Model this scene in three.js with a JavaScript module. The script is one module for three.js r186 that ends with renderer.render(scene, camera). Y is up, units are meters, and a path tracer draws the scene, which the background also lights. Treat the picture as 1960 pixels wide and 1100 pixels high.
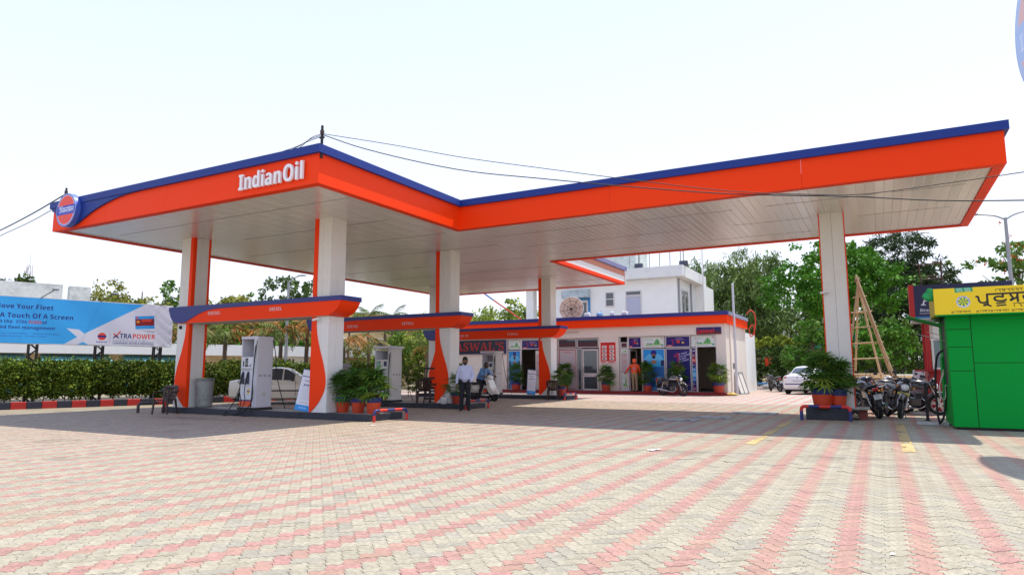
import * as THREE from 'three';
import { mergeGeometries, mergeVertices, toCreasedNormals } from 'three/addons/utils/BufferGeometryUtils.js';
import { RoundedBoxGeometry } from 'three/addons/geometries/RoundedBoxGeometry.js';
import { TextGeometry } from 'three/addons/geometries/TextGeometry.js';
import { FontLoader } from 'three/addons/loaders/FontLoader.js';
import { MarchingCubes } from 'three/addons/objects/MarchingCubes.js';

// ------------------------------------------------------------------ camera, sky, sun, exposure
const scene = new THREE.Scene();
const camera = new THREE.PerspectiveCamera(46.62, 1024 / 574, 0.1, 1500);
camera.rotation.order = 'YXZ';
camera.position.set(0, 1.3, 0);
camera.rotation.set(7.084 * Math.PI / 180, 28.712 * Math.PI / 180, -0.119 * Math.PI / 180);
const renderer = new THREE.WebGLRenderer({ antialias: true });
renderer.setSize(1024, 574);
renderer.toneMapping = THREE.LinearToneMapping;
renderer.toneMappingExposure = 1.15;
renderer.shadowMap.enabled = true;
const SUN = new THREE.Vector3(0.185, 1, -0.355).normalize();
{
  const W = 256, H = 128, data = new Float32Array(W * H * 4), d = new THREE.Vector3();
  for (let j = 0; j < H; j++) for (let i = 0; i < W; i++) {
    const th = ((j + 0.5) / H - 0.5) * Math.PI, ph = ((i + 0.5) / W - 0.5) * 2 * Math.PI;
    d.set(Math.cos(th) * Math.cos(ph), Math.sin(th), Math.cos(th) * Math.sin(ph));
    const e = Math.pow(Math.max(0, d.y), 1.25), a = Math.acos(Math.min(1, d.dot(SUN)));
    const glow = 0.55 * Math.exp(-a / 0.55) ;
    const z = [0.24, 0.46, 1.02], h = [0.93, 0.98, 1.10], o = (j * W + i) * 4;
    for (let k = 0; k < 3; k++) data[o + k] = d.y < -0.02 ? 0.25 : (h[k] + (z[k] - h[k]) * e + glow * [1, 0.97, 0.9][k]);
    data[o + 3] = 1;
  }
  const t = new THREE.DataTexture(data, W, H, THREE.RGBAFormat, THREE.FloatType);
  t.mapping = THREE.EquirectangularReflectionMapping; t.magFilter = t.minFilter = THREE.LinearFilter; t.needsUpdate = true;
  scene.background = t; scene.environment = t;
}
const sun = new THREE.DirectionalLight(new THREE.Color(1, 0.94, 0.83), 5);
sun.position.copy(SUN).multiplyScalar(80).add(new THREE.Vector3(-9, 0, -20));
sun.target.position.set(-9, 0, -20); scene.add(sun, sun.target);
sun.castShadow = true; sun.shadow.mapSize.set(4096, 4096); sun.shadow.radius = 1;
Object.assign(sun.shadow.camera, { left: -50, right: 50, top: 50, bottom: -50, near: 1, far: 200 });

// ------------------------------------------------------------------ helpers
let seed = 12345;
const rnd = () => { seed = (seed * 1664525 + 1013904223) >>> 0; return seed / 4294967296; };
const rr = (a, b) => a + (b - a) * rnd();
const V = (x, y, z) => new THREE.Vector3(x, y, z);
const PI = Math.PI, R = (a) => a * PI / 180;
const used = {};
const numbered = (n) => { used[n] = (used[n] || 0) + 1; return used[n] === 1 ? n : n + '_' + String(used[n] - 1).padStart(3, '0'); };
function thing(name, label, category, pos = [0, 0, 0], ry = 0, group) {
  const o = new THREE.Group(); o.name = numbered(name); o.position.set(...pos); o.rotation.y = ry;
  o.userData = { label, category }; if (group) o.userData.group = group; scene.add(o); return o;
}
function mesh(name, geo, mat, parent) {
  const m = new THREE.Mesh(Array.isArray(geo) ? mg(geo) : geo, mat); m.name = name; m.castShadow = m.receiveShadow = true;
  if (parent) parent.add(m); return m;
}
function single(name, geo, mat, label, category, group) {
  const m = mesh(numbered(name), geo, mat); m.userData = { label, category }; if (group) m.userData.group = group; scene.add(m); return m;
}
function structure(name, geo, mat) { const m = mesh(name, geo, mat); m.userData.kind = 'structure'; scene.add(m); return m; }
function dup(root, label, pos, ry, group) {
  const r = root.clone(); r.name = numbered(root.name.replace(/_\d{3}$/, '')); scene.add(r); r.position.set(...pos); r.rotation.y = ry;
  r.userData = { ...root.userData, label }; if (group) r.userData.group = group; return r;
}
function mg(list) {
  list = list.flat(9).map((g) => (g.index ? g.toNonIndexed() : g));
  const c = list.some((g) => g.attributes.color);
  for (const g of list) {
    for (const k of Object.keys(g.attributes)) if (!['position', 'normal', 'uv', 'color'].includes(k)) g.deleteAttribute(k);
    if (!g.attributes.uv) g.setAttribute('uv', new THREE.BufferAttribute(new Float32Array(g.attributes.position.count * 2), 2));
    if (!g.attributes.normal) g.computeVertexNormals();
    if (c && !g.attributes.color) g.setAttribute('color', new THREE.BufferAttribute(new Float32Array(g.attributes.position.count * 3).fill(1), 3));
  }
  return list.length === 1 ? list[0] : mergeGeometries(list);
}
// box by centre; box by limits; rounded box
const box = (w, h, d, x = 0, y = 0, z = 0) => new THREE.BoxGeometry(w, h, d).translate(x, y, z);
const bl = (x0, x1, y0, y1, z0, z1) => box(Math.abs(x1 - x0), Math.abs(y1 - y0), Math.abs(z1 - z0), (x0 + x1) / 2, (y0 + y1) / 2, (z0 + z1) / 2);
const rb = (w, h, d, r, x = 0, y = 0, z = 0) => new RoundedBoxGeometry(w, h, d, 2, Math.min(r, w / 2.01, h / 2.01, d / 2.01)).translate(x, y, z);
const rbl = (x0, x1, y0, y1, z0, z1, r) => rb(Math.abs(x1 - x0), Math.abs(y1 - y0), Math.abs(z1 - z0), r, (x0 + x1) / 2, (y0 + y1) / 2, (z0 + z1) / 2);
const cyl = (r0, r1, h, x = 0, y = 0, z = 0, n = 16) => new THREE.CylinderGeometry(r1, r0, h, n).translate(x, y + h / 2, z);   // base at y
function bar(a, b, r0, r1 = r0, n = 8) {
  const d = b.clone().sub(a), g = new THREE.CylinderGeometry(r1, r0, d.length(), n);
  return g.applyQuaternion(new THREE.Quaternion().setFromUnitVectors(V(0, 1, 0), d.clone().normalize())).translate((a.x + b.x) / 2, (a.y + b.y) / 2, (a.z + b.z) / 2);
}
const P3 = (a) => V(a[0], a[1], a[2]);
const tube = (pts, r, n = 24, k = 8, closed = false) => new THREE.TubeGeometry(new THREE.CatmullRomCurve3(pts.map(P3), closed), n, r, k, closed);
const poly = (pts, r, k = 8) => { const c = new THREE.CurvePath(); for (let i = 1; i < pts.length; i++) c.add(new THREE.LineCurve3(P3(pts[i - 1]), P3(pts[i]))); return new THREE.TubeGeometry(c, (pts.length - 1) * 2, r, k); };
const lathe = (pts, n = 24) => new THREE.LatheGeometry(pts.map((p) => new THREE.Vector2(p[0], p[1])), n);
function shape(pts) { const s = new THREE.Shape(); pts.forEach((p, i) => (i ? s.lineTo(p[0], p[1]) : s.moveTo(p[0], p[1]))); return s; }
const extr = (pts, d, bevel = 0) => new THREE.ExtrudeGeometry(shape(pts), { depth: d, bevelEnabled: bevel > 0, bevelSize: bevel, bevelThickness: bevel, bevelSegments: 1, steps: 1 });
function curve(pts, n = 6) { return new THREE.CatmullRomCurve3(pts.map((p) => V(p[0], p[1], 0)), false, 'centripetal').getPoints(n * (pts.length - 1)).map((p) => [p.x, p.y]); }
function uvm(geo, s = 1) {      // uv in metres times s, by the main direction of each face
  const g = geo.index ? geo.toNonIndexed() : geo, p = g.attributes.position, n = g.attributes.normal, u = new Float32Array(p.count * 2);
  for (let i = 0; i < p.count; i++) {
    const a = Math.abs(n.getX(i)), b = Math.abs(n.getY(i)), c = Math.abs(n.getZ(i));
    const q = a > b && a > c ? [p.getZ(i), p.getY(i)] : b > c ? [p.getX(i), p.getZ(i)] : [p.getX(i), p.getY(i)];
    u[2 * i] = q[0] * s; u[2 * i + 1] = q[1] * s;
  }
  g.setAttribute('uv', new THREE.BufferAttribute(u, 2)); return g;
}
// tileable value noise and textures
function vnoise(n, sd) { const a = new Float32Array(n * n); let s = sd * 7919 + 13; for (let i = 0; i < n * n; i++) { s = (s * 1664525 + 1013904223) >>> 0; a[i] = s / 4294967296; }
  return (u, v) => { const x = u * n, y = v * n, i = Math.floor(x), j = Math.floor(y), f = x - i, g = y - j, q = (t) => t * t * (3 - 2 * t), A = (p, r) => a[(((r % n) + n) % n) * n + (((p % n) + n) % n)];
    const t = q(f), w = q(g); return (A(i, j) * (1 - t) + A(i + 1, j) * t) * (1 - w) + (A(i, j + 1) * (1 - t) + A(i + 1, j + 1) * t) * w; }; }
function fbm(sd, base, oct) { const l = []; for (let k = 0; k < oct; k++) l.push(vnoise(base << k, sd + k)); return (u, v) => { let s = 0, w = 1, t = 0; for (const f of l) { s += f(u, v) * w; t += w; w *= 0.55; } return s / t; }; }
function dataTex(size, fn, srgb) {
  const d = new Uint8Array(size * size * 4);
  for (let j = 0; j < size; j++) for (let i = 0; i < size; i++) { const c = fn(i / size, j / size), o = (j * size + i) * 4; for (let k = 0; k < 3; k++) d[o + k] = Math.max(0, Math.min(255, 255 * (c.length ? c[k] : c))); d[o + 3] = 255; }
  const t = new THREE.DataTexture(d, size, size); t.wrapS = t.wrapT = THREE.RepeatWrapping; t.magFilter = THREE.LinearFilter; t.minFilter = THREE.LinearMipmapLinearFilter; t.generateMipmaps = true; if (srgb) t.colorSpace = THREE.SRGBColorSpace; t.needsUpdate = true; return t;
}
function canvasTex(w, h, draw) { const c = document.createElement('canvas'); c.width = w; c.height = h; const x = c.getContext('2d'); draw(x, w, h); const t = new THREE.CanvasTexture(c); t.colorSpace = THREE.SRGBColorSpace; t.magFilter = THREE.LinearFilter; t.anisotropy = 8; return t; }
const nA = fbm(3, 4, 6), nB = fbm(11, 8, 5), nC = fbm(23, 32, 3);
const grainTex = dataTex(256, (u, v) => 0.80 + 0.2 * nC(u, v), false);
const stainTex = dataTex(512, (u, v) => { const s = nA(u, v), k = nB(u, v); const c = 0.97 - 0.16 * Math.max(0, s - 0.5) * 2 - 0.2 * Math.max(0, k - 0.62); return [c, c * 0.995, c * 0.98]; }, true);
const faintTex = dataTex(256, (u, v) => { const c = 0.97 - 0.05 * Math.max(0, nB(u, v) - 0.45) - 0.02 * (nC(u, v) - 0.5); return [c, c, c * 0.995]; }, true);
const grimeTex = dataTex(512, (u, v) => { const s = nA(u, v), k = nB(u * 1, v), st = nC(u, v); const c = 0.95 - 0.5 * Math.max(0, s - 0.48) - 0.7 * Math.max(0, k - 0.6) - 0.12 * (st - 0.5); return [c, c, c * 0.98]; }, true);
const bumpTex = dataTex(256, (u, v) => 0.5 + 0.5 * (nC(u, v) - 0.5) + 0.6 * (nB(u, v) - 0.5), false);
const mat = (r, g, b, rough = 0.6, metal = 0, extra = {}) => new THREE.MeshStandardMaterial({ color: new THREE.Color().setRGB(r, g, b), roughness: rough, metalness: metal, ...extra });
const phys = (r, g, b, rough, extra) => new THREE.MeshPhysicalMaterial({ color: new THREE.Color().setRGB(r, g, b), roughness: rough, ...extra });
const print = (tex, rough = 0.5) => new THREE.MeshStandardMaterial({ map: tex, roughness: rough });
const leafMat = (extra = {}) => new THREE.MeshPhysicalMaterial({ color: 0xffffff, vertexColors: true, roughness: 0.5, side: THREE.DoubleSide, transmission: 0.3, thickness: 0, specularIntensity: 0.15, ...extra });
const M = {
  orange: phys(0.96, 0.052, 0.003, 0.5, { specularIntensity: 0.3 }),
  orangeIn: phys(0.80, 0.05, 0.006, 0.55, { specularIntensity: 0.3 }),
  orangeFaded: mat(0.62, 0.25, 0.17, 0.7, 0, { map: stainTex }),
  blue: phys(0.015, 0.042, 0.25, 0.5, { specularIntensity: 0.5 }),
  blueDeep: mat(0.02, 0.03, 0.20, 0.45),
  blueFaded: mat(0.22, 0.22, 0.42, 0.7, 0, { map: stainTex }),
  white: mat(0.78, 0.78, 0.76, 0.5),
  panel: mat(0.80, 0.79, 0.775, 0.42, 0, { map: faintTex }),
  soffit: mat(0.70, 0.685, 0.66, 0.30, 0.35),
  dark: mat(0.02, 0.02, 0.022, 0.7),
  black: mat(0.012, 0.012, 0.014, 0.45),
  rubber: mat(0.018, 0.018, 0.018, 0.85),
  steel: mat(0.45, 0.46, 0.48, 0.35, 0.9),
  galv: mat(0.30, 0.315, 0.33, 0.5, 0.5),
  chrome: mat(0.5, 0.5, 0.52, 0.25, 1),
  glass: phys(0.05, 0.06, 0.07, 0.05, { clearcoat: 1 }),
  paneGlass: phys(1, 1, 1, 0.03, { transmission: 1, thickness: 0, ior: 1.5 }),
  kerb: mat(0.028, 0.032, 0.05, 0.6, 0, { map: grimeTex }),
  concrete: mat(0.42, 0.40, 0.36, 0.85, 0, { map: grimeTex, bumpMap: bumpTex, bumpScale: 0.004 }),
  wallWhite: mat(0.88, 0.88, 0.87, 0.8, 0, { map: faintTex, bumpMap: bumpTex, bumpScale: 0.003 }),
  wallDirty: mat(0.56, 0.57, 0.57, 0.85, 0, { map: grimeTex, bumpMap: bumpTex, bumpScale: 0.004 }),
  cream: mat(0.68, 0.53, 0.36, 0.85, 0, { map: stainTex }),
  brownPlastic: mat(0.045, 0.022, 0.018, 0.42),
  bark: mat(0.16, 0.12, 0.085, 0.95, 0, { bumpMap: bumpTex, bumpScale: 0.03 }),
  barkPale: mat(0.42, 0.37, 0.30, 0.9, 0, { bumpMap: bumpTex, bumpScale: 0.02 }),
  soil: mat(0.06, 0.045, 0.03, 0.95),
  red: mat(0.55, 0.02, 0.015, 0.5), redDark: mat(0.30, 0.012, 0.012, 0.5),
  leaf: leafMat(),
};
const font = await new FontLoader().loadAsync('fonts/droid/droid_sans_bold.typeface.json');
const fontR = await new FontLoader().loadAsync('fonts/droid/droid_sans_regular.typeface.json');
const letter = (ch, size, depth, f = font, bevel = 0) => new TextGeometry(ch, { font: f, size, depth, curveSegments: 4, bevelEnabled: bevel > 0, bevelSize: bevel, bevelThickness: bevel, bevelSegments: 1 });
function word(parent, text, x, y, z, h, width, depth, m, f = font, name = 'letter') {      // separate letters along +x fitted to a width
  const w = new TextGeometry(text, { font: f, size: h, depth: 0.01, curveSegments: 2 }); w.computeBoundingBox(); const s = width / (w.boundingBox.max.x - w.boundingBox.min.x);
  const res = f.data.resolution, gl = f.data.glyphs; let px = 0;
  for (const ch of text) { if (ch !== ' ') { const g = letter(ch, h, depth, f).scale(s, 1, 1).translate(x + px * s, y, z); mesh(name, g, m, parent); } px += (gl[ch] || gl['?']).ha * h / res; }
}
// ------------------------------------------------------------------ ground and paving
const KD = V(0.306, 0, -0.952), K0 = V(-26.43, 0, -11.9);           // the kerb line on the west side of the forecourt
{
  const earthTex = dataTex(512, (u, v) => { const s = nA(u, v), k = nC(u, v), g = Math.max(0, Math.min(1, (nB(u, v) - 0.5) * 4)); return [0.52 + 0.2 * s + 0.1 * (k - 0.5) - 0.16 * g, 0.46 + 0.17 * s + 0.1 * (k - 0.5) - 0.06 * g, 0.37 + 0.12 * s + 0.08 * (k - 0.5) - 0.14 * g]; }, true);
  const g = new THREE.PlaneGeometry(1400, 1400).rotateX(-PI / 2).translate(0, -0.05, -100);
  structure('ground', uvm(g, 0.12), new THREE.MeshStandardMaterial({ map: earthTex, roughness: 0.95 }));

  const W = 0.1155, S2 = Math.SQRT1_2, CELL = 2 * W * S2, X0 = -0.25 - CELL / 2;   // red columns repeat every third column of the herringbone
  const court = new THREE.Group(); court.name = 'forecourt'; court.userData.kind = 'structure'; scene.add(court);
  mesh('paving_bed', uvm(new THREE.PlaneGeometry(60, 62).rotateX(-PI / 2).translate(-9, -0.009, -29), 0.6), mat(0.30, 0.25, 0.18, 0.95, 0, { map: grimeTex }), court);

  // one interlocking paver, its six unit edges bent to an S
  const hS = [[0, 0], [0.18, 0], [0.34, 0.13], [0.66, -0.13], [0.82, 0]];
  const edge = []; const E = (x, y, dx, dy, k) => { for (const [t, h] of hS) edge.push([x + dx * t - dy * h * k, y + dy * t + dx * h * k]); };
  E(0, 0, 1, 0, 1); E(1, 0, 1, 0, 1); E(2, 0, 0, 1, 1); E(2, 1, -1, 0, 1); E(1, 1, -1, 0, 1); E(0, 1, 0, -1, 1);
  const ring = (gap) => edge.map(([x, y]) => [(x - 1) * (W - gap / 2), (y - 0.5) * (W - gap)]);
  function paver(uo) {
    const a = ring(0.0065), b = ring(0.0022), n = a.length, pos = [], uv = [];
    const tri = (p, q, r) => { for (const v of [p, q, r]) { pos.push(v[0], v[2], -v[1]); uv.push(v[0] * 1.5 + uo, v[1] * 1.5 + uo * 0.7); } };
    for (const f of THREE.ShapeUtils.triangulateShape(a.map((p) => new THREE.Vector2(p[0], p[1])), [])) tri(...f.map((i) => [...a[i], 0]));
    for (let i = 0; i < n; i++) { const j = (i + 1) % n, A = [...a[i], 0], B = [...a[j], 0], C = [...b[i], -0.005], D = [...b[j], -0.005], F = [...b[i], -0.03], G = [...b[j], -0.03]; tri(A, C, B); tri(B, C, D); tri(C, F, D); tri(D, F, G); }
    const geo = new THREE.BufferGeometry(); geo.setAttribute('position', new THREE.Float32BufferAttribute(pos, 3)); geo.setAttribute('uv', new THREE.Float32BufferAttribute(uv, 2)); geo.computeVertexNormals(); return geo;
  }
  const geos = [0, 0.23, 0.51, 0.77].map(paver);
  const paveTex = dataTex(256, (u, v) => { const c = 0.86 + 0.22 * (nC(u, v) - 0.5) + 0.2 * (nB(u, v) - 0.5); return [c, c * 0.99, c * 0.97]; }, true);
  const paveMat = (c) => new THREE.MeshStandardMaterial({ color: c, map: paveTex, roughness: 0.88, bumpMap: bumpTex, bumpScale: 0.0015 });
  const qa = new THREE.Quaternion().setFromAxisAngle(V(0, 1, 0), PI / 4), qb = new THREE.Quaternion().setFromAxisAngle(V(0, 1, 0), PI * 3 / 4);
  const list = [], n1 = fbm(5, 8, 4), n2 = fbm(9, 4, 3);
  const F = V(-Math.sin(R(28.7)), 0, -Math.cos(R(28.7)));
  for (let m = -70; m < 40; m++) for (let k = -10; k < 260; k++) for (let o = 0; o < 2; o++) {
    const cx = o ? k + 3.5 : k + 1, cy = o ? k + 1 : k + 0.5, X = cx + 2 * m, Y = cy - 2 * m;
    const x = W * (X - Y) * S2 + X0, z = -W * (X + Y) * S2 + 0.5;
    if (z > -1.6 || z < -27 || x > 7 || x < -27.5) continue;
    const side = (x - K0.x) * KD.z - (z - K0.z) * KD.x; if (side > -0.05) continue;
    const d = Math.hypot(x, z), ca = (x * F.x + z * F.z) / d; if (ca < Math.cos(R(47)) ) continue;
    const col = 2 * m + o; list.push({ x, z, o, red: ((col % 3) + 3) % 3 === 0, d, ca });
  }
  const hump = (x, z) => 0.022 * (n2((x + 40) / 30, (z + 60) / 30) - 0.5) * Math.min(1, Math.hypot(x, z) / 6);
  const spots = Array.from({ length: 70 }, () => [rr(-20, 3), rr(-25, -5), rr(0.12, 0.4), rr(0.15, 0.55)]);   // old oil drips on single blocks
  const tint = (p, c) => {
    const u = ((p.x + 40) / 24) % 1, v = ((p.z + 60) / 24) % 1, s = n1(u, v), dusty = Math.max(0, Math.min(1, (s - 0.56) * 5)), t = rr(0.9, 1.07);
    if (p.red) c.setRGB(0.50 * t, (0.295 + rr(-0.02, 0.02)) * t, 0.245 * t); else { const q = rr(0, 1); q < 0.2 ? c.setRGB(0.415 * t, 0.385 * t, 0.315 * t) : c.setRGB(0.46 * t, 0.42 * t, 0.325 * t); }
    c.lerp(new THREE.Color().setRGB(0.45, 0.36, 0.25), 0.4 * dusty);
    let oil = Math.max(0, 1 - Math.hypot((p.x + 16.8) / 2.4, (p.z + 12.2) / 0.6)) * rr(0.3, 1.3); for (const [ox, oz, or, os] of spots) { const q = Math.hypot(p.x - ox, p.z - oz); if (q < or) oil = Math.max(oil, os * rr(0.5, 1)); } c.multiplyScalar(1 - 0.5 * Math.min(1, oil));
    return c;
  };
  const place = (p, m4) => {
    const ridge = Math.abs(p.z + 12.9 - 0.25 * Math.sin(p.x * 0.8) - 0.1 * p.x) < 0.09 && p.x > -9 ? 3.2 : Math.abs(p.z + 9.6 - 0.2 * Math.sin(p.x) - 0.14 * p.x) < 0.09 && p.x > -3 ? 3.2 : 1;
    const e = new THREE.Quaternion().setFromEuler(new THREE.Euler(R(rr(-0.5, 0.5) * ridge), R(rr(-0.8, 0.8)), R(rr(-0.5, 0.5) * ridge)));
    m4.compose(V(p.x, hump(p.x, p.z) * 0 + rr(-0.002, 0.0015) * ridge, p.z), e.multiply(p.o ? qb : qa), V(1, 1, 1)); return m4;
  };
  const near = list.filter((p) => p.ca > Math.cos(R(38)) && (p.d * p.ca) > 3.95).sort((a, b) => a.d * a.ca - b.d * b.ca).slice(0, 300), isNear = new Set(near);
  const mats = {}, c = new THREE.Color(), m4 = new THREE.Matrix4();
  for (const p of near) {
    const v = Math.floor(rnd() * 4), key = (p.red ? 'r' : 'g') + v + Math.floor(rnd() * 3); mats[key] = mats[key] || paveMat(tint(p, new THREE.Color()));
    const o = mesh('paver', geos[v], mats[key], court); place(p, m4).decompose(o.position, o.quaternion, o.scale);
  }
  const rest = list.filter((p) => !isNear.has(p)), field = new THREE.InstancedMesh(geos[1], paveMat(new THREE.Color(1, 1, 1)), rest.length);
  rest.forEach((p, i) => { field.setMatrixAt(i, place(p, m4)); field.setColorAt(i, tint(p, c)); });
  field.name = 'paver_field'; field.userData.kind = 'stuff'; field.receiveShadow = field.castShadow = true; court.add(field);
  console.log('pavers', near.length, rest.length);

  // the same paving farther back, where single blocks no longer show
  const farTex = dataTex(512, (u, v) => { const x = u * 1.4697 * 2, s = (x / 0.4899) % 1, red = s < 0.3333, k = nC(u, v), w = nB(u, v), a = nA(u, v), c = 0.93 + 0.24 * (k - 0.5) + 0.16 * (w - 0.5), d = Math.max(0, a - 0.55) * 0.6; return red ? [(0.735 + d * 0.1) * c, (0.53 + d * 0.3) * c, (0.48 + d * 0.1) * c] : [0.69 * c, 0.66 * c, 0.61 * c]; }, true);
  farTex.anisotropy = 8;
  const fg = new THREE.PlaneGeometry(48, 34).rotateX(-PI / 2).translate(-3, -0.001, -44), fu = fg.attributes.uv, fp = fg.attributes.position;
  for (let i = 0; i < fu.count; i++) fu.setXY(i, (fp.getX(i) - (X0 - 0.0)) / 2.9394, fp.getZ(i) / 2.9394);
  mesh('far_paving', fg, new THREE.MeshStandardMaterial({ map: farTex, roughness: 0.9 }), court);

  // painted parking lines
  const wear = dataTex(256, (u, v) => { const a = nC(u, v) * 0.6 + nB(u, v) * 0.55; return a > 0.51 ? 1 : 0; }, false);
  const yel = new THREE.MeshStandardMaterial({ color: new THREE.Color().setRGB(0.50, 0.36, 0.15), roughness: 0.8, alphaMap: wear, transparent: true, alphaTest: 0.5 });
  for (const [x0, x1, z0, z1] of [[-2.17, -2.0, -18.3, -12.5], [0.24, 0.42, -18.8, -12.5], [-2.0, 0.24, -18.5, -18.36]])
    mesh('parking_line', uvm(new THREE.PlaneGeometry(x1 - x0, z1 - z0).rotateX(-PI / 2).translate((x0 + x1) / 2, 0.006, (z0 + z1) / 2), 0.45), yel, court);
  // tank manhole covers
  const cov = mat(0.30, 0.31, 0.33, 0.6, 0.2, { map: grimeTex });
  for (const [x, z, w, d, nm] of [[-4.75, -17.6, 1.1, 0.75, 'large near'], [-4.1, -18.9, 1.0, 0.8, 'middle'], [-3.4, -21.3, 1.3, 0.9, 'farthest'] ]) {
    const t = thing('manhole_cover', `flat grey steel tank cover set in the paving, the ${nm === 'large near' ? 'one nearest the sunlit edge' : nm === 'middle' ? 'middle one of three' : 'one farthest from the camera'}`, 'manhole cover', [x, 0, z], 0, 'tank covers in the paving');
    mesh('plate', uvm(rb(w, 0.03, d, 0.008, 0, 0.01, 0), 0.8), cov, t);
    for (const s of [-1, 1]) mesh('lifting_handle', rb(0.14, 0.012, 0.03, 0.005, s * w * 0.32, 0.03, d * 0.3), M.dark, t);
  }
  // litter on the sunlit paving
  const pap = mat(0.85, 0.85, 0.83, 0.8);
  [[-3.3, -10.85, 0.26, 0.10, 'crumpled white paper scrap lying on the sunny paving between the stripes'], [-10.7, -12.6, 0.12, 0.08, 'tiny white paper scrap on the paving near the red and blue barrier'], [0.0, -5.6, 0.05, 0.025, 'small white wrapper on the paving close to the camera']].forEach(([x, z, w, d, l]) => {
    const g = new THREE.PlaneGeometry(w, d, 8, 5).rotateX(-PI / 2), p = g.attributes.position; for (let i = 0; i < p.count; i++) p.setY(i, 0.008 + rr(0, w * 0.06)); g.computeVertexNormals(); g.rotateY(rr(0, 3)); g.translate(x, 0, z);
    single('paper_scrap', g, new THREE.MeshStandardMaterial({ color: 0xeeeeea, roughness: 0.8, side: THREE.DoubleSide }), l, 'litter');
  });
}
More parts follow.
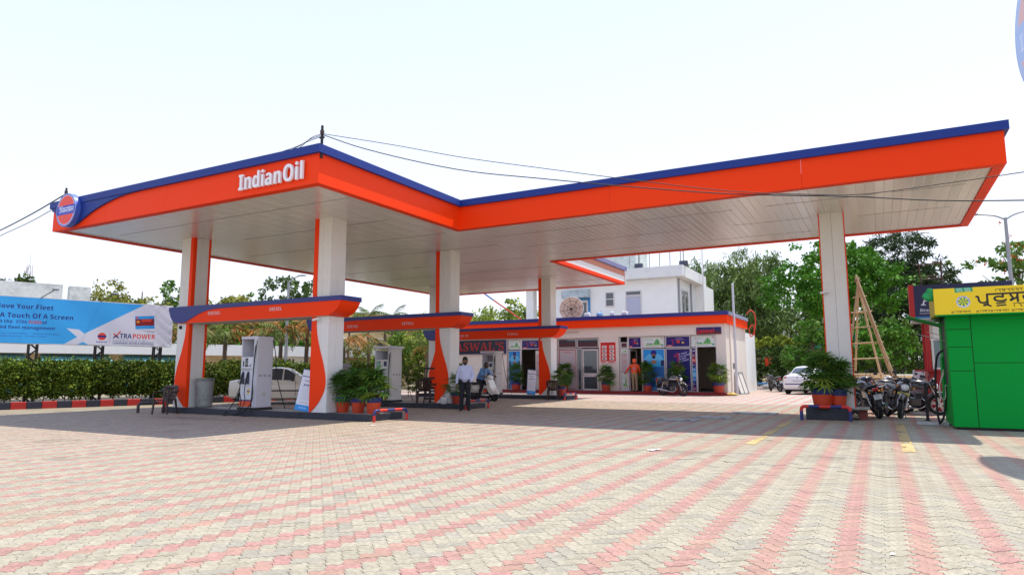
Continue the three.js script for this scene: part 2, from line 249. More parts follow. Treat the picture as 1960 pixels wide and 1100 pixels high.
// ------------------------------------------------------------------ the fuel canopy
const xL = -21.88, xC = -10.89, xR = 2.56, zF = -10.76, zI = -16.59, zW = -23.57, zA = -31.58, yo = 5.52, yb = 6.215, yt = 6.41;
{
  const t = thing('fuel_canopy', 'large flat T-shaped fuel station canopy with orange fascia and blue top edge', 'canopy', [0, 0, 0]);
  const edges = [[xL, zF, xC, zF, 0, 1], [xC, zF, xC, zI, 1, 0], [xC, zI, xR, zI, 0, 1], [xR, zI, xR, zW, 1, 0], [xR, zW, xC, zW, 0, -1], [xC, zW, xC, zA, 1, 0], [xC, zA, xL, zA, 0, -1], [xL, zA, xL, zF, -1, 0]], convex = [1, 1, 0, 1, 1, 0, 1, 1, 1];
  edges.forEach(([ax, az, bx, bz, nx, nz], e) => {
    const len = Math.hypot(bx - ax, bz - az), ux = (bx - ax) / len, uz = (bz - az) / len, odd = e % 2, c0 = convex[e], c1 = convex[e + 1], old = e === 5;
    const along = (s0, s1, o0, o1, y0, y1) => bl(ax + ux * s0 + nx * o0, ax + ux * s1 + nx * o1, y0, y1, az + uz * s0 + nz * o0, az + uz * s1 + nz * o1);
    const n = Math.max(1, Math.round(len / 2.9)); let cuts = Array.from({ length: n + 1 }, (_, i) => len * i / n);
    if (e === 1) cuts = [0, 0.62, 3.3, len]; if (e === 2) cuts = [0, 4.8, 9.55, len];
    const p0 = odd && c0 ? 0.042 : 0, p1 = len - (odd && c1 ? 0.042 : 0);
    for (let i = 0; i + 1 < cuts.length; i++) {
      const s0 = i ? cuts[i] + 0.0025 : p0, s1 = i + 2 === cuts.length ? p1 : cuts[i + 1] - 0.0025;
      if (!old) mesh('fascia_panel', along(s0, s1, -0.04, 0, yo, yb + 0.05), M.orange, t);
      else { mesh('fascia_panel', uvm(along(s0, s1, -0.04, 0.002, yo + 0.42, yb - 0.02), 0.3), M.orangeFaded, t); mesh('fascia_trim', uvm(along(s0, s1, -0.04, 0, yo + 0.14, yo + 0.415), 0.3), M.panel, t); mesh('fascia_panel', along(s0, s1, -0.04, 0.004, yo, yo + 0.135), M.orange, t); }
    }
    mesh('fascia_lip', along(odd ? (c0 ? 0.21 : -0.21) : (c0 ? 0.042 : -0.042), odd ? len - (c1 ? 0.21 : -0.21) : len - (c1 ? 0.042 : -0.042), -0.21, -0.042, yo - 0.004, yo + 0.03), M.orangeIn, t);
    mesh('top_band', along(odd ? (c0 ? 0.057 : -0.055) : (c0 ? -0.085 : -0.055), odd ? len - (c1 ? 0.057 : 0.089) : len + (c1 ? 0.085 : -0.089), -0.055, 0.085, yb, yt), old ? M.blueFaded : M.blue, t);
  });
  mesh('corner_trim', box(0.06, 0.62, 0.06, xC + 0.03, yo + 0.31, zA - 0.0), M.white, t);
  // roof deck keeps the sun out
  mesh('roof_deck', [bl(xL + 0.06, xC - 0.06, yo + 0.32, yo + 0.36, zF - 0.06, zA + 0.06), bl(xC - 0.06, xR - 0.06, yo + 0.32, yo + 0.36, zI - 0.06, zW + 0.06)], mat(0.35, 0.35, 0.35, 0.6), t);
  // soffit: long sheet-metal strips with shadow gaps
  const soff = [mat(0.70, 0.685, 0.66, 0.24, 0.3), mat(0.68, 0.665, 0.64, 0.27, 0.3), mat(0.72, 0.70, 0.675, 0.22, 0.3)];
  const pan = (x0, x1, z0, z1) => {
    const n = Math.round((x1 - x0) / 0.2), p = (x1 - x0) / n;
    for (let i = 0; i < n; i++) {
      const w = p - 0.0015, L = Math.abs(z1 - z0), s = shape([[-w / 2, 0.018], [-w / 2, 0.0045], [-w / 2 + 0.004, 0.002], [-w / 2 + 0.012, 0], [w / 2 - 0.012, 0], [w / 2 - 0.004, 0.002], [w / 2, 0.0045], [w / 2, 0.018]]);
      const g = new THREE.ExtrudeGeometry(s, { depth: L, bevelEnabled: false }).translate(0, 0, -L);
      const o = mesh('soffit_strip', g, soff[i % 3], t); o.position.set(x0 + (i + 0.5) * p, yo + 0.035, z0); o.rotation.z = R(rr(-0.2, 0.2));
    }
  };
  pan(xL + 0.21, xC - 0.21, zF - 0.21, zA + 0.21); pan(xC - 0.205, xR - 0.21, zI - 0.21, zW + 0.21);
  const seam = mat(0.16, 0.15, 0.14, 0.6);
  for (const [x0, x1, z] of [[-20.8, -11.3, -12.2], [-18, -12, -14.6], [-20.5, -11.6, -16.9], [-17.5, -11.2, -19.4], [-20.6, -11.6, -22.2], [-20, -11.2, -24.6], [-20.6, -12.5, -27], [-19.6, -11.2, -29.4], [-10.6, -6.6, -18.2], [-5.9, -3.2, -18.2], [-2.4, 0.2, -18.2], [0.5, 2, -18.2], [-10.4, -4.8, -20.2], [-3.6, -1.5, -20.2], [-0.3, 1.9, -20.6], [-10, -6, -22.2], [-4.8, -1.6, -22.2]])
    mesh('soffit_seam', box(x1 - x0, 0.006, 0.014, (x0 + x1) / 2, yo + 0.034, z), seam, t);
  // blue swoosh at the west end of the front fascia
  const low = curve([[-21.86, 6.12], [-21.72, 6.1], [-21.55, 5.88], [-21.32, 5.68], [-21.05, 5.57], [-20.75, 5.555], [-20.46, 5.61], [-20.13, 5.74], [-19.69, 5.90], [-19.2, 6.03], [-18.66, 6.13], [-18.2, 6.185], [-17.7, 6.205], [-17.0, 6.214]], 5);
  mesh('blue_swoosh', extr([...low, [-17.0, 6.3], [-21.86, 6.3]], 0.05).translate(0, 0, zF + 0.012), M.blue, t);
  // raised lettering
  const let_ = mat(0.86, 0.85, 0.88, 0.4);
  word(t, 'Indian', -13.47, 5.66, zF + 0.03, 0.385, 1.44, 0.06, let_); word(t, 'Oil', -11.96, 5.66, zF + 0.03, 0.405, 0.62, 0.06, let_);
  // round emblem
  const em = thing('round_emblem', 'round orange emblem with blue band and Hindi lettering on the canopy corner', 'sign', [-20.78, 6.02, zF + 0.07]);
  const disc = (r, z0, z1) => new THREE.CylinderGeometry(r, r, z1 - z0, 48).rotateX(PI / 2).translate(0, 0, (z0 + z1) / 2);
  mesh('drum', disc(0.5, 0, 0.15), mat(0.07, 0.13, 0.55, 0.4), em); mesh('rim', new THREE.TorusGeometry(0.49, 0.012, 8, 48).translate(0, 0, 0.15), mat(0.3, 0.38, 0.7, 0.4), em);
  const face = canvasTex(512, 512, (x, w) => {
    x.fillStyle = '#1c3fc0'; x.fillRect(0, 0, w, w); x.fillStyle = '#c9d4ff'; x.beginPath(); x.arc(256, 256, 244, 0, 7); x.fill(); x.fillStyle = '#ef3b24'; x.beginPath(); x.arc(256, 256, 232, 0, 7); x.fill();
    x.fillStyle = '#1634b4'; x.fillRect(10, 182, 492, 148); x.strokeStyle = '#e4ecff'; x.lineWidth = 10; x.lineCap = 'round';
    const L = (...p) => { x.beginPath(); p.forEach((q, i) => (i ? x.lineTo(q[0], q[1]) : x.moveTo(q[0], q[1]))); x.stroke(); }, C = (cx, cy, r, a, b) => { x.beginPath(); x.arc(cx, cy, r, a, b); x.stroke(); };
    L([56, 222], [470, 222]);                                            // the head line
    C(88, 246, 16, -1.4, 1.6); C(88, 276, 14, -1.6, 2.4); C(84, 206, 16, 3.2, 6.1); C(84, 192, 3, 0, 6.3);   // i
    L([126, 222], [126, 290]); C(142, 206, 16, 3.1, 6.1); C(158, 250, 18, -1, 3.4); C(160, 282, 12, 3, 6.4);  // da with i sign
    L([196, 222], [196, 292]); C(212, 264, 14, 1, 5); L([224, 222], [224, 292]);                              // ya
    C(248, 262, 10, 0, 6.3); L([258, 262], [276, 262], [276, 222]); L([276, 222], [276, 292]);               // na
    C(308, 244, 14, -1.8, 1.6); C(308, 272, 14, -1.5, 2.2); L([318, 258], [346, 258]); L([346, 222], [346, 292]); L([366, 222], [366, 292]); C(356, 204, 14, 0.3, 3.0);  // aw
    C(392, 264, 13, 1, 5); L([406, 222], [406, 292]);
    C(432, 262, 13, 2.4, 6.6); C(452, 262, 10, 3.2, 5.5); L([462, 222], [462, 292]);                          // la
  });
  mesh('face', new THREE.CircleGeometry(0.478, 48).translate(0, 0, 0.156), print(face, 0.4), em);

  // stub poles and cables on the roof edge
  const pole = (n, x, z, h, lab) => { const p = thing('cable_pole', lab, 'pole', [x, yt - 0.3, z]); mesh('post', cyl(0.035, 0.03, h + 0.3, 0, 0, 0, 8), M.dark, p); mesh('insulator', cyl(0.045, 0.05, 0.09, 0, h * 0.55 + 0.3, 0, 8), M.brownPlastic, p); mesh('clamp', box(0.12, 0.04, 0.05, 0, h * 0.5 + 0.25, 0), M.dark, p); };
  pole(0, xC + 0.02, zF - 0.05, 0.46, 'short dark cable pole on the near roof corner above the white letters'); pole(1, xL + 0.5, zF - 0.05, 0.42, 'short dark cable pole on the roof corner behind the round emblem');
  const wire = (pts, r, lab, n = 40) => single('overhead_cable', tube(pts, r, n, 5), M.dark, lab, 'cable', 'overhead cables');
  wire([[xC + 0.02, 6.66, zF - 0.05], [-9.6, 6.12, -10.86], [-7.51, 5.49, -11.42], [-5.75, 5.15, -11.83], [-4.11, 4.85, -12.17], [-2.22, 4.53, -12.5], [-0.17, 4.27, -12.75], [1.04, 4.07, -12.84], [2.15, 3.94, -12.87], [2.78, 3.87, -12.85]], 0.011, 'lower black cable sagging in front of the right canopy wing');
  wire([[xC + 0.02, 6.68, zF - 0.05], [-8.87, 6.13, -11.04], [-7.49, 5.76, -11.4], [-5.74, 5.36, -11.81], [-4.1, 4.99, -12.16], [-2.21, 4.58, -12.5], [-0.83, 4.38, -12.68], [-0.17, 4.31, -12.77], [1.06, 4.34, -12.82], [2.17, 4.38, -12.82], [2.81, 4.4, -12.79]], 0.008, 'upper thin cable that meets the lower one and rises to the right edge');
  wire([[xL + 0.5, 6.65, zF - 0.05], [-24.2, 6.45, -11.25], [-26.4, 6.15, -11.35], [-29, 5.85, -11.4]], 0.02, 'thick black cable running off the emblem corner to the left');
  wire([[xL + 0.5, 6.4, zF - 0.05], [-24.2, 6.2, -11.25], [-26.4, 5.95, -11.35], [-29, 5.6, -11.4]], 0.012, 'thin black cable hanging below the thick one left of the emblem');
  for (let i = 0; i < 3; i++) wire([[xC + 0.02, 6.68 - i * 0.03, zF - 0.05], [xC - 0.25 - i * 0.06, 6.62 - 0.05 * i, zF + 0.02 * i], [xC - 0.5 - 0.1 * i, 6.47, zF + 0.03], [xC - 0.75 - 0.5 * i, 6.415, zF - 0.02]], 0.008, ['loose', 'slack', 'coiled'][i] + ' cable end draped from the near corner pole onto the blue band', 16);
}
// ------------------------------------------------------------------ columns, sign beams and pump islands
function column(x0, z1, yBase, lab, side, top = yo + 0.05) {           // x0 = west face, z1 = front face, side: which edge of the front carries the orange fin
  const w = 0.6, t = thing('canopy_column', lab, 'column', [x0 + w / 2, yBase, z1 - w / 2], 0, 'white clad canopy columns'), H = top - yBase;
  mesh('core', box(w - 0.05, H, w - 0.05, 0, H / 2, 0), M.dark, t);
  for (const k of [0, 1, 2, 3]) for (const s of [-1, 1]) {
    const g = rb(w / 2 - 0.004, H - 0.002, 0.03, 0.006, s * w / 4, H / 2, w / 2 - 0.015).rotateY(k * PI / 2);
    if (k % 2) g.scale(1, 1, 0.9); mesh('cladding_panel', uvm(g, 0.35), M.panel, t);
  }
  const beamLo = 2.8 - yBase, fin = (s, z) => {
    const e = s * w / 2, q = (a) => e - s * a * w;                     // a = share of the width in from the fin edge
    const lower = [[q(0), 0.02], ...curve([[q(0.1), 0.02], [q(0.55), 0.28], [q(0.88), 0.62], [q(0.93), 0.85], [q(0.80), 1.25], [q(0.5), 1.75], [q(0.3), 2.2], [q(0.22), 2.75]].map(([x, y]) => [x, y * beamLo / 2.63]), 4), [q(0), beamLo * 1.05]];
    mesh('orange_fin', extr(lower, 0.02).translate(0, 0, z > 0 ? w / 2 + 0.001 : -w / 2 - 0.021), M.orange, t);
    mesh('orange_strip', bl(q(0), q(0.22), 3.3 - yBase, H - 0.003, z > 0 ? w / 2 + 0.001 : -w / 2 - 0.021, z > 0 ? w / 2 + 0.021 : -w / 2 - 0.001), M.orange, t);
    mesh('orange_strip', bl(q(0) + s * 0.001, q(0) + s * 0.016, 0.01, H - 0.003, z > 0 ? w / 2 - 0.10 : -w / 2 - 0.019, z > 0 ? w / 2 + 0.019 : -w / 2 + 0.05), M.orange, t);
  };
  if (side) { fin(side, 1); fin(side, -1); }
  else for (const s of [-1, 1]) mesh('orange_strip', bl(s * w / 2, s * (w / 2 + 0.022), 0.01, H - 0.003, w / 2 - 0.05, w / 2 + 0.012), M.orange, t);
  return t;
}
function cctv(x, y, z, ry, lab) {
  const c = thing('security_camera', lab, 'camera', [x, y, z], ry);
  mesh('mount', [cyl(0.035, 0.035, 0.02, 0, 0, 0, 12).rotateX(PI / 2), bar(V(0, 0, 0), V(0, 0.02, 0.08), 0.012)], M.white, c);
  mesh('housing', new THREE.CylinderGeometry(0.032, 0.036, 0.2, 14).rotateZ(PI / 2).rotateZ(0.15).translate(-0.04, 0.02, 0.1), M.white, c);
  mesh('lens', new THREE.CylinderGeometry(0.026, 0.026, 0.01, 14).rotateZ(PI / 2 + 0.15).translate(-0.145, 0.004, 0.1), M.black, c);
}
const CX1 = -19.68, CX2 = -13.77, ROWS = [-13.58, -19.5, -27.75];
column(CX1, ROWS[0], 0.17, 'white column beside the grey bin and brown chair, its orange fin bulging left', 1);
column(CX2, ROWS[0], 0.17, 'white column next to the three potted palms, its orange fin bulging right', -1);
column(CX1, ROWS[1], 0.17, 'white column hidden behind the near right column of the first island', 1);
column(CX2, ROWS[1], 0.17, 'white column just left of the man in the white shirt', -1);
column(CX1 - 0.35, ROWS[2], 0.17, 'far white column with blue beam end, partly covered by the column beside the man', 1);
column(CX2, ROWS[2], 0.17, 'white column in front of the shop with a brown chair at its foot', -1);
column(-1.225, -19.84, 0.3, 'lone white column under the right canopy wing with two potted palms', 0);
cctv(-13.5, 2.68, ROWS[0] + 0.03, 0, 'white bullet camera under the beam on the column by the three potted palms');
cctv(-13.5, 2.68, ROWS[2] + 0.03, 0, 'white bullet camera under the beam on the column before the shop');
cctv(-1.15, 3.35, -19.81, 0, 'white bullet camera halfway up the lone right column');
{ const c = thing('dome_camera', 'small black dome camera on the column beside the grey bin', 'camera', [-19.5, 2.68, ROWS[0] + 0.01]); mesh('base', new THREE.CylinderGeometry(0.06, 0.06, 0.03, 16).rotateX(PI / 2), M.dark, c); mesh('dome', new THREE.SphereGeometry(0.045, 14, 10).translate(0, 0, 0.02), M.black, c); }

function beam(z1, xw, words, lab) {
  const x0 = xw, x1 = -12.66, y0 = 2.80, y1 = 3.20, y2 = 3.33, D = 0.78, t = thing('sign_beam', lab, 'beam', [0, 0, z1 - D / 2], 0, 'orange sign beams over the pump islands');
  const prof = [...curve([[x0 + 0.5, y0], [x0 + 0.25, y0 + 0.04], [x0 + 0.1, y0 + 0.2], [x0, y1]], 4), ...curve([[x1, y1], [x1 - 0.06, y0 + 0.28], [x1 - 0.2, y0 + 0.12], [x1 - 0.45, y0]], 4)];
  mesh('body', extr(prof, D).translate(0, 0, -D / 2), M.orange, t);
  mesh('top_band', bl(x0 - 0.02, x1 + 0.03, y1 + 0.001, y2, -D / 2 - 0.02, D / 2 + 0.02), M.blueDeep, t);
  mesh('underside', bl(x0 + 0.55, x1 - 0.5, y0 - 0.012, y0 - 0.001, -D / 2 + 0.03, D / 2 - 0.03), mat(0.5, 0.45, 0.38, 0.5), t);
  const sw = [...curve([[x0 + 0.82, y0 + 0.02], [x0 + 1.1, y0 + 0.13], [x0 + 1.42, y0 + 0.25], [x0 + 1.75, y0 + 0.34], [x0 + 2.2, y0 + 0.39], [x0 + 2.7, y1 + 0.002]], 4), [x0 + 0.004, y1 + 0.002], ...curve([[x0 + 0.08, y0 + 0.22], [x0 + 0.25, y0 + 0.05], [x0 + 0.5, y0 + 0.005]], 4)];
  mesh('blue_swoosh', extr(sw, 0.016).translate(0, 0, D / 2 + 0.002), M.blueDeep, t);
  const lm = mat(0.72, 0.66, 0.70, 0.5); for (const [s, x, y, w] of words) word(t, s, x, y, D / 2 + 0.002, 0.095, w, 0.006, lm, fontR);
  return t;
}
beam(-13.48, -19.98, [['DIESEL', -18.1, 3.015, 0.57], ['DIESEL', -15.4, 3.02, 0.5]], 'orange and blue sign beam reading DIESEL twice over the nearest pump');
beam(-19.40, -19.98, [['DIESEL', -17.85, 2.93, 0.54], ['PETROL', -15.22, 2.95, 0.54]], 'orange sign beam reading DIESEL and PETROL over the middle pump island');
beam(-27.65, -20.3, [['SPEED 95', -18.35, 2.94, 0.75], ['PETROL', -15.41, 2.95, 0.57]], 'farthest orange sign beam reading PETROL in front of the shop');

function island(x0, x1, z1, d, h, lab) {
  const t = thing('pump_island', lab, 'pump island', [0, 0, 0], 0, 'raised pump islands');
  mesh('top', uvm(bl(x0 + 0.1, x1 - 0.1, 0.02, h - 0.006, z1 - 0.1, z1 - d + 0.1), 0.4), M.concrete, t);
  const n = Math.round((x1 - x0) / 1.2);
  for (let i = 0; i < n; i++) for (const zz of [z1 - 0.05, z1 - d + 0.05]) { const a = x0 + (x1 - x0) * i / n, b = x0 + (x1 - x0) * (i + 1) / n; mesh('kerb_block', uvm(rb(b - a - 0.004, h + rr(0.006, 0.014), 0.1, 0.012, (a + b) / 2, h / 2, zz + rr(-0.004, 0.004)), 0.4), M.kerb, t); }
  for (const xx of [x0 + 0.05, x1 - 0.05]) mesh('kerb_block', uvm(rb(0.1, h + 0.008, d - 0.2, 0.012, xx, h / 2, z1 - d / 2), 0.4), M.kerb, t);
}
island(-20.1, -11.55, -13.48, 1.35, 0.17, 'nearest dark-kerbed pump island with the big diesel pump');
island(-20.1, -12.3, -19.25, 1.25, 0.16, 'middle dark-kerbed pump island with chairs and a wire rack');
island(-20.5, -12.3, -27.5, 1.25, 0.16, 'farthest dark-kerbed pump island in front of the shop');
{ const t = thing('column_plinth', 'dark painted concrete plinth under the lone right column', 'plinth', [0, 0, 0]); mesh('block', uvm(rb(1.05, 0.3, 1.35, 0.015, -1.26, 0.15, -20.1), 0.4), M.kerb, t); mesh('ledge', uvm(rb(0.42, 0.05, 0.9, 0.01, -0.5, 0.29, -20.1), 0.5), M.concrete, t); mesh('footing', uvm(rb(0.2, 0.27, 0.5, 0.01, -0.45, 0.135, -20.1), 0.5), mat(0.22, 0.06, 0.05, 0.8), t); }

// crash barriers of bent tube with red and blue bands
function barrier(a, b, h, r, cols, lab) {
  const t = thing('tube_barrier', lab, 'barrier', [a[0], 0, a[1]], 0, 'red and blue bent-tube barriers'), dx = b[0] - a[0], dz = b[1] - a[1], L = Math.hypot(dx, dz), ux = dx / L, uz = dz / L, q = 0.1;
  const path = new THREE.CurvePath(), P = (s, y) => V(ux * s, y, uz * s);
  path.add(new THREE.LineCurve3(P(0, -0.02), P(0, h - q))); path.add(new THREE.QuadraticBezierCurve3(P(0, h - q), P(0, h), P(q, h))); path.add(new THREE.LineCurve3(P(q, h), P(L - q, h))); path.add(new THREE.QuadraticBezierCurve3(P(L - q, h), P(L, h), P(L, h - q))); path.add(new THREE.LineCurve3(P(L, h - q), P(L, -0.02)));
  const tot = path.getLength(); let s = 0;
  for (const [len, c] of cols) { const e = Math.min(1, s + len / tot), pts = Array.from({ length: 9 }, (_, i) => path.getPointAt(s + (e - s) * i / 8)); mesh('painted_band', new THREE.TubeGeometry(new THREE.CatmullRomCurve3(pts), 12, r, 12), c, t); s = e; }
}
const bR = mat(0.62, 0.03, 0.02, 0.45), bB = mat(0.02, 0.03, 0.16, 0.45), bD = mat(0.05, 0.045, 0.05, 0.5);
const bands = (L, h, n, first) => { const tot = L + 2 * h - 0.05, o = [[h - 0.1, first ? bB : bR]]; const m = tot - 2 * (h - 0.1); for (let i = 0; i < n; i++) o.push([m / n, (i + (first ? 0 : 1)) % 2 ? bB : bR]); o.push([h, (n + (first ? 0 : 1)) % 2 ? bB : bR]); return o; };
barrier([-11.3, -13.35], [-11.12, -14.45], 0.29, 0.036, bands(1.11, 0.29, 5, 0), 'red and blue bent-tube barrier at the end of the nearest island by the potted palms');
barrier([-12.1, -18.9], [-11.95, -20.1], 0.29, 0.036, bands(1.2, 0.29, 5, 0), 'red and blue bent-tube barrier behind the man in the white shirt');
barrier([-11.95, -26.5], [-11.85, -27.5], 0.29, 0.036, bands(1, 0.29, 5, 0), 'small red and blue bent-tube barrier by the far island in front of the glass door');
barrier([-1.86, -19.1], [-0.72, -19.1], 0.36, 0.042, bands(1.14, 0.36, 5, 1), 'wide red and blue bent-tube barrier before the lone right column');
barrier([-20.52, -12.98], [-20.2, -13.7], 0.3, 0.045, [[0.3, bD], [0.55, bD], [0.6, bR]], 'dark bent-tube barrier beside the brown chair at the left island end');
// ------------------------------------------------------------------ dispensers
const pumpW = mat(0.60, 0.60, 0.66, 0.38), pumpG = mat(0.36, 0.36, 0.39, 0.4), pumpO = mat(0.75, 0.08, 0.015, 0.45);
const screenTex = (k) => canvasTex(256, 128, (x, w, h) => {
  x.fillStyle = k ? '#dfe6e0' : '#d9dbe4'; x.fillRect(0, 0, w, h); x.fillStyle = '#20242a';
  if (k) { x.fillStyle = '#2f7a55'; x.fillRect(10, 12, 96, 100); x.fillStyle = '#cfe8d8'; for (let i = 0; i < 5; i++) x.fillRect(18, 22 + i * 18, 40 + (i * 17) % 36, 6); x.fillStyle = '#c3202a'; x.beginPath(); x.arc(134, 28, 11, 0, 7); x.fill(); x.fillStyle = '#333a44'; x.fillRect(120, 52, 34, 54); x.fillStyle = '#e8e8e8'; x.fillRect(126, 58, 22, 40); x.fillStyle = '#1a2452'; x.fillRect(172, 14, 70, 80); }
  else { x.fillRect(76, 8, 70, 108); x.fillStyle = '#7c8a86'; x.fillRect(88, 28, 44, 62); x.fillStyle = '#3c444e'; x.fillRect(94, 34, 32, 14); x.fillRect(94, 56, 24, 10); x.fillStyle = '#24303a'; x.fillRect(22, 40, 34, 74); x.fillStyle = '#c23a30'; x.beginPath(); x.arc(40, 24, 9, 0, 7); x.fill(); x.fillStyle = '#30343c'; x.fillRect(160, 96, 28, 16); x.fillStyle = '#70747c'; x.fillRect(198, 76, 22, 38); x.fillStyle = '#1c2340'; x.font = 'bold 12px sans-serif'; x.fillText('DIESEL', 84, 24); }
});
const ovalTex = canvasTex(128, 192, (x) => { x.fillStyle = '#d9d9e2'; x.fillRect(0, 0, 128, 192); x.fillStyle = '#f2c21c'; x.beginPath(); x.ellipse(64, 76, 56, 70, 0, 0, 7); x.fill(); x.fillStyle = '#23308c'; x.fillRect(6, 60, 116, 34); x.fillStyle = '#f4f4ff'; x.font = 'bold 22px sans-serif'; x.fillText('Servo', 30, 84); x.fillStyle = '#4aa3e6'; x.fillRect(24, 164, 80, 12); });
function pump(pos, lab, variant, H = 2.15, W = 0.72, D = 0.58) {
  const t = thing('fuel_pump', lab, 'fuel pump', pos, 0, 'fuel dispensers'), cw = 0.17, x0 = -W / 2, x1 = W / 2, zf = D / 2;
  mesh('plinth', rb(W + 0.06, 0.07, D + 0.06, 0.01, 0, 0.035, 0), M.dark, t);
  mesh('cabinet', rbl(x0, x1 - cw, 0.07, 1.2, -zf, zf - 0.03, 0.012), pumpW, t);
  mesh('side_column', rbl(x1 - cw + 0.002, x1, 0.07, H, -zf, zf, 0.015), variant ? mat(0.62, 0.61, 0.58, 0.4) : pumpW, t);
  mesh('side_column', rbl(x0 - 0.002, x0 + 0.04, 1.205, H - 0.09, -zf, zf - 0.03, 0.008), pumpW, t);
  mesh('side_column', rbl(x0 + 0.045, x0 + 0.36, 1.56, H - 0.09, -zf + 0.02, -zf + 0.06, 0.008), pumpG, t);
  const con = mesh('console', rbl(x0 + 0.042, x1 - cw - 0.002, 1.205, 1.55, -zf, zf - 0.012, 0.01), pumpW, t);
  mesh('display', new THREE.PlaneGeometry(W - cw - 0.09, 0.3).translate((x0 + 0.04 + x1 - cw) / 2, 1.375, zf - 0.009), print(screenTex(variant), 0.25), con);
  mesh('top_cap', variant ? rb(W + 0.12, 0.09, D + 0.1, 0.012, 0, H + 0.02, 0) : rbl(x0, x1 - cw - 0.002, H - 0.085, H, -zf, zf, 0.012), pumpW, t);
  const fr = mesh('front_panel', rbl(x0 + 0.025, x1 - cw - 0.025, 0.30, 1.12, zf - 0.03, zf - 0.012, 0.006), mat(0.68, 0.68, 0.74, 0.35), t);
  mesh('sticker', new THREE.PlaneGeometry(0.14, 0.21).translate(0.03, 0.52, zf - 0.0095), print(ovalTex, 0.4), fr);
  mesh('colour_band', box(W - cw - 0.03, 0.16, 0.02, (x0 + x1 - cw) / 2, 0.18, zf - 0.02), pumpO, t); mesh('colour_band', box(W - cw - 0.03, 0.028, 0.021, (x0 + x1 - cw) / 2, 0.276, zf - 0.02), M.blueDeep, t);
  mesh('slot', box(0.34, 0.035, 0.012, x0 + 0.24, 1.165, zf - 0.028), pumpG, t);
  for (let i = 0; i < 3; i++) for (let j = 0; j < 2; j++) mesh('vent', box(0.004, 0.012, 0.1, x1 + 0.001, 0.98 + j * 0.035, -0.18 + i * 0.17), M.dark, t);
  mesh('access_plate', box(0.006, 0.1, 0.12, x1 + 0.002, 0.45, 0.0), mat(0.5, 0.5, 0.45, 0.5), t);
  for (const [k, nx] of [[0, x0 + 0.14], [1, x0 + 0.36]]) {
    mesh('boot', rb(0.09, 0.36, 0.03, 0.01, nx, 0.93, zf - 0.005), mat(0.05, 0.06, 0.12, 0.4), t);
    const nz = mesh('nozzle', [bar(V(nx, 1.05, zf + 0.03), V(nx + 0.01, 0.82, zf + 0.07), 0.022, 0.028), bar(V(nx + 0.01, 0.84, zf + 0.07), V(nx + 0.03, 0.74, zf + 0.11), 0.03, 0.02), bar(V(nx + 0.01, 0.95, zf + 0.05), V(nx - 0.03, 0.82, zf + 0.14), 0.009), bar(V(nx - 0.03, 0.82, zf + 0.14), V(nx + 0.02, 0.75, zf + 0.11), 0.009), bar(V(nx, 1.03, zf + 0.03), V(nx, 1.12, zf + 0.0), 0.012)], M.black, t);
    mesh('hose', tube([[nx + 0.025, 0.75, zf + 0.11], [nx + 0.02 - 0.03 * k, 0.5, zf + 0.1], [nx + 0.07 + 0.05 * (1 - k), 0.26, zf + 0.13], [nx + 0.17 - 0.16 * k, 0.05, zf + 0.2], [nx + 0.3 - 0.36 * k, -0.12, zf + 0.3], [nx + 0.5 - 0.6 * k, -0.14, zf + 0.34], [nx + 0.62 - 0.7 * k, -0.13, zf + 0.25], [x1 - cw / 2, 0.2, zf + 0.09], [x1 - 0.07 - 0.0 * k, 0.9, zf + 0.07], [x1 - 0.06 + 0.02 * k, 1.7, zf + 0.04], [x1 - 0.05 + 0.02 * k, H - 0.15, zf + 0.01]], 0.0125, 60, 6), M.rubber, t);
  }
  mesh('hose_fitting', cyl(0.018, 0.018, 0.2, x1 - 0.04, H - 0.3, zf + 0.018, 8), M.steel, t);
  mesh('hose', tube([[x0 - 0.02, H - 0.12, 0], [x0 - 0.06, H - 0.5, 0.05], [x0 - 0.09, 1.1, 0.08], [x0 - 0.2, 0.5, 0.16], [x0 - 0.34, 0.05, 0.3], [x0 - 0.3, -0.13, 0.55], [x0 - 0.05, -0.14, 0.66], [x0 + 0.2, -0.1, 0.5]], 0.0125, 50, 6), M.rubber, t);
  mesh('hose', tube([[x1 + 0.01, H - 0.1, -zf + 0.02], [x1 + 0.05, H - 0.5, -zf - 0.04], [x1 + 0.1, 1.1, -zf - 0.06], [x1 + 0.26, 0.5, -zf - 0.1], [x1 + 0.48, 0.02, -zf - 0.1]], 0.0125, 40, 6), M.rubber, t);
  return t;
}
pump([-16.32, 0.165, -13.9], 'tall grey diesel pump with two black nozzles on the nearest island', 0);
pump([-16.1, 0.155, -19.75], 'grey pump with flat top cap behind the three potted palms', 1, 1.98, 0.8, 0.62);
pump([-16.45, 0.155, -28.0], 'cream pump behind the scooter rider in front of the shop', 1, 2.0, 0.8, 0.6);

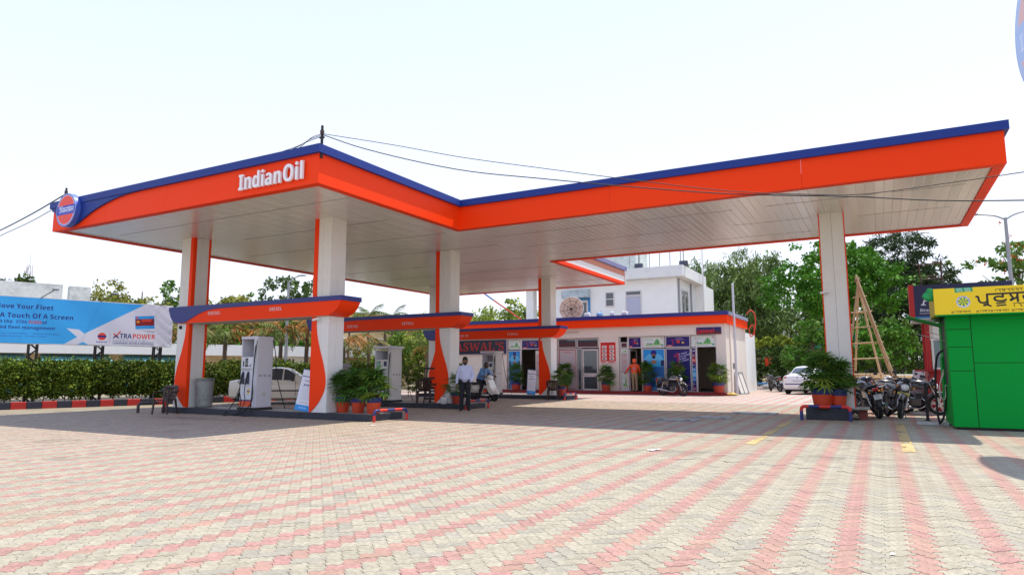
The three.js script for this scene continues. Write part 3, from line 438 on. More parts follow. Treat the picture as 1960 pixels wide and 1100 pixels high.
// ------------------------------------------------------------------ plants
const tones = (r, g, b, n = 4, sp = 0.3) => Array.from({ length: n }, (_, i) => { const k = 1 - sp / 2 + sp * i / (n - 1); return [r * k * (0.9 + 0.2 * ((i * 7) % 3) / 2), g * k, b * k]; });
function paint(g, c) { const n = g.attributes.position.count, a = new Float32Array(n * 3); for (let i = 0; i < n; i++) a.set(c, i * 3); g.setAttribute('color', new THREE.BufferAttribute(a, 3)); return g; }
function blade(L, w, droop, n = 3) {                                      // a narrow leaf along +z, folded along its middle, drooping
  const p = [], q = []; for (let i = 0; i <= n; i++) { const t = i / n, ww = w * Math.sin(PI * (0.12 + 0.88 * t)) ** 0.8 * 0.5; q.push([ww, -droop * L * t * t, L * t * (1 - 0.15 * droop * t)]); }
  for (let i = 0; i < n; i++) for (const s of [-1, 1]) { const a = q[i], b = q[i + 1]; p.push(0, a[1], a[2], s * a[0], a[1] + a[0] * 0.5, a[2], 0, b[1], b[2], s * a[0], a[1] + a[0] * 0.5, a[2], s * b[0], b[1] + b[0] * 0.5, b[2], 0, b[1], b[2]); }
  const g = new THREE.BufferGeometry(); g.setAttribute('position', new THREE.Float32BufferAttribute(p, 3)); g.computeVertexNormals(); return g;
}
function fanLeaf(c, L = 0.31) { const l = []; const n = 8; for (let i = 0; i < n; i++) l.push(blade(L * rr(0.8, 1.05), 0.036, rr(0.05, 0.32)).rotateY(R(-100 + 200 * i / (n - 1)))); return paint(mg(l), c); }
const fanVariants = tones(0.085, 0.19, 0.03, 4, 0.8).map((c) => fanLeaf(c));
const fanYellow = [fanLeaf([0.22, 0.30, 0.04]), fanLeaf([0.17, 0.27, 0.04])];
const potO = mat(0.62, 0.06, 0.015, 0.5, 0, { map: stainTex }), potB = mat(0.015, 0.03, 0.17, 0.5), potR = mat(0.48, 0.045, 0.02, 0.55, 0, { map: stainTex });
function potGeo(r, h, lo, hi) { const pts = []; for (let i = 0; i <= 6; i++) { const t = lo + (hi - lo) * i / 6; pts.push([r * (0.72 + 0.28 * Math.pow(t, 0.8)), h * t]); } return pts; }
function potted(pos, r, h, foliR, foliH, n, lab, opt = {}) {
  const t = thing('potted_palm', lab, 'potted plant', pos, rr(0, 6), opt.group || 'palms in orange and blue pots');
  mesh('pot', lathe([[0.01, 0.002], [r * 0.7, 0.002], ...potGeo(r, h, 0.01, 0.72)], 28), opt.red ? potR : potO, t);
  mesh('rim_band', lathe([...potGeo(r, h, 0.722, 1).map(([a, b]) => [a + 0.004, b]), [r * 1.04, h], [r * 1.04, h + 0.02], [r * 0.93, h + 0.02], [r * 0.92, h - 0.06]], 28), potB, t);
  mesh('soil', new THREE.CircleGeometry(r * 0.93, 20).rotateX(-PI / 2).translate(0, h - 0.05, 0), M.soil, t);
  const leaves = [], stems = [];
  for (let i = 0; i < n; i++) {
    const a = rr(0, 2 * PI), v = Math.pow(rnd(), 0.8), k = Math.sin(PI * Math.min(0.96, 0.24 + 0.72 * v)) ** 0.7, rad = foliR * k * Math.sqrt(rr(0.12, 1)), y = h - 0.02 + foliH * v * (1 - 0.25 * (rad / foliR) ** 2);
    const p = V(Math.cos(a) * rad, y, Math.sin(a) * rad), s = rr(0.75, 1.25) * (opt.s || 1);
    const vs = opt.yellow && rnd() < opt.yellow ? fanYellow[i % 2] : fanVariants[i % 4];
    const q = new THREE.Quaternion().setFromEuler(new THREE.Euler(R(rr(-35, 45) - 30 * v), PI / 2 - a + rr(-0.7, 0.7), rr(-0.4, 0.4), 'YXZ'));
    if (i % 3 === 0) stems.push(bar(V(p.x * 0.25, h - 0.08, p.z * 0.25), p, 0.006, 0.003, 4));
    leaves.push([vs, p, q, s]);
  }
  mesh('stems', stems, mat(0.10, 0.13, 0.03, 0.7), t);
  if (opt.merge) mesh('foliage', leaves.map(([g, p, q, s]) => g.clone().applyMatrix4(new THREE.Matrix4().compose(p, q, V(s, s, s)))), M.leaf, t);
  else for (const [g, p, q, s] of leaves) { const m = mesh('fan_leaf', g, M.leaf, t); m.position.copy(p); m.quaternion.copy(q); m.scale.setScalar(s); }
  return t;
}
potted([-13.0, 0.165, -14.05], 0.2, 0.40, 0.36, 0.72, 75, 'leftmost of the three orange pots with palms at the nearest island end');
potted([-12.45, 0.165, -14.05], 0.2, 0.40, 0.36, 0.75, 75, 'middle of the three orange pots with palms at the nearest island end');
potted([-11.88, 0.165, -14.0], 0.21, 0.41, 0.37, 0.76, 80, 'rightmost of the three potted palms at the nearest island, leaves yellower', { yellow: 0.35 });
potted([-1.36, 0.3, -19.5], 0.29, 0.5, 0.40, 0.88, 84, 'large potted palm in front of the lone right column', { yellow: 0.12, s: 1.15 });
potted([-0.98, 0.3, -19.55], 0.2, 0.46, 0.32, 0.75, 52, 'smaller potted palm on the right of the large one at the lone column');
potted([-13.0, 0.155, -19.75], 0.2, 0.38, 0.42, 0.62, 40, 'potted palm behind the man in the white shirt', { merge: 1, red: 1 });
potted([-12.75, 0.155, -27.9], 0.24, 0.42, 0.45, 0.72, 44, 'bright potted palm at the foot of the column before the shop', { merge: 1, yellow: 0.3, red: 1 });
for (const [x, z, r, h, fr_, fh, l, y] of [[-15.85, -35.15, 0.27, 0.5, 0.55, 1.0, 'dark potted palm before the white poster left of the glass door', 0], [-13.35, -35.2, 0.27, 0.5, 0.55, 0.85, 'potted palm under the red poster by the glass door', 0.05], [-11.0, -35.25, 0.25, 0.45, 0.5, 1.05, 'potted palm behind the parked motorcycle seat in front of the blue poster', 0], [-9.4, -35.2, 0.28, 0.5, 0.55, 1.05, 'potted palm in front of the indigo poster by the motorcycle wheel', 0.05], [-7.25, -35.15, 0.29, 0.5, 0.5, 1.0, 'bright potted palm at the sunny right corner of the shop', 0.7], [-19.0, -35.15, 0.3, 0.45, 0.55, 1.0, 'potted palm under the blue poster left of the dark doorway', 0], [-16.95, -35.2, 0.26, 0.45, 0.5, 1.1, 'potted palm behind the far column between door and poster', 0.05]])
  potted([x, 0.15, z], r, h, fr_ * 0.75, fh, 55, l, { merge: 1, yellow: y, red: 1, s: 1.25 });

// ------------------------------------------------------------------ plastic chairs, bin, boards, rack
function chair(pos, ry, lab) {
  const t = thing('plastic_chair', lab, 'chair', pos, ry, 'brown plastic armchairs'), m = M.brownPlastic;
  const leg = (x, z, dx, dz) => { const g = new THREE.CylinderGeometry(0.03, 0.022, 0.43, 4).rotateY(PI / 4).translate(0, 0.215, 0), p = g.attributes.position; for (let i = 0; i < p.count; i++) { const k = 1 - p.getY(i) / 0.43; p.setX(i, p.getX(i) * 1.3 + x + dx * k); p.setZ(i, p.getZ(i) + z + dz * k); } g.computeVertexNormals(); return g; };
  for (const [x, z, dx, dz] of [[-0.22, 0.2, -0.03, 0.03], [0.22, 0.2, 0.03, 0.03], [-0.2, -0.2, -0.03, -0.06], [0.2, -0.2, 0.03, -0.06]]) mesh('leg', leg(x, z, dx, dz), m, t);
  mesh('seat', rb(0.48, 0.035, 0.46, 0.016, 0, 0.43, 0), m, t);
  const s = shape(curve([[-0.2, 0], [-0.235, 0.18], [-0.25, 0.36], [-0.19, 0.43], [0, 0.45], [0.19, 0.43], [0.25, 0.36], [0.235, 0.18], [0.2, 0]], 3));
  for (let i = -2; i <= 2; i++) { const h = new THREE.Path(); const c = i * 0.08; h.moveTo(c - 0.016, 0.08); h.lineTo(c + 0.016, 0.08); h.lineTo(c + 0.018, 0.35); h.lineTo(c - 0.018, 0.35); s.holes.push(h); }
  const bg = new THREE.ExtrudeGeometry(s, { depth: 0.02, bevelEnabled: true, bevelSize: 0.006, bevelThickness: 0.006, bevelSegments: 1 }), bp = bg.attributes.position; for (let i = 0; i < bp.count; i++) bp.setZ(i, bp.getZ(i) + 1.1 * bp.getX(i) ** 2); bg.computeVertexNormals();
  mesh('backrest', bg.rotateX(-0.22).translate(0, 0.42, -0.24), m, t);
  for (const k of [-1, 1]) mesh('armrest', [tube([[k * 0.235, 0.44, 0.2], [k * 0.27, 0.6, 0.19], [k * 0.275, 0.655, 0.1], [k * 0.275, 0.665, -0.1], [k * 0.24, 0.68, -0.27]], 0.022, 18, 6), rb(0.05, 0.02, 0.34, 0.008, k * 0.275, 0.675, -0.02)], m, t);
}
chair([-19.25, 0.0, -13.02], R(20), 'dark brown plastic armchair beside the leftmost column');
chair([-14.3, 0.155, -19.55], R(-140), 'brown plastic chair seen from behind next to the middle pump');
chair([-13.95, 0.155, -19.62], R(150), 'brown plastic chair between the other chair and the wire rack');
chair([-12.75, 0.0, -27.05], R(195), 'brown plastic chair at the foot of the column before the shop');
{ const t = thing('waste_bin', 'dented grey metal waste bin against the leftmost column', 'bin', [-18.73, 0.165, -13.98], R(15)); const g = mat(0.30, 0.31, 0.32, 0.5, 0.35, { map: grimeTex });
  const b = new THREE.CylinderGeometry(0.29, 0.26, 0.82, 24, 6).translate(0, 0.43, 0), p = b.attributes.position; for (let i = 0; i < p.count; i++) { const n = Math.sin(p.getX(i) * 9 + p.getY(i) * 5) * 0.008; p.setX(i, p.getX(i) * (1 + n * 2)); p.setZ(i, p.getZ(i) * (0.82 + n)); } b.computeVertexNormals(); mesh('body', uvm(b, 1), g, t);
  mesh('rim', new THREE.TorusGeometry(0.29, 0.018, 8, 28).rotateX(PI / 2).scale(1, 1, 0.83).translate(0, 0.84, 0), g, t); mesh('rim', new THREE.TorusGeometry(0.272, 0.014, 8, 28).rotateX(PI / 2).scale(1, 1, 0.83).translate(0, 0.06, 0), g, t); mesh('lid', [cyl(0.3, 0.28, 0.05, 0, 0.86, 0, 24).scale(1, 1, 0.83)], mat(0.12, 0.13, 0.13, 0.5), t); mesh('liner', box(0.3, 0.012, 0.1, -0.05, 0.915, 0.1), mat(0.35, 0.5, 0.1, 0.6), t); }
function payBoard(pos, ry, rz, lab) {
  const t = thing('payment_board', lab, 'sign board', pos, ry, 'leaning payment boards'); t.rotation.order = 'YXZ'; t.rotation.z = rz; t.rotation.x = -0.12;
  const tex = canvasTex(256, 640, (x) => { x.fillStyle = '#e9edf6'; x.fillRect(0, 0, 256, 640); x.fillStyle = '#e04a3a'; x.font = 'bold 26px sans-serif'; x.fillText('BHIM', 150, 50); x.fillStyle = '#2a3f9c'; x.fillRect(0, 96, 256, 14); x.font = 'bold 30px sans-serif'; x.fillStyle = '#1b2f6b'; x.fillText('Accepted', 60, 180); x.font = 'bold 58px sans-serif'; x.fillText('pay', 56, 252); x.fillStyle = '#22a7ec'; x.fillText('tm', 160, 252); x.fillStyle = '#dfe3ec'; x.fillRect(36, 290, 184, 184); x.fillStyle = '#5a6474'; x.font = '18px sans-serif'; x.fillText('UPI  Wallet  Card', 52, 522); x.fillStyle = '#1d9bea'; x.fillRect(0, 556, 256, 84); x.fillStyle = '#d8efff'; x.font = 'bold 26px sans-serif'; x.fillText('Scan & Pay', 60, 608); });
  mesh('panel', rb(0.44, 1.16, 0.03, 0.012, 0, 0.6, 0), mat(0.1, 0.25, 0.6, 0.4), t); mesh('print', new THREE.PlaneGeometry(0.42, 1.12).translate(0, 0.6, 0.0165), print(tex, 0.4), t); mesh('strut', bar(V(0, 0.9, -0.02), V(0, 0.06, -0.42), 0.012), M.steel, t);
}
payBoard([-14.22, 0.165, -13.72], R(28), R(-10), 'white and light blue payment board leaning against the column by the potted palms');
payBoard([-14.5, 0.155, -28.3], R(50), R(-6), 'tall payment board standing by the dark shop doorway');
{ const t = thing('wire_rack', 'black metal display rack with narrow shelves beside the middle column', 'rack', [-14.1, 0.155, -20.1], R(20));
  for (const [x, z] of [[-0.45, -0.14], [0.45, -0.14], [-0.45, 0.14], [0.45, 0.14]]) mesh('post', cyl(0.012, 0.012, 1.35, x, 0, z, 6), M.black, t);
  for (const y of [0.12, 0.5, 0.85, 1.2]) mesh('shelf', [box(0.94, 0.02, 0.3, 0, y, 0), box(0.94, 0.05, 0.008, 0, y + 0.03, 0.15)], M.black, t);
  const cs = [[0.4, 0.02, 0.02], [0.5, 0.45, 0.05], [0.55, 0.55, 0.55], [0.02, 0.05, 0.3]];
  for (let i = 0; i < 5; i++) single('oil_bottle', [rb(0.07, 0.16, 0.05, 0.012, -14.45 + i * 0.13, 0.155 + 0.51 + 0.08, -19.98 - i * 0.04), cyl(0.016, 0.016, 0.04, -14.45 + i * 0.13, 0.155 + 0.665, -19.98 - i * 0.04, 8)], mat(...cs[i % 4], 0.4), ['red', 'yellow', 'white', 'dark blue', 'second red'][i] + ' oil bottle standing on a middle shelf of the black rack', 'bottle', 'oil bottles on the rack'); }
{ const t = thing('metal_cabinet', 'small grey steel cabinet with peaked lid behind the first column', 'cabinet', [-20.3, 0, -21.8], R(10)); mesh('body', rb(0.55, 1.45, 0.5, 0.015, 0, 0.725, 0), pumpG, t); mesh('peaked_lid', extr([[-0.33, 0], [0.33, 0], [0.2, 0.17], [-0.2, 0.17]], 0.6).translate(0, 1.452, -0.3), mat(0.26, 0.27, 0.30, 0.5), t); mesh('door', rb(0.46, 1.2, 0.015, 0.006, 0, 0.72, 0.258), mat(0.4, 0.4, 0.42, 0.5), t); }
{ const t = thing('water_jar', 'white plastic tub on the island beside the middle column', 'tub', [-13.28, 0.155, -19.33]); mesh('body', lathe([[0.001, 0.001], [0.11, 0.001], [0.13, 0.2], [0.11, 0.24], [0.05, 0.25]], 20), mat(0.7, 0.7, 0.7, 0.4), t); mesh('lid', cyl(0.055, 0.05, 0.03, 0, 0.25, 0, 16), mat(0.3, 0.05, 0.06, 0.4), t); }
// ------------------------------------------------------------------ the station shop
const ZS = -35.6, frameM = mat(0.62, 0.60, 0.60, 0.45, 0.2);
const posters = {
  green: canvasTex(256, 128, (x) => { x.fillStyle = '#cfd8cf'; x.fillRect(0, 0, 256, 128); x.fillStyle = '#4f9fae'; x.font = '13px sans-serif'; x.fillText('Fuelling a greener', 14, 26); x.fillText('tomorrow, every day', 14, 42); x.fillStyle = '#7fc04a'; x.fillRect(36, 88, 190, 14); x.fillStyle = '#3f9a4e'; for (const [a, b, c] of [[150, 40, 14], [166, 24, 22], [190, 44, 14], [134, 64, 12]]) x.fillRect(a, b, c, 92 - b); x.fillStyle = '#4a63a8'; x.fillRect(54, 72, 12, 18); x.fillRect(70, 80, 44, 10); x.fillStyle = '#b8424a'; x.beginPath(); x.arc(236, 16, 8, 0, 7); x.fill(); x.fillStyle = '#2f8f86'; x.fillRect(226, 96, 22, 22); x.fillStyle = '#8a8f8a'; x.fillRect(40, 112, 150, 5); }),
  violet: canvasTex(256, 128, (x) => { x.fillStyle = '#1a1268'; x.fillRect(0, 0, 256, 128); x.fillStyle = '#8a1c5c'; x.font = 'bold 96px sans-serif'; x.fillText('1', 46, 100); x.fillStyle = '#e9c7d8'; x.font = '12px sans-serif'; x.fillText('XTRAREWARDS', 100, 26); x.fillText('Loyalty programme', 100, 42); x.fillStyle = '#d23a2c'; x.fillRect(116, 48, 34, 34); x.fillStyle = '#c9a64a'; x.fillRect(170, 66, 26, 22); x.fillStyle = '#e85a2c'; x.fillRect(10, 108, 60, 14); x.fillStyle = '#f2e3d8'; x.font = 'bold 11px sans-serif'; x.fillText('SERVO', 20, 119); }),
  man: canvasTex(256, 448, (x) => { const g = '#1d8fd8'; x.fillStyle = g; x.fillRect(0, 0, 256, 448); x.fillStyle = '#5fb9e8'; x.beginPath(); x.ellipse(128, 150, 128, 110, 0, 0, 7); x.fill(); x.fillStyle = '#2f9fd0'; x.beginPath(); x.moveTo(20, 190); x.lineTo(60, 120); x.lineTo(196, 120); x.lineTo(240, 190); x.fill(); x.fillStyle = '#1c1f78'; x.beginPath(); x.ellipse(128, 42, 36, 36, 0, 0, 7); x.fill(); x.fillStyle = '#9a6a4c'; x.beginPath(); x.ellipse(128, 66, 22, 28, 0, 0, 7); x.fill(); x.fillStyle = '#16151c'; x.beginPath(); x.ellipse(128, 84, 22, 18, 0, 0, 7); x.fill(); x.fillStyle = '#1c1f78'; x.fillRect(94, 30, 68, 22); x.fillStyle = '#a06a48'; x.beginPath(); x.ellipse(128, 138, 34, 20, 0, 0, 7); x.fill(); x.fillStyle = '#14265e'; x.fillRect(0, 118, 44, 66); x.fillRect(212, 118, 44, 66); x.fillStyle = '#1766a8'; x.fillRect(0, 188, 256, 260); x.fillStyle = '#0e2d66'; x.font = 'bold 20px sans-serif'; x.fillText('Move Your Fleet', 70, 220); x.font = 'bold 15px sans-serif'; x.fillText('With A Touch Of A Screen', 38, 244); x.fillStyle = '#b8424a'; x.fillText('XTRAPOWER', 86, 268); x.fillStyle = '#123a70'; x.fillRect(70, 284, 150, 6); x.fillStyle = '#c8343c'; x.fillRect(146, 320, 22, 34); x.fillStyle = '#6fb4dc'; x.fillRect(20, 420, 216, 10); }),
  one: canvasTex(256, 448, (x) => { x.fillStyle = '#141064'; x.fillRect(0, 0, 256, 448); x.fillStyle = '#8e1a50'; x.font = 'bold 190px sans-serif'; x.fillText('1', 66, 178); x.fillRect(72, 160, 88, 24); x.fillStyle = '#b86a96'; x.fillRect(78, 176, 76, 5); x.save(); x.translate(134, 70); x.transform(1, -0.28, 0, 1, 0, 0); x.fillStyle = '#c9c4e6'; x.font = 'bold 22px sans-serif'; ['IF TRUST', 'IS A LEADER', 'TO WIN', 'A NATION'].forEach((s, i) => x.fillText(s, 0, i * 27)); x.restore(); x.fillStyle = '#a3201e'; x.fillRect(98, 210, 78, 30); x.fillStyle = '#6c4a66'; x.font = 'bold 22px sans-serif'; x.fillText('XTRA', 150, 392); x.fillStyle = '#b06a58'; x.fillText('SERVO', 176, 392); }),
  strip: canvasTex(64, 448, (x) => { const c = ['#1c1468', '#6c1c58', '#c23428', '#1c1468', '#2a86c6', '#6fb8e2', '#1d7ac0', '#1c1468', '#7a1c50']; c.forEach((k, i) => { x.fillStyle = k; x.fillRect(0, i * 50, 64, 50); }); x.fillStyle = '#e0d4e6'; for (let i = 0; i < 9; i++) x.fillRect(12, 20 + i * 50, 40 - (i * 13) % 24, 8); }),
  red: canvasTex(256, 384, (x) => { x.fillStyle = '#cf2a22'; x.fillRect(0, 0, 256, 384); x.strokeStyle = '#e8b8b0'; x.lineWidth = 6; x.strokeRect(3, 3, 250, 378); x.fillStyle = '#2a2a6a'; x.font = 'bold 18px sans-serif'; x.fillText('SAFETY INSTRUCTIONS', 24, 32); for (let r = 0; r < 4; r++) for (let c = 0; c < 2; c++) { x.fillStyle = '#d8d2d0'; x.fillRect(28 + c * 122, 62 + r * 68, 76, 52); x.fillStyle = '#6a5a5c'; x.beginPath(); x.arc(58 + c * 122, 84 + r * 68, 10 + (r * 3 + c) % 5, 0, 7); x.fill(); x.fillRect(50 + c * 122, 92 + r * 68, 34, 12); } x.fillStyle = '#e8d6d0'; x.fillRect(8, 340, 240, 34); x.fillStyle = '#b03a30'; x.fillRect(16, 350, 60, 14); x.fillRect(130, 350, 90, 14); }),
  pale: canvasTex(192, 384, (x) => { x.fillStyle = '#b9b0b4'; x.fillRect(0, 0, 192, 384); x.strokeStyle = '#a84034'; x.lineWidth = 8; x.strokeRect(4, 4, 184, 376); x.fillStyle = '#b8443a'; x.font = 'bold 16px sans-serif'; x.fillText('INDIANOIL', 56, 34); x.strokeStyle = '#b8643e'; x.lineWidth = 7; x.beginPath(); x.moveTo(24, 170); x.lineTo(96, 128); x.lineTo(168, 170); x.lineTo(168, 240); x.moveTo(24, 170); x.lineTo(24, 240); x.stroke(); x.beginPath(); x.arc(96, 172, 22, 0, 7); x.stroke(); x.fillStyle = '#8c8488'; for (let i = 0; i < 4; i++) x.fillRect(50, 270 + i * 18, 92, 6); }),
  jasB: canvasTex(512, 128, (x) => { x.fillStyle = '#0c0c2a'; x.fillRect(0, 0, 512, 128); x.strokeStyle = '#1d1d55'; x.lineWidth = 6; x.strokeRect(4, 4, 504, 120); x.fillStyle = '#4a0a10'; x.font = 'bold 104px serif'; x.fillText("JASWAL'S", 10, 104, 496); x.fillStyle = '#9c1518'; x.fillText("JASWAL'S", 6, 100, 496); }),
  jasS: canvasTex(384, 96, (x) => { x.fillStyle = '#171c5c'; x.fillRect(0, 0, 384, 96); x.fillStyle = '#5c0c10'; x.fillRect(0, 60, 384, 36); x.fillStyle = '#d0161a'; x.font = 'bold 88px sans-serif'; x.fillText('Jaswal', 14, 80, 360); }),
};
{
  const t = thing('station_shop', 'single-storey white station shop with orange and blue fascia behind the pumps', 'building', [0, 0, 0]);
  const W_ = mat(0.78, 0.71, 0.63, 0.8, 0, { map: faintTex, bumpMap: bumpTex, bumpScale: 0.003 }), x0 = -23.4, x1 = -6.9, zb = -41.5, wall = (a, b, y0, y1, d = 0.2, zz = ZS) => mesh('wall', uvm(bl(a, b, y0, y1, zz - d, zz), 0.3), W_, t);
  // front: piers and lintel round the glazed bays; bays are [x from, x to]
  wall(x0, -19.85, 0.15, 3.14); wall(-17.5, -16.5, 0.15, 3.14); wall(-13.9, -12.72, 0.15, 3.14); wall(-7.38, x1, 0.15, 3.14); wall(x0, x1, 3.142, 3.75);
  mesh('wall', uvm(bl(x1 - 0.2, x1, 0.15, 3.75, zb, ZS - 0.202), 0.3), W_, t); mesh('wall', uvm(bl(x0, x1 - 0.202, 0, 3.75, zb, zb + 0.2), 0.3), W_, t); mesh('wall', uvm(bl(x0, x0 + 0.2, 0, 3.75, zb + 0.202, ZS - 0.202), 0.3), W_, t);
  mesh('pilaster', uvm(bl(x1 + 0.002, x1 + 0.06, 0, 3.75, -36.9, -36.6), 0.3), W_, t);
  for (const xx of [-16.95, -13.3]) mesh('partition', uvm(bl(xx - 0.06, xx + 0.06, 0.15, 3.55, zb + 0.21, ZS - 0.21), 0.3), mat(0.35, 0.34, 0.33, 0.8), t);
  mesh('floor', bl(x0 + 0.21, x1 - 0.21, 0.0, 0.16, zb + 0.21, ZS - 0.0), mat(0.20, 0.18, 0.17, 0.6), t);
  mesh('roof', uvm(bl(x0, x1, 3.752, 3.9, zb, ZS), 0.3), M.concrete, t);
  mesh('fascia_panel', bl(x0, x1 + 0.02, 3.7, 4.14, ZS + 0.002, ZS + 0.14), M.orange, t); mesh('fascia_panel', bl(x1 + 0.022, x1 + 0.14, 3.7, 4.14, zb, ZS + 0.14), M.orange, t);
  mesh('top_band', bl(x0, x1 + 0.2, 4.142, 4.34, ZS - 0.06, ZS + 0.2), M.blueDeep, t); mesh('top_band', bl(x1 - 0.04, x1 + 0.2, 4.142, 4.34, zb, ZS - 0.062), mat(0.25, 0.28, 0.38, 0.6), t);
  const st = mesh('step', uvm(rbl(-20.2, -6.85, 0.0, 0.15, ZS + 0.002, -35.02, 0.015), 0.4), mat(0.30, 0.018, 0.018, 0.6, 0, { map: grimeTex }), t);
  // bays
  const Z = ZS - 0.06, bay = (a, b, y0, y1, content, rim = 0.045) => {
    const w = mesh('window', [bl(a, b, y0, y0 + rim, Z - 0.04, Z), bl(a, b, y1 - rim, y1, Z - 0.04, Z), bl(a, a + rim, y0 + rim, y1 - rim, Z - 0.04, Z), bl(b - rim, b, y0 + rim, y1 - rim, Z - 0.04, Z)], frameM, t);
    if (content) mesh(content === M.glass ? 'pane' : 'poster', new THREE.PlaneGeometry(b - a - 2 * rim, y1 - y0 - 2 * rim).translate((a + b) / 2, (y0 + y1) / 2, Z - 0.015), content, w);
    return w;
  };
  const G = M.glass, P = (k) => print(posters[k], 0.35);
  const jamb = (x) => mesh('jamb', bl(x - 0.03, x + 0.03, 0.16, 3.14, Z - 0.06, Z + 0.012), frameM, t);
  // right-hand bays
  jamb(-12.66); bay(-12.62, -12.22, 2.52, 2.84, G); bay(-12.62, -12.22, 2.2, 2.5, P('green')); bay(-12.62, -12.22, 1.2, 2.18, P('pale')); bay(-12.62, -12.22, 0.17, 1.18, P('green'));
  bay(-12.18, -11.42, 2.5, 3.12, P('violet')); bay(-11.38, -10.13, 2.5, 3.12, P('green')); bay(-10.09, -8.74, 2.5, 3.12, P('violet')); bay(-8.70, -7.42, 2.5, 3.12, P('green'));
  bay(-11.38, -10.13, 0.17, 2.46, P('man')); bay(-10.09, -8.74, 0.17, 2.46, P('one')); bay(-8.70, -8.46, 0.17, 2.46, P('strip'), 0.03); jamb(-8.43); jamb(-11.41); jamb(-12.2); jamb(-7.4);
  mesh('door_leaf', [bl(-0.025, 0.025, 0.17, 2.44, -0.75, -0.70), bl(-0.025, 0.025, 0.17, 2.44, -0.05, 0), bl(-0.025, 0.025, 0.17, 0.3, -0.7, -0.05), bl(-0.025, 0.025, 2.36, 2.44, -0.7, -0.05), bl(-0.025, 0.025, 1.1, 1.2, -0.7, -0.05)].map((g) => g.rotateY(-0.25).translate(-12.14, 0, Z - 0.05)), frameM, t);
  mesh('hanging_notice', new THREE.PlaneGeometry(0.93, 1.22).translate(-13.34, 2.26, ZS + 0.012), P('red'), t); mesh('notice_board', bl(-13.82, -12.86, 1.63, 2.89, ZS + 0.001, ZS + 0.009), M.white, t);
  // glass door bay
  bay(-16.46, -15.3, 2.58, 3.12, G); bay(-15.26, -13.94, 2.58, 3.12, G); bay(-16.46, -15.28, 0.17, 2.54, P('pale')); bay(-15.24, -14.98, 0.17, 2.54, G, 0.03);
  bay(-14.94, -13.96, 0.17, 1.02, G, 0.09); const dr = bay(-14.94, -13.96, 1.04, 2.5, G, 0.09); mesh('handle', [bl(-14.9, -14.87, 1.1, 1.45, Z + 0.002, Z + 0.05)], M.steel, dr);
  // left bays under the big sign
  bay(-19.8, -18.95, 2.55, 3.12, P('green')); bay(-18.9, -17.54, 2.55, 3.12, P('violet')); bay(-19.8, -18.95, 0.17, 2.5, P('man')); jamb(-18.92); mesh('door_leaf', [bl(-17.95, -17.58, 0.17, 2.46, Z - 0.05, Z - 0.015)], frameM, t); mesh('notice', new THREE.PlaneGeometry(0.28, 1.2).translate(-17.765, 1.6, Z - 0.01), P('pale'), t);
  const sg = thing('shop_sign', "dark blue shop sign with red letters JASWAL'S half hidden by a column", 'sign', [0, 0, 0]); mesh('box', rbl(-23.9, -19.9, 2.3, 3.22, ZS + 0.002, ZS + 0.1, 0.01), M.blueDeep, sg); mesh('face', new THREE.PlaneGeometry(3.96, 0.88).translate(-21.9, 2.76, ZS + 0.103), P('jasB'), sg);
  const s2 = thing('shop_sign', 'small dark blue sign with red word Jaswal at the right corner of the shop', 'sign', [0, 0, 0]); mesh('box', rbl(-8.38, -7.1, 3.16, 3.52, ZS + 0.002, ZS + 0.06, 0.008), M.blueDeep, s2); mesh('face', new THREE.PlaneGeometry(1.26, 0.33).translate(-7.74, 3.34, ZS + 0.063), P('jasS'), s2);
  mesh('strip_light', [bl(-16.3, -15.1, 3.46, 3.5, ZS + 0.01, ZS + 0.05)], mat(0.5, 0.45, 0.4, 0.5), t);
  for (let i = 0; i < 4; i++) { const it = thing('roof_junk', ['white plastic can lying on the shop roof edge', 'light blue jerrycan lying on the shop roof edge', 'pale crumpled sheet on the shop roof edge', 'upright white pipe stub on the shop roof edge'][i], 'junk', [-14.6 + i * 0.75, 4.34, ZS - 0.1], i); mesh('body', [rb(0.34, 0.22, 0.24, 0.06, 0, 0.11, 0), cyl(0.05, 0.04, 0.1, 0.1, 0.2, 0, 8)], [M.white, mat(0.25, 0.45, 0.7, 0.5), mat(0.7, 0.72, 0.75, 0.8), M.white][i], it); }
  // low boundary wall running back from the shop
  single('boundary_wall', uvm(bl(-7.1, -6.9, 0, 3.5, -44.9, -41.52), 0.3), M.wallWhite, 'white boundary wall continuing behind the sunny side of the shop', 'wall');
  const pl = thing('flag_pole', 'tall pale steel pole at the right corner of the shop', 'pole', [-6.55, 0, -36.2]); mesh('post', cyl(0.075, 0.055, 5.75, 0, 0, 0, 14), mat(0.55, 0.55, 0.60, 0.4, 0.3), pl); mesh('cap', cyl(0.09, 0.02, 0.1, 0, 5.75, 0, 14), M.galv, pl); mesh('bracket', box(0.1, 0.3, 0.05, -0.1, 1.5, 0.04), M.galv, pl);
  const wf = thing('window_frame', 'old grey window frame with pale boards leaning on the shop side wall', 'window frame', [-6.45, 0, -37.9], R(75)); wf.rotation.x = 0; mesh('frame', [box(0.06, 1.2, 0.05, -0.5, 0.6, 0), box(0.06, 1.2, 0.05, 0.5, 0.6, 0), box(1.06, 0.06, 0.05, 0, 1.2, 0), box(1.06, 0.06, 0.05, 0, 0.03, 0), box(0.04, 1.1, 0.04, 0, 0.6, 0)].map((g) => g.rotateX(-0.3)), M.galv, wf); for (const s of [-1, 1]) mesh('board', box(0.42, 1.1, 0.02, s * 0.25, 0.6, -0.01).rotateX(-0.3), mat(0.62, 0.58, 0.52, 0.7), wf);
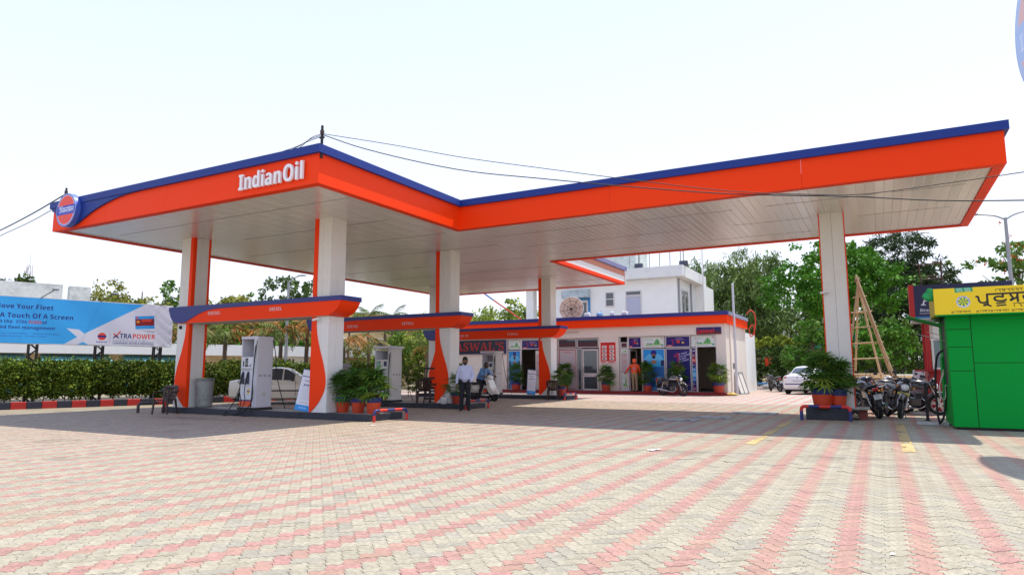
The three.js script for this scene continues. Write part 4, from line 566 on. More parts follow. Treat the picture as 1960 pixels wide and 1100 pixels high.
  // dish
  const d = thing('satellite_dish', 'round mesh satellite dish on the shop roof with dark spokes', 'satellite dish', [-16.13, 4.95, -37], R(12)); const dp = []; for (let i = 0; i <= 8; i++) dp.push([0.74 * i / 8 + 0.001, 0.16 * (i / 8) ** 2]);
  mesh('bowl', lathe(dp, 36).rotateX(PI / 2 - 0.12), new THREE.MeshPhysicalMaterial({ color: new THREE.Color().setRGB(0.62, 0.45, 0.36), roughness: 0.7, side: THREE.DoubleSide, transmission: 0.3, thickness: 0 }), d);
  const ribs = []; for (let i = 0; i < 8; i++) { const a = i * PI / 4 + 0.2; ribs.push(tube([[0, 0, 0.03], [0.37 * Math.cos(a), 0.37 * Math.sin(a), 0.07], [0.73 * Math.cos(a), 0.73 * Math.sin(a), 0.18]], 0.011, 8, 4)); } for (const k of [0.3, 0.52]) ribs.push(poly(Array.from({ length: 9 }, (_, i) => { const a = i * PI / 4 + 0.2; return [k * Math.cos(a), k * Math.sin(a), 0.03 + 0.16 * (k / 0.74) ** 2 + 0.01]; }), 0.01, 4));
  mesh('ribs', mg(ribs).rotateX(-0.12), mat(0.18, 0.10, 0.07, 0.7), d); mesh('rim', new THREE.TorusGeometry(0.74, 0.014, 6, 40).translate(0, 0, 0.17).rotateX(-0.12), M.white, d); mesh('receiver', [box(0.12, 0.12, 0.14, 0, 0, 0.32), bar(V(0.3, 0.2, 0.08), V(0, 0, 0.3), 0.01), bar(V(-0.3, 0.2, 0.08), V(0, 0, 0.3), 0.01), bar(V(0, -0.4, 0.08), V(0, 0, 0.3), 0.01)], M.dark, d); mesh('mast', [cyl(0.04, 0.04, 1.0, 0, -1.05, -0.1, 8), box(0.5, 0.04, 0.5, 0, -1.04, -0.1)], M.galv, d);
  // striped guy pipe and red hose on the roof
  single('guy_pipe', [bar(V(-19.2, 4.3, -36.6), V(-20.6, 5.6, -35.2), 0.045), bar(V(-21.4, 6.35, -34.4), V(-23.0, 7.6, -33.0), 0.04)], mat(0.6, 0.06, 0.03, 0.5), 'slanting red roof pipe left of the far column', 'pipe'); single('guy_pipe', bar(V(-20.6, 5.6, -35.2), V(-21.4, 6.35, -34.4), 0.046), mat(0.05, 0.15, 0.5, 0.5), 'blue middle piece of the slanting roof pipe', 'pipe');
  single('coiled_hose', [tube([[-6.6, 4.5, -40.5], [-6.4, 4.75, -40.6], [-6.2, 4.5, -40.7], [-6.25, 3.6, -40.8], [-6.45, 3.2, -40.7], [-6.5, 3.7, -40.6], [-6.3, 3.9, -40.65], [-6.25, 3.3, -40.7]], 0.035, 60, 6)], mat(0.6, 0.06, 0.03, 0.6), 'loose red hose hanging over the back corner of the shop fascia', 'hose');
  single('rag', (() => { const g = new THREE.SphereGeometry(0.25, 14, 8).scale(1.2, 0.35, 0.8), p = g.attributes.position; for (let i = 0; i < p.count; i++) { const k = 1 + 0.35 * Math.sin(p.getX(i) * 23 + p.getZ(i) * 17); p.setY(i, p.getY(i) * k); } g.computeVertexNormals(); return g.translate(-6.65, 0.07, -35.3); })(), mat(0.55, 0.38, 0.12, 0.9), 'crumpled yellow cloth at the end of the red step', 'cloth');
}
// ------------------------------------------------------------------ the white house behind the shop
{
  const t = thing('white_house', 'white two-storey house with flat overhanging roof slab behind the shop', 'house', [0, 0, 0]), W_ = M.wallWhite, zf = -44, xr = -11.56, xl = -22.9, zr = -52.5;
  const win = (a, b, y0, y1, pane, rim = 0.06) => { const w = mesh('window', [bl(a, b, y0, y0 + rim, zf + 0.002, zf + 0.06), bl(a, b, y1 - rim, y1, zf + 0.002, zf + 0.06), bl(a, a + rim, y0 + rim, y1 - rim, zf + 0.002, zf + 0.06), bl(b - rim, b, y0 + rim, y1 - rim, zf + 0.002, zf + 0.06)], frameM, t); mesh('pane', new THREE.PlaneGeometry(b - a - 2 * rim, y1 - y0 - 2 * rim).translate((a + b) / 2, (y0 + y1) / 2, zf + 0.02), pane, w); return w; };
  mesh('wall', uvm(bl(-20.6, xr, 0, 7.46, zr, zf), 0.3), W_, t); mesh('wall', uvm(bl(-22.9, -22.3, 0, 7.3, zf - 0.6, zf), 0.3), W_, t); mesh('wall', uvm(bl(-21.9, -20.602, 0, 7.3, zf - 3, zf - 1.2), 0.3), W_, t);
  mesh('roof_slab', uvm(bl(-23.2, -11.0, 7.47, 8.2, zr + 2.2, zf + 0.5), 0.25), mat(0.8, 0.81, 0.82, 0.85, 0, { map: stainTex }), t);
  mesh('roof_room', uvm(bl(-19.5, -15.2, 8.202, 10.2, zr + 3, zf - 2.6), 0.3), mat(0.55, 0.6, 0.6, 0.8, 0, { map: grimeTex }), t);
  win(-16.6, -15.95, 5.7, 6.72, M.glass); mesh('transom_bar', bl(-16.54, -16.01, 6.2, 6.26, zf + 0.021, zf + 0.05), frameM, t);
  win(-15.12, -14.0, 6.38, 6.72, M.glass); const dr = win(-15.12, -14.0, 4.3, 6.36, mat(0.42, 0.44, 0.56, 0.35)); dr.name = 'door';
  const sh = win(-19.3, -17.9, 4.3, 6.2, M.glass, 0.12); mesh('sash_bar', bl(-18.64, -18.56, 4.42, 6.08, zf + 0.021, zf + 0.05), frameM, t);
  mesh('window_hood', uvm(bl(-19.75, -17.75, 6.42, 6.95, zf + 0.002, zf + 0.55), 0.5), mat(0.5, 0.58, 0.64, 0.8, 0, { map: grimeTex }), t); mesh('window_trim', [bl(-17.9, -17.76, 4.3, 7.0, zf + 0.002, zf + 0.1), bl(-19.6, -17.905, 6.26, 6.4, zf + 0.061, zf + 0.12)], mat(0.03, 0.2, 0.45, 0.6), t);
  // the side towards the sun
  const sw = mesh('window', [bl(xr + 0.002, xr + 0.05, 4.6, 4.68, -46.9, -45.1), bl(xr + 0.002, xr + 0.05, 6.7, 6.78, -46.9, -45.1), bl(xr + 0.002, xr + 0.05, 4.68, 6.7, -45.18, -45.1), bl(xr + 0.002, xr + 0.05, 4.68, 6.7, -46.9, -46.82), bl(xr + 0.002, xr + 0.05, 4.68, 6.7, -46.04, -45.96), bl(xr + 0.002, xr + 0.05, 5.3, 5.36, -46.82, -46.05)], frameM, t); mesh('pane', new THREE.PlaneGeometry(1.66, 2.0).rotateY(PI / 2).translate(xr + 0.015, 5.69, -46), M.glass, sw);
  mesh('drain_pipe', [cyl(0.06, 0.06, 3.4, xr + 0.08, 4, -44.3, 8), cyl(0.06, 0.06, 3.4, xr + 0.08, 4, -47.6, 8)], M.galv, t); mesh('wall', uvm(bl(xr + 0.002, xr + 0.6, 0, 7.46, zr, -49.3), 0.3), W_, t);
  const rail = []; for (let i = 0; i < 6; i++) rail.push(cyl(0.03, 0.03, 1.55, -15 + i * 0.72, 8.2, zf - 0.6, 6)); for (const y of [9.75]) rail.push(bar(V(-15, y, zf - 0.6), V(-11.2, y, zf - 0.6), 0.03)); mesh('roof_rail', rail, M.galv, t);
  for (const [x, z] of [[-14.9, zf + 0.1], [-11.9, zf - 0.2]]) { mesh('corner_block', rb(0.55, 0.35, 0.3, 0.04, x + 0.8, 8.38, z), mat(0.06, 0.07, 0.10, 0.7), t); mesh('roof_post', cyl(0.035, 0.035, 1.6, x + 0.8, 8.5, z, 6), M.galv, t); }
  mesh('vent_pipe', cyl(0.06, 0.06, 6.2, -10.85, 3.9, zf - 4.6, 8), M.white, t);
}
// ------------------------------------------------------------------ low buildings on the west side, placed along the hedge direction
const west = (s, o, y = 0) => V(K0.x + KD.x * s - 0.952 * o, y, K0.z + KD.z * s - 0.306 * o);       // s along the kerb, o away from the forecourt
const WR = Math.atan2(-KD.z, KD.x) ;                                                                // turn so that local +x runs along the kerb
{
  const low = thing('low_building', 'long low cream building with flat white roof edge and teal shutters behind the billboard', 'building', west(-16, 16).toArray(), WR), L = 44;
  // local: x along the kerb, z towards the forecourt
  mesh('wall', uvm(bl(0, L, 0, 2.3, -7, -0.6), 0.3), M.cream, low); mesh('roof_edge', uvm(bl(-0.3, L + 0.3, 2.3, 3.0, -7.4, 0.2), 0.25), M.wallWhite, low);
  for (let i = 0; i < 3; i++) { const x = 15.2 + i * 4.1; const sh = mesh('shutter', bl(x, x + 3.5, 0.1, 2.02, -0.598, -0.5), mat(0.10, 0.30, 0.34, 0.6), low); mesh('awning', uvm(extr([[0, 2.04], [0, 2.25], [0.9, 1.9], [0.9, 1.86]], 3.4).rotateY(-PI / 2).translate(x + 3.45, 0, -0.58), 0.4), mat(0.16, 0.40, 0.46, 0.7, 0, { map: grimeTex }), low); }
  for (let r = 0; r < 2; r++) for (let i = 0; i < 5; i++) mesh('vent_hole', box(0.13, 0.26, 0.05, 33.2 + i * 0.27, 1.5 + r * 0.5, -0.585), M.dark, low);
  mesh('window', bl(36.6, 38.4, 0.9, 2.1, -0.6, -0.56), mat(0.08, 0.05, 0.045, 0.5), low); mesh('vent_panel', uvm(bl(32.4, 35.2, 0.9, 2.28, -0.598, -0.575), 0.3), M.wallWhite, low);
  const hi = thing('white_block', 'taller weathered white building behind the left end of the billboard', 'building', west(-14, 22).toArray(), WR);
  mesh('wall', uvm(bl(-10, 20.2, 0, 6.0, -9, -2.2), 0.3), M.wallDirty, hi); mesh('parapet', uvm(bl(-10, 19.4, 6.002, 7.05, -2.6, -2.1), 0.2), M.wallDirty, hi); mesh('parapet', uvm(bl(19.8, 21.0, 5.3, 7.0, -2.8, -2.0), 0.2), M.wallDirty, hi); mesh('ledge', bl(21.1, 22.4, 4.9, 5.05, -2.8, -2.0), M.wallDirty, hi);
  const ye = thing('yellow_building', 'pale yellow building with curved ochre roof edge behind the palms', 'building', west(24, 24).toArray(), WR);
  mesh('wall', uvm(bl(-2, 14, 0, 5.3, -9, 0), 0.3), mat(0.62, 0.50, 0.30, 0.85, 0, { map: stainTex }), ye); mesh('roof_edge', uvm(bl(-3, 15, 5.3, 6.3, -10, 0.9), 0.3), mat(0.55, 0.36, 0.13, 0.8, 0, { map: stainTex }), ye); mesh('cornice', bl(-3.1, 15.1, 6.302, 6.42, -10.1, 1.0), mat(0.45, 0.42, 0.36, 0.8), ye);
  for (let i = 0; i < 3; i++) { const w = mesh('window', bl(1 + i * 4, 2.8 + i * 4, 2.6, 4.2, 0.002, 0.05), M.white, ye); mesh('pane', bl(1.1 + i * 4, 2.7 + i * 4, 2.7, 4.1, 0.051, 0.06), M.glass, w); } mesh('balcony', uvm(bl(-1, 9, 2.0, 2.25, 0.002, 1.2), 0.4), M.wallDirty, ye); mesh('rod', cyl(0.03, 0.02, 1.4, 3, 6.42, -1, 5), M.galv, ye);
  for (const x of [1.5, 6.5]) mesh('pillar', uvm(cyl(0.2, 0.2, 2.0, x, 0, 1.0, 10), 0.4), mat(0.6, 0.5, 0.36, 0.8), ye);
}
// ------------------------------------------------------------------ kerb, billboard
{
  const n = 34, step = 0.45;
  const kr = mat(0.50, 0.02, 0.015, 0.6, 0, { map: stainTex }), kb = mat(0.025, 0.028, 0.05, 0.65, 0, { map: stainTex });
  const k = new THREE.Group(); k.name = 'kerb'; k.userData.kind = 'structure'; scene.add(k);
  for (let i = -6; i < n; i++) { const p = west(i * step, 0.08), m = mesh('kerb_block', rb(step - 0.008, 0.28, 0.15, 0.015), i % 2 ? kr : kb, k); m.position.set(p.x, 0.1 + rr(-0.004, 0.004), p.z); m.rotation.y = WR + R(rr(-0.5, 0.5)); }
  single('planting_bed', uvm(box(17.5, 0.16, 5.6), 0.3).applyMatrix4(new THREE.Matrix4().makeRotationY(WR)).translate(west(6, 2.97).x, 0.06, west(6, 2.97).z), mat(0.05, 0.04, 0.03, 0.95), 'dark soil bed under the hedge behind the red and black kerb', 'soil bed');
  const bb = thing('billboard', 'wide blue and white advertising billboard on black lattice posts above the hedge', 'billboard', [-26.2, 0, -16.5], Math.atan2(0.966, 0.26)), x0 = -8.5, x1 = 1.14, y0 = 2.31, y1 = 3.98;
  const bt = canvasTex(2048, 356, (x, w, h) => {
    const S = w / (x1 - x0), X = (u) => (-4.62 + 0.01573 * u + 6.13e-6 * u * u - x0) * S, Y = (t) => h - t * h; x.fillStyle = '#38aef6'; x.fillRect(0, 0, w, h);
    const area = (pts) => { x.beginPath(); pts.forEach(([u, t], i) => (i ? x.lineTo(X(u), Y(t)) : x.moveTo(X(u), Y(t)))); x.fill(); };
    x.fillStyle = '#dfe1ee'; area([[269, 1], [156, 0.25], [146, 0.34], [122, 0.36], [143, 0.17], [119, 0], [144, 0], [155, 0.06], [165, 0], [340, 0], [340, 1]]);
    x.fillStyle = '#171c74'; x.textAlign = 'right'; x.font = 'bold 50px sans-serif'; x.fillText('Move Your Fleet', X(95), Y(0.745), 380); x.fillText('With A Touch Of A Screen', X(134), Y(0.55), 640); x.font = 'bold 34px sans-serif'; x.fillText('With the', X(22), Y(0.43)); x.fillText('of', X(85), Y(0.43)); x.fillText('internet based fleet management', X(101), Y(0.31)); x.fillStyle = '#d63a34'; x.fillText('POWER', X(75), Y(0.43), 84); x.fillStyle = '#27308c'; x.fillText('XTRA', X(48), Y(0.43), 70);
    x.fillStyle = '#2b64b8'; x.font = 'bold 15px sans-serif'; x.fillText('• Easy Cash Management     • Attractive reward points', X(110), Y(0.2)); x.fillText('• Personal Accident Insurance     • All Indian network', X(86), Y(0.14)); x.textAlign = 'left';
    x.save(); x.translate(X(271), Y(0.57)); x.rotate(-0.08); x.fillStyle = '#2f9fe8'; x.fillRect(-76, -56, 152, 112); x.fillStyle = '#8c1820'; x.fillRect(-74, -30, 148, 58); x.fillStyle = '#d8402c'; x.fillRect(-26, -28, 78, 22); x.fillStyle = '#e0a030'; x.fillRect(-64, -16, 22, 18); x.fillStyle = '#e8503a'; x.beginPath(); x.arc(-60, -42, 9, 0, 7); x.fill(); x.restore(); x.fillStyle = '#8c8ea0'; area([[256, 0.375], [291, 0.36], [291, 0.335]]);
    x.fillStyle = '#e8452c'; x.beginPath(); x.arc(X(190), Y(0.2), 31, 0, 7); x.fill(); x.fillStyle = '#23308c'; x.fillRect(X(190) - 32, Y(0.2) - 8, 64, 16); x.font = 'bold 18px sans-serif'; x.textAlign = 'center'; x.fillText('IndianOil', X(190), Y(0.055)); x.fillStyle = '#9094a8'; x.fillRect(X(205), Y(0.3), 2, 90);
    x.textAlign = 'left'; x.font = 'bold 56px sans-serif'; x.fillStyle = '#1c2170'; x.fillText('TRA', X(224), Y(0.17), X(247) - X(224)); x.fillStyle = '#e0402c'; x.fillText('POWER', X(248), Y(0.17), X(293) - X(248)); x.lineWidth = 10; x.strokeStyle = '#e0402c'; x.beginPath(); x.moveTo(X(212), Y(0.28)); x.lineTo(X(217), Y(0.21)); x.lineTo(X(225), Y(0.34)); x.stroke(); x.strokeStyle = '#1c2170'; x.beginPath(); x.moveTo(X(212), Y(0.17)); x.lineTo(X(217), Y(0.23)); x.lineTo(X(222), Y(0.17)); x.stroke();
    x.fillStyle = '#4a4f84'; x.font = '17px sans-serif'; const LW = X(292) - X(211); x.fillText('F    L    E    E    T       C    A    R    D', X(211), Y(0.115), LW); x.fillRect(X(211), Y(0.1), LW, 2); x.font = 'bold 19px sans-serif'; x.fillText('CONVENIENT, SECURE & REWARDING.', X(211), Y(0.035), LW);
  });
  const pg = new THREE.PlaneGeometry(x1 - x0, y1 - y0, 90, 16), pp = pg.attributes.position; for (let i = 0; i < pp.count; i++) { const a = pp.getX(i), b = pp.getY(i); pp.setZ(i, 0.012 * Math.sin(a * 3.1 + b) * Math.sin(b * 2.3 + 0.6) + (a > 3.6 ? 0.012 * Math.sin((a + b * 1.2) * 14) * (a - 3.6) : 0)); } pg.computeVertexNormals();
  mesh('print', pg.translate((x0 + x1) / 2, (y0 + y1) / 2, 0.05), print(bt, 0.55), bb); mesh('backing', bl(x0, x1, y0, y1, -0.06, 0.0), M.dark, bb);
  mesh('edge_frame', [bl(x0, x1, y0 - 0.03, y0 - 0.001, -0.06, 0.04), bl(x0, x1, y1 + 0.001, y1 + 0.03, -0.06, 0.04), bl(x1 + 0.001, x1 + 0.03, y0, y1, -0.06, 0.04)], M.white, bb);
  for (const s of [-7.9, -5.7, -3.56, -1.41, 0.71]) {
    const p = mesh('lattice_post', (() => { const l = []; for (const k of [-0.13, 0.13]) l.push(bl(s + k - 0.025, s + k + 0.025, 0, 2.35, -0.16, -0.11), bl(s + k - 0.025, s + k + 0.025, 0, 2.35, -0.36, -0.31)); for (let i = 0; i < 9; i++) { const y = 0.1 + i * 0.25, f = i % 2 ? 1 : -1; l.push(bar(V(s - 0.13 * f, y, -0.13), V(s + 0.13 * f, y + 0.25, -0.13), 0.018, 0.018, 5), bar(V(s - 0.13 * f, y, -0.33), V(s + 0.13 * f, y + 0.25, -0.33), 0.018, 0.018, 5)); } return l; })(), M.black, bb);
  }
  for (const s of [-5.3, -3.5, -1.55, 0.62]) { const l = mesh('lamp_arm', [bar(V(s, y1, 0), V(s + 0.3, y1 + 0.28, 0.55), 0.016)], M.black, bb); mesh('lamp_head', [rb(0.2, 0.07, 0.14, 0.02, s + 0.33, y1 + 0.31, 0.62)], M.galv, bb); }
}
// ------------------------------------------------------------------ trees, palms and hedges
function leafCloud(lobes, n, size, cols, o = {}) {          // lobes: [x,y,z,rx,ry,rz]; leaves gather in clumps spread through each lobe
  const pos = new Float32Array(n * 18), nor = new Float32Array(n * 18), col = new Float32Array(n * 18), vol = lobes.map((l) => Math.pow(l[3] * l[4] * l[5], 0.75)), tot = vol.reduce((a, b) => a + b), clumps = [];
  const nc = Math.max(8, Math.round(n / (o.per || 22)));
  for (let i = 0; i < nc; i++) { let k = rnd() * tot, j = 0; while (k > vol[j]) k -= vol[j++]; const l = lobes[j], d = V(rr(-1, 1), rr(-1, 1), rr(-1, 1)); if (d.lengthSq() > 1 || d.lengthSq() < 0.01) { i--; continue; } const q = Math.pow(d.length(), o.hollow || 0.45); d.normalize().multiplyScalar(q * rr(0.85, 1.08)); clumps.push([l[0] + d.x * l[3], l[1] + d.y * l[4], l[2] + d.z * l[5], Math.min(l[3], l[4], l[5]) * (o.clump || 0.24) * rr(0.6, 1.4), Math.floor(rnd() * cols.length), d]); }
  const a = V(0, 0, 0), u = V(0, 0, 0), v = V(0, 0, 0), w = V(0, 0, 0), c = [];
  for (let i = 0; i < n; i++) {
    const k = clumps[i % nc]; a.set(k[0] + k[3] * (rnd() + rnd() + rnd() - 1.5) * 1.1, k[1] + k[3] * (rnd() + rnd() + rnd() - 1.5) * (o.flat || 0.8) - (o.hang || 0) * rnd(), k[2] + k[3] * (rnd() + rnd() + rnd() - 1.5) * 1.1);
    w.set(rr(-1, 1) + k[5].x * 0.6, rr(-0.5, 1.2), rr(-1, 1) + k[5].z * 0.6).normalize(); u.set(rr(-1, 1), o.hang ? rr(-2.2, -0.6) : rr(-1, 0.6), rr(-1, 1)); u.addScaledVector(w, -u.dot(w)).normalize(); v.crossVectors(w, u);
    const s = size * rr(0.6, 1.4), sl = s * (o.len || 1.0), sw = s * (o.wid || 0.55), cc = cols[(k[4] + (rnd() < 0.35 ? 1 : 0)) % cols.length], t = rr(0.8, 1.2), b = i * 18;
    const P = [[0, 0], [1, 0], [0.5, 1], [0, 0], [0.5, -1], [1, 0]];
    for (let m = 0; m < 6; m++) { const [p, q] = P[m]; const f = p === 0.5 ? 0.12 : 0; pos[b + m * 3] = a.x + u.x * sl * p + v.x * sw * q * 0.5 + w.x * f * s; pos[b + m * 3 + 1] = a.y + u.y * sl * p + v.y * sw * q * 0.5 + w.y * f * s; pos[b + m * 3 + 2] = a.z + u.z * sl * p + v.z * sw * q * 0.5 + w.z * f * s; nor[b + m * 3] = w.x; nor[b + m * 3 + 1] = w.y; nor[b + m * 3 + 2] = w.z; col[b + m * 3] = cc[0] * t; col[b + m * 3 + 1] = cc[1] * t; col[b + m * 3 + 2] = cc[2] * t; }
  }
  const g = new THREE.BufferGeometry(); g.setAttribute('position', new THREE.BufferAttribute(pos, 3)); g.setAttribute('normal', new THREE.BufferAttribute(nor, 3)); g.setAttribute('color', new THREE.BufferAttribute(col, 3)); g.setAttribute('uv', new THREE.BufferAttribute(new Float32Array(n * 12), 2)); return g;
}
const GREEN = { olive: [[0.255, 0.266, 0.050], [0.300, 0.294, 0.055], [0.210, 0.238, 0.044]], dark: [[0.083, 0.140, 0.035], [0.105, 0.168, 0.039], [0.068, 0.119, 0.033]], mid: [[0.120, 0.224, 0.039], [0.150, 0.266, 0.044], [0.098, 0.182, 0.033]], bright: [[0.085, 0.235, 0.020], [0.12, 0.30, 0.028], [0.062, 0.18, 0.016]], lime: [[0.300, 0.378, 0.055], [0.375, 0.434, 0.066], [0.240, 0.322, 0.050]], euc: [[0.150, 0.235, 0.060], [0.200, 0.285, 0.070], [0.115, 0.185, 0.050]], pine: [[0.045, 0.084, 0.033], [0.068, 0.105, 0.039]], hedge: [[0.090, 0.161, 0.020], [0.135, 0.217, 0.024], [0.068, 0.119, 0.017], [0.195, 0.266, 0.033]] };
function lobesFor(r, y0, y1, k, kind) {
  const H = y1 - y0, l = [];
  if (kind === 'tall') for (let i = 0; i < k; i++) { const t = (i + 0.5) / k, q = r * (0.45 + 0.55 * Math.sin(PI * (0.15 + 0.75 * t))), a = i * 2.4; l.push([Math.cos(a) * r * 0.45, y0 + H * (0.05 + 0.9 * t), Math.sin(a) * r * 0.45, q * 0.75, H / k * 1.1, q * 0.75]); }
  else for (let i = 0; i < k; i++) { const a = i * 2.4 + rr(-0.4, 0.4), t = rr(0.15, 0.85), q = Math.sqrt(rr(0.05, 0.75)) * r * Math.sin(PI * (0.2 + 0.65 * t)); l.push([Math.cos(a) * q, y0 + H * t, Math.sin(a) * q, r * rr(0.36, 0.55), H * rr(0.18, 0.3), r * rr(0.36, 0.55)]); }
  return l;
}
function tree(name, lab, x, z, top, bot, r, cols, n, size, o = {}) {
  const t = thing(name, lab, 'tree', [x, -0.06, z], 0, o.group || 'trees behind the station'), y0 = bot, y1 = top, lobes = lobesFor(r, y0, y1 - (y1 - y0) * 0.1, o.k || 9, o.kind), wood = [];
  const tr = o.tr || 0.08 + 0.014 * top, lean = o.lean || 0, fork = V(lean * 0.5, Math.max(0.8, bot + (top - bot) * 0.15), 0);
  wood.push(bar(V(0, 0, 0), fork, tr, tr * 0.75, 8), bar(fork, V(lean, bot + (top - bot) * 0.75, 0), tr * 0.74, tr * 0.2, 7));
  for (const l of lobes) { const m = fork.clone().lerp(V(lean, bot + (top - bot) * 0.6, 0), rr(0, 0.8)); wood.push(bar(m, V(l[0], l[1], l[2]), tr * 0.32, tr * 0.08, 5)); }
  mesh('trunk', wood, o.bark || M.bark, t); mesh('crown', leafCloud(lobes, n, size, cols, o), M.leaf, t); return t;
}
// west side, beyond the low building
tree('distant_tree', 'hazy dark tree at the far left above the white building', -91.6, -41.7, 14.4, 9, 2.4, GREEN.dark, 1500, 0.5, { k: 7 });
tree('distant_tree', 'small hazy tree at the foot of the telecom tower', -95.2, -45.5, 12.8, 9, 1.6, GREEN.dark, 900, 0.45, { k: 5 });
tree('broad_tree', 'olive green tree just right of the white building corner', -62, -34.9, 9.8, 3, 3.0, GREEN.olive, 4420, 0.3, {});
tree('broad_tree', 'darker round tree above the middle of the billboard', -60.6, -38, 10.6, 3.4, 3.1, GREEN.mid, 4420, 0.32, {});
tree('broad_tree', 'low olive tree spreading above the billboard', -55.4, -33.2, 8.0, 3, 4.0, GREEN.olive, 5780, 0.3, { flat: 0.7 });
tree('broad_tree', 'olive tree crown filling the gap over the billboard card picture', -58.5, -36, 8.6, 3, 3.4, GREEN.olive, 4800, 0.3, {});
tree('broad_tree', 'green tree partly behind the leftmost column', -57.3, -39.8, 10, 4, 2.0, GREEN.mid, 3400, 0.3, {});
tree('broad_tree', 'bushy tree right of the leftmost column above the beam', -52.2, -40.3, 9.2, 3.0, 3.0, GREEN.olive, 4080, 0.3, {});
tree('broad_tree', 'pale bushy tree above the middle of the DIESEL beam', -50.9, -43.2, 8.9, 3.2, 2.8, [...GREEN.olive, ...GREEN.mid], 3400, 0.3, {});
tree('broad_tree', 'tall airy dark tree behind the street lamp', -45.3, -41.8, 10.2, 3.6, 3.0, GREEN.dark, 4420, 0.3, { clump: 0.18 });
tree('broad_tree', 'yellow green tree under the DIESEL beam beside the leftmost column', -46.8, -35.4, 6.0, 1.8, 3.2, [...GREEN.olive, [0.2, 0.19, 0.05]], 5440, 0.28, {});
tree('broad_tree', 'bright leafy tree behind the diesel pump', -44.8, -38.8, 6.7, 1.8, 4.2, [...GREEN.mid, ...GREEN.bright], 7480, 0.28, { k: 12 });
// middle, behind the shop
tree('feathery_tree', 'feathery lime green tree over the left part of the shop roof', -31.1, -49.6, 7.0, 2.0, 4.0, GREEN.lime, 7480, 0.26, { clump: 0.16, per: 14, k: 12 });
tree('feathery_tree', 'rounded lime green tree over the shop near the far column', -29.6, -52.6, 8.1, 2.2, 3.2, [...GREEN.lime, GREEN.mid[1]], 6460, 0.26, { k: 10 });
tree('feathery_tree', 'thin lime tree top above the PETROL beam', -31.6, -45.0, 6.9, 3.0, 2.2, GREEN.lime, 700, 0.2, { clump: 0.13, per: 8 });
tree('leafy_tree', 'mixed green tree under the middle beam right of the pump', -30.4, -40.8, 5.2, 0.8, 3.0, [...GREEN.mid, ...GREEN.lime], 6460, 0.24, { k: 11 });
tree('leafy_tree', 'low leafy tree behind the middle pump', -31.5, -38.5, 4.2, 0.6, 2.4, [...GREEN.lime, ...GREEN.mid], 4420, 0.22, {});
tree('leafy_tree', 'narrow dark tree beside the white house wall', -24.6, -47.2, 7.0, 1.5, 1.0, GREEN.dark, 2040, 0.24, { k: 6 });
// east side
const hangE = { kind: 'tall', hang: 0.9, len: 1.7, wid: 0.34, bark: M.barkPale, clump: 0.3, k: 9, per: 30 };
tree('eucalyptus', 'tall eucalyptus right of the white house', -12.6, -66, 14.2, 3.0, 3.9, GREEN.euc, 11000, 0.3, hangE);
tree('eucalyptus', 'tall eucalyptus in the middle of the back row', -9.3, -62, 13.0, 2.0, 2.5, GREEN.euc, 10000, 0.3, hangE);
tree('eucalyptus', 'eucalyptus crown showing above the roof of the white house', -17.5, -71, 14.0, 5, 3.2, GREEN.euc, 3800, 0.36, hangE);
tree('eucalyptus', 'slender paler eucalyptus left of the lone column', -6.2, -71.7, 9.8, 1.0, 3.6, GREEN.euc, 8000, 0.32, hangE);
tree('eucalyptus', 'hazy eucalyptus behind the bamboo ladder', -0.5, -74, 11, 1.0, 4.5, GREEN.euc, 8000, 0.32, hangE);
tree('broad_leaf_tree', 'big bright green broad-leaved tree with its crown behind the lone column', -2.3, -53, 10.9, 5.4, 4.3, GREEN.bright, 17000, 0.25, { k: 20, wid: 0.7, flat: 0.6, per: 34, clump: 0.3 });
tree('leafy_tree', 'light green shrubby tree behind the white car', -3.5, -45, 4.6, 1.2, 1.9, [...GREEN.bright, ...GREEN.mid], 3740, 0.24, {});
tree('leafy_tree', 'light green shrubby tree behind the bamboo ladder', 0.0, -46.5, 4.6, 1.0, 2.2, [...GREEN.bright, ...GREEN.mid], 4080, 0.24, {});
tree('pine_tree', 'dark feathery pine right of the bamboo ladder', 2.5, -62, 13.9, 1.5, 3.0, GREEN.pine, 13000, 0.3, { kind: 'tall', k: 13, len: 1.6, wid: 0.3, flat: 0.45, clump: 0.4, per: 40 });
tree('distant_tree', 'pale distant tree right of the pine above the blue sign', 5.6, -83, 13.4, 4, 2.2, GREEN.euc, 1800, 0.4, { k: 7 });
tree('distant_tree', 'distant green tree above the blue sign', 8.0, -90, 12.4, 5, 3.6, GREEN.mid, 2200, 0.45, {});
tree('distant_tree', 'distant tree beside the street lamp with two arms', 11, -97, 13.0, 5, 3.8, GREEN.mid, 2200, 0.45, {});
{ const f = tree('flame_tree', 'feathery tree with orange flowers at the right edge', 9.0, -58, 11.4, 4.8, 3.6, GREEN.mid, 2600, 0.3, { flat: 0.3, clump: 0.26, k: 9, per: 30 }); mesh('blossom', leafCloud(lobesFor(3.4, 6.5, 11.2, 7), 260, 0.2, [[0.6, 0.08, 0.02], [0.65, 0.14, 0.03]], { per: 8, clump: 0.12 }), M.leaf, f); }

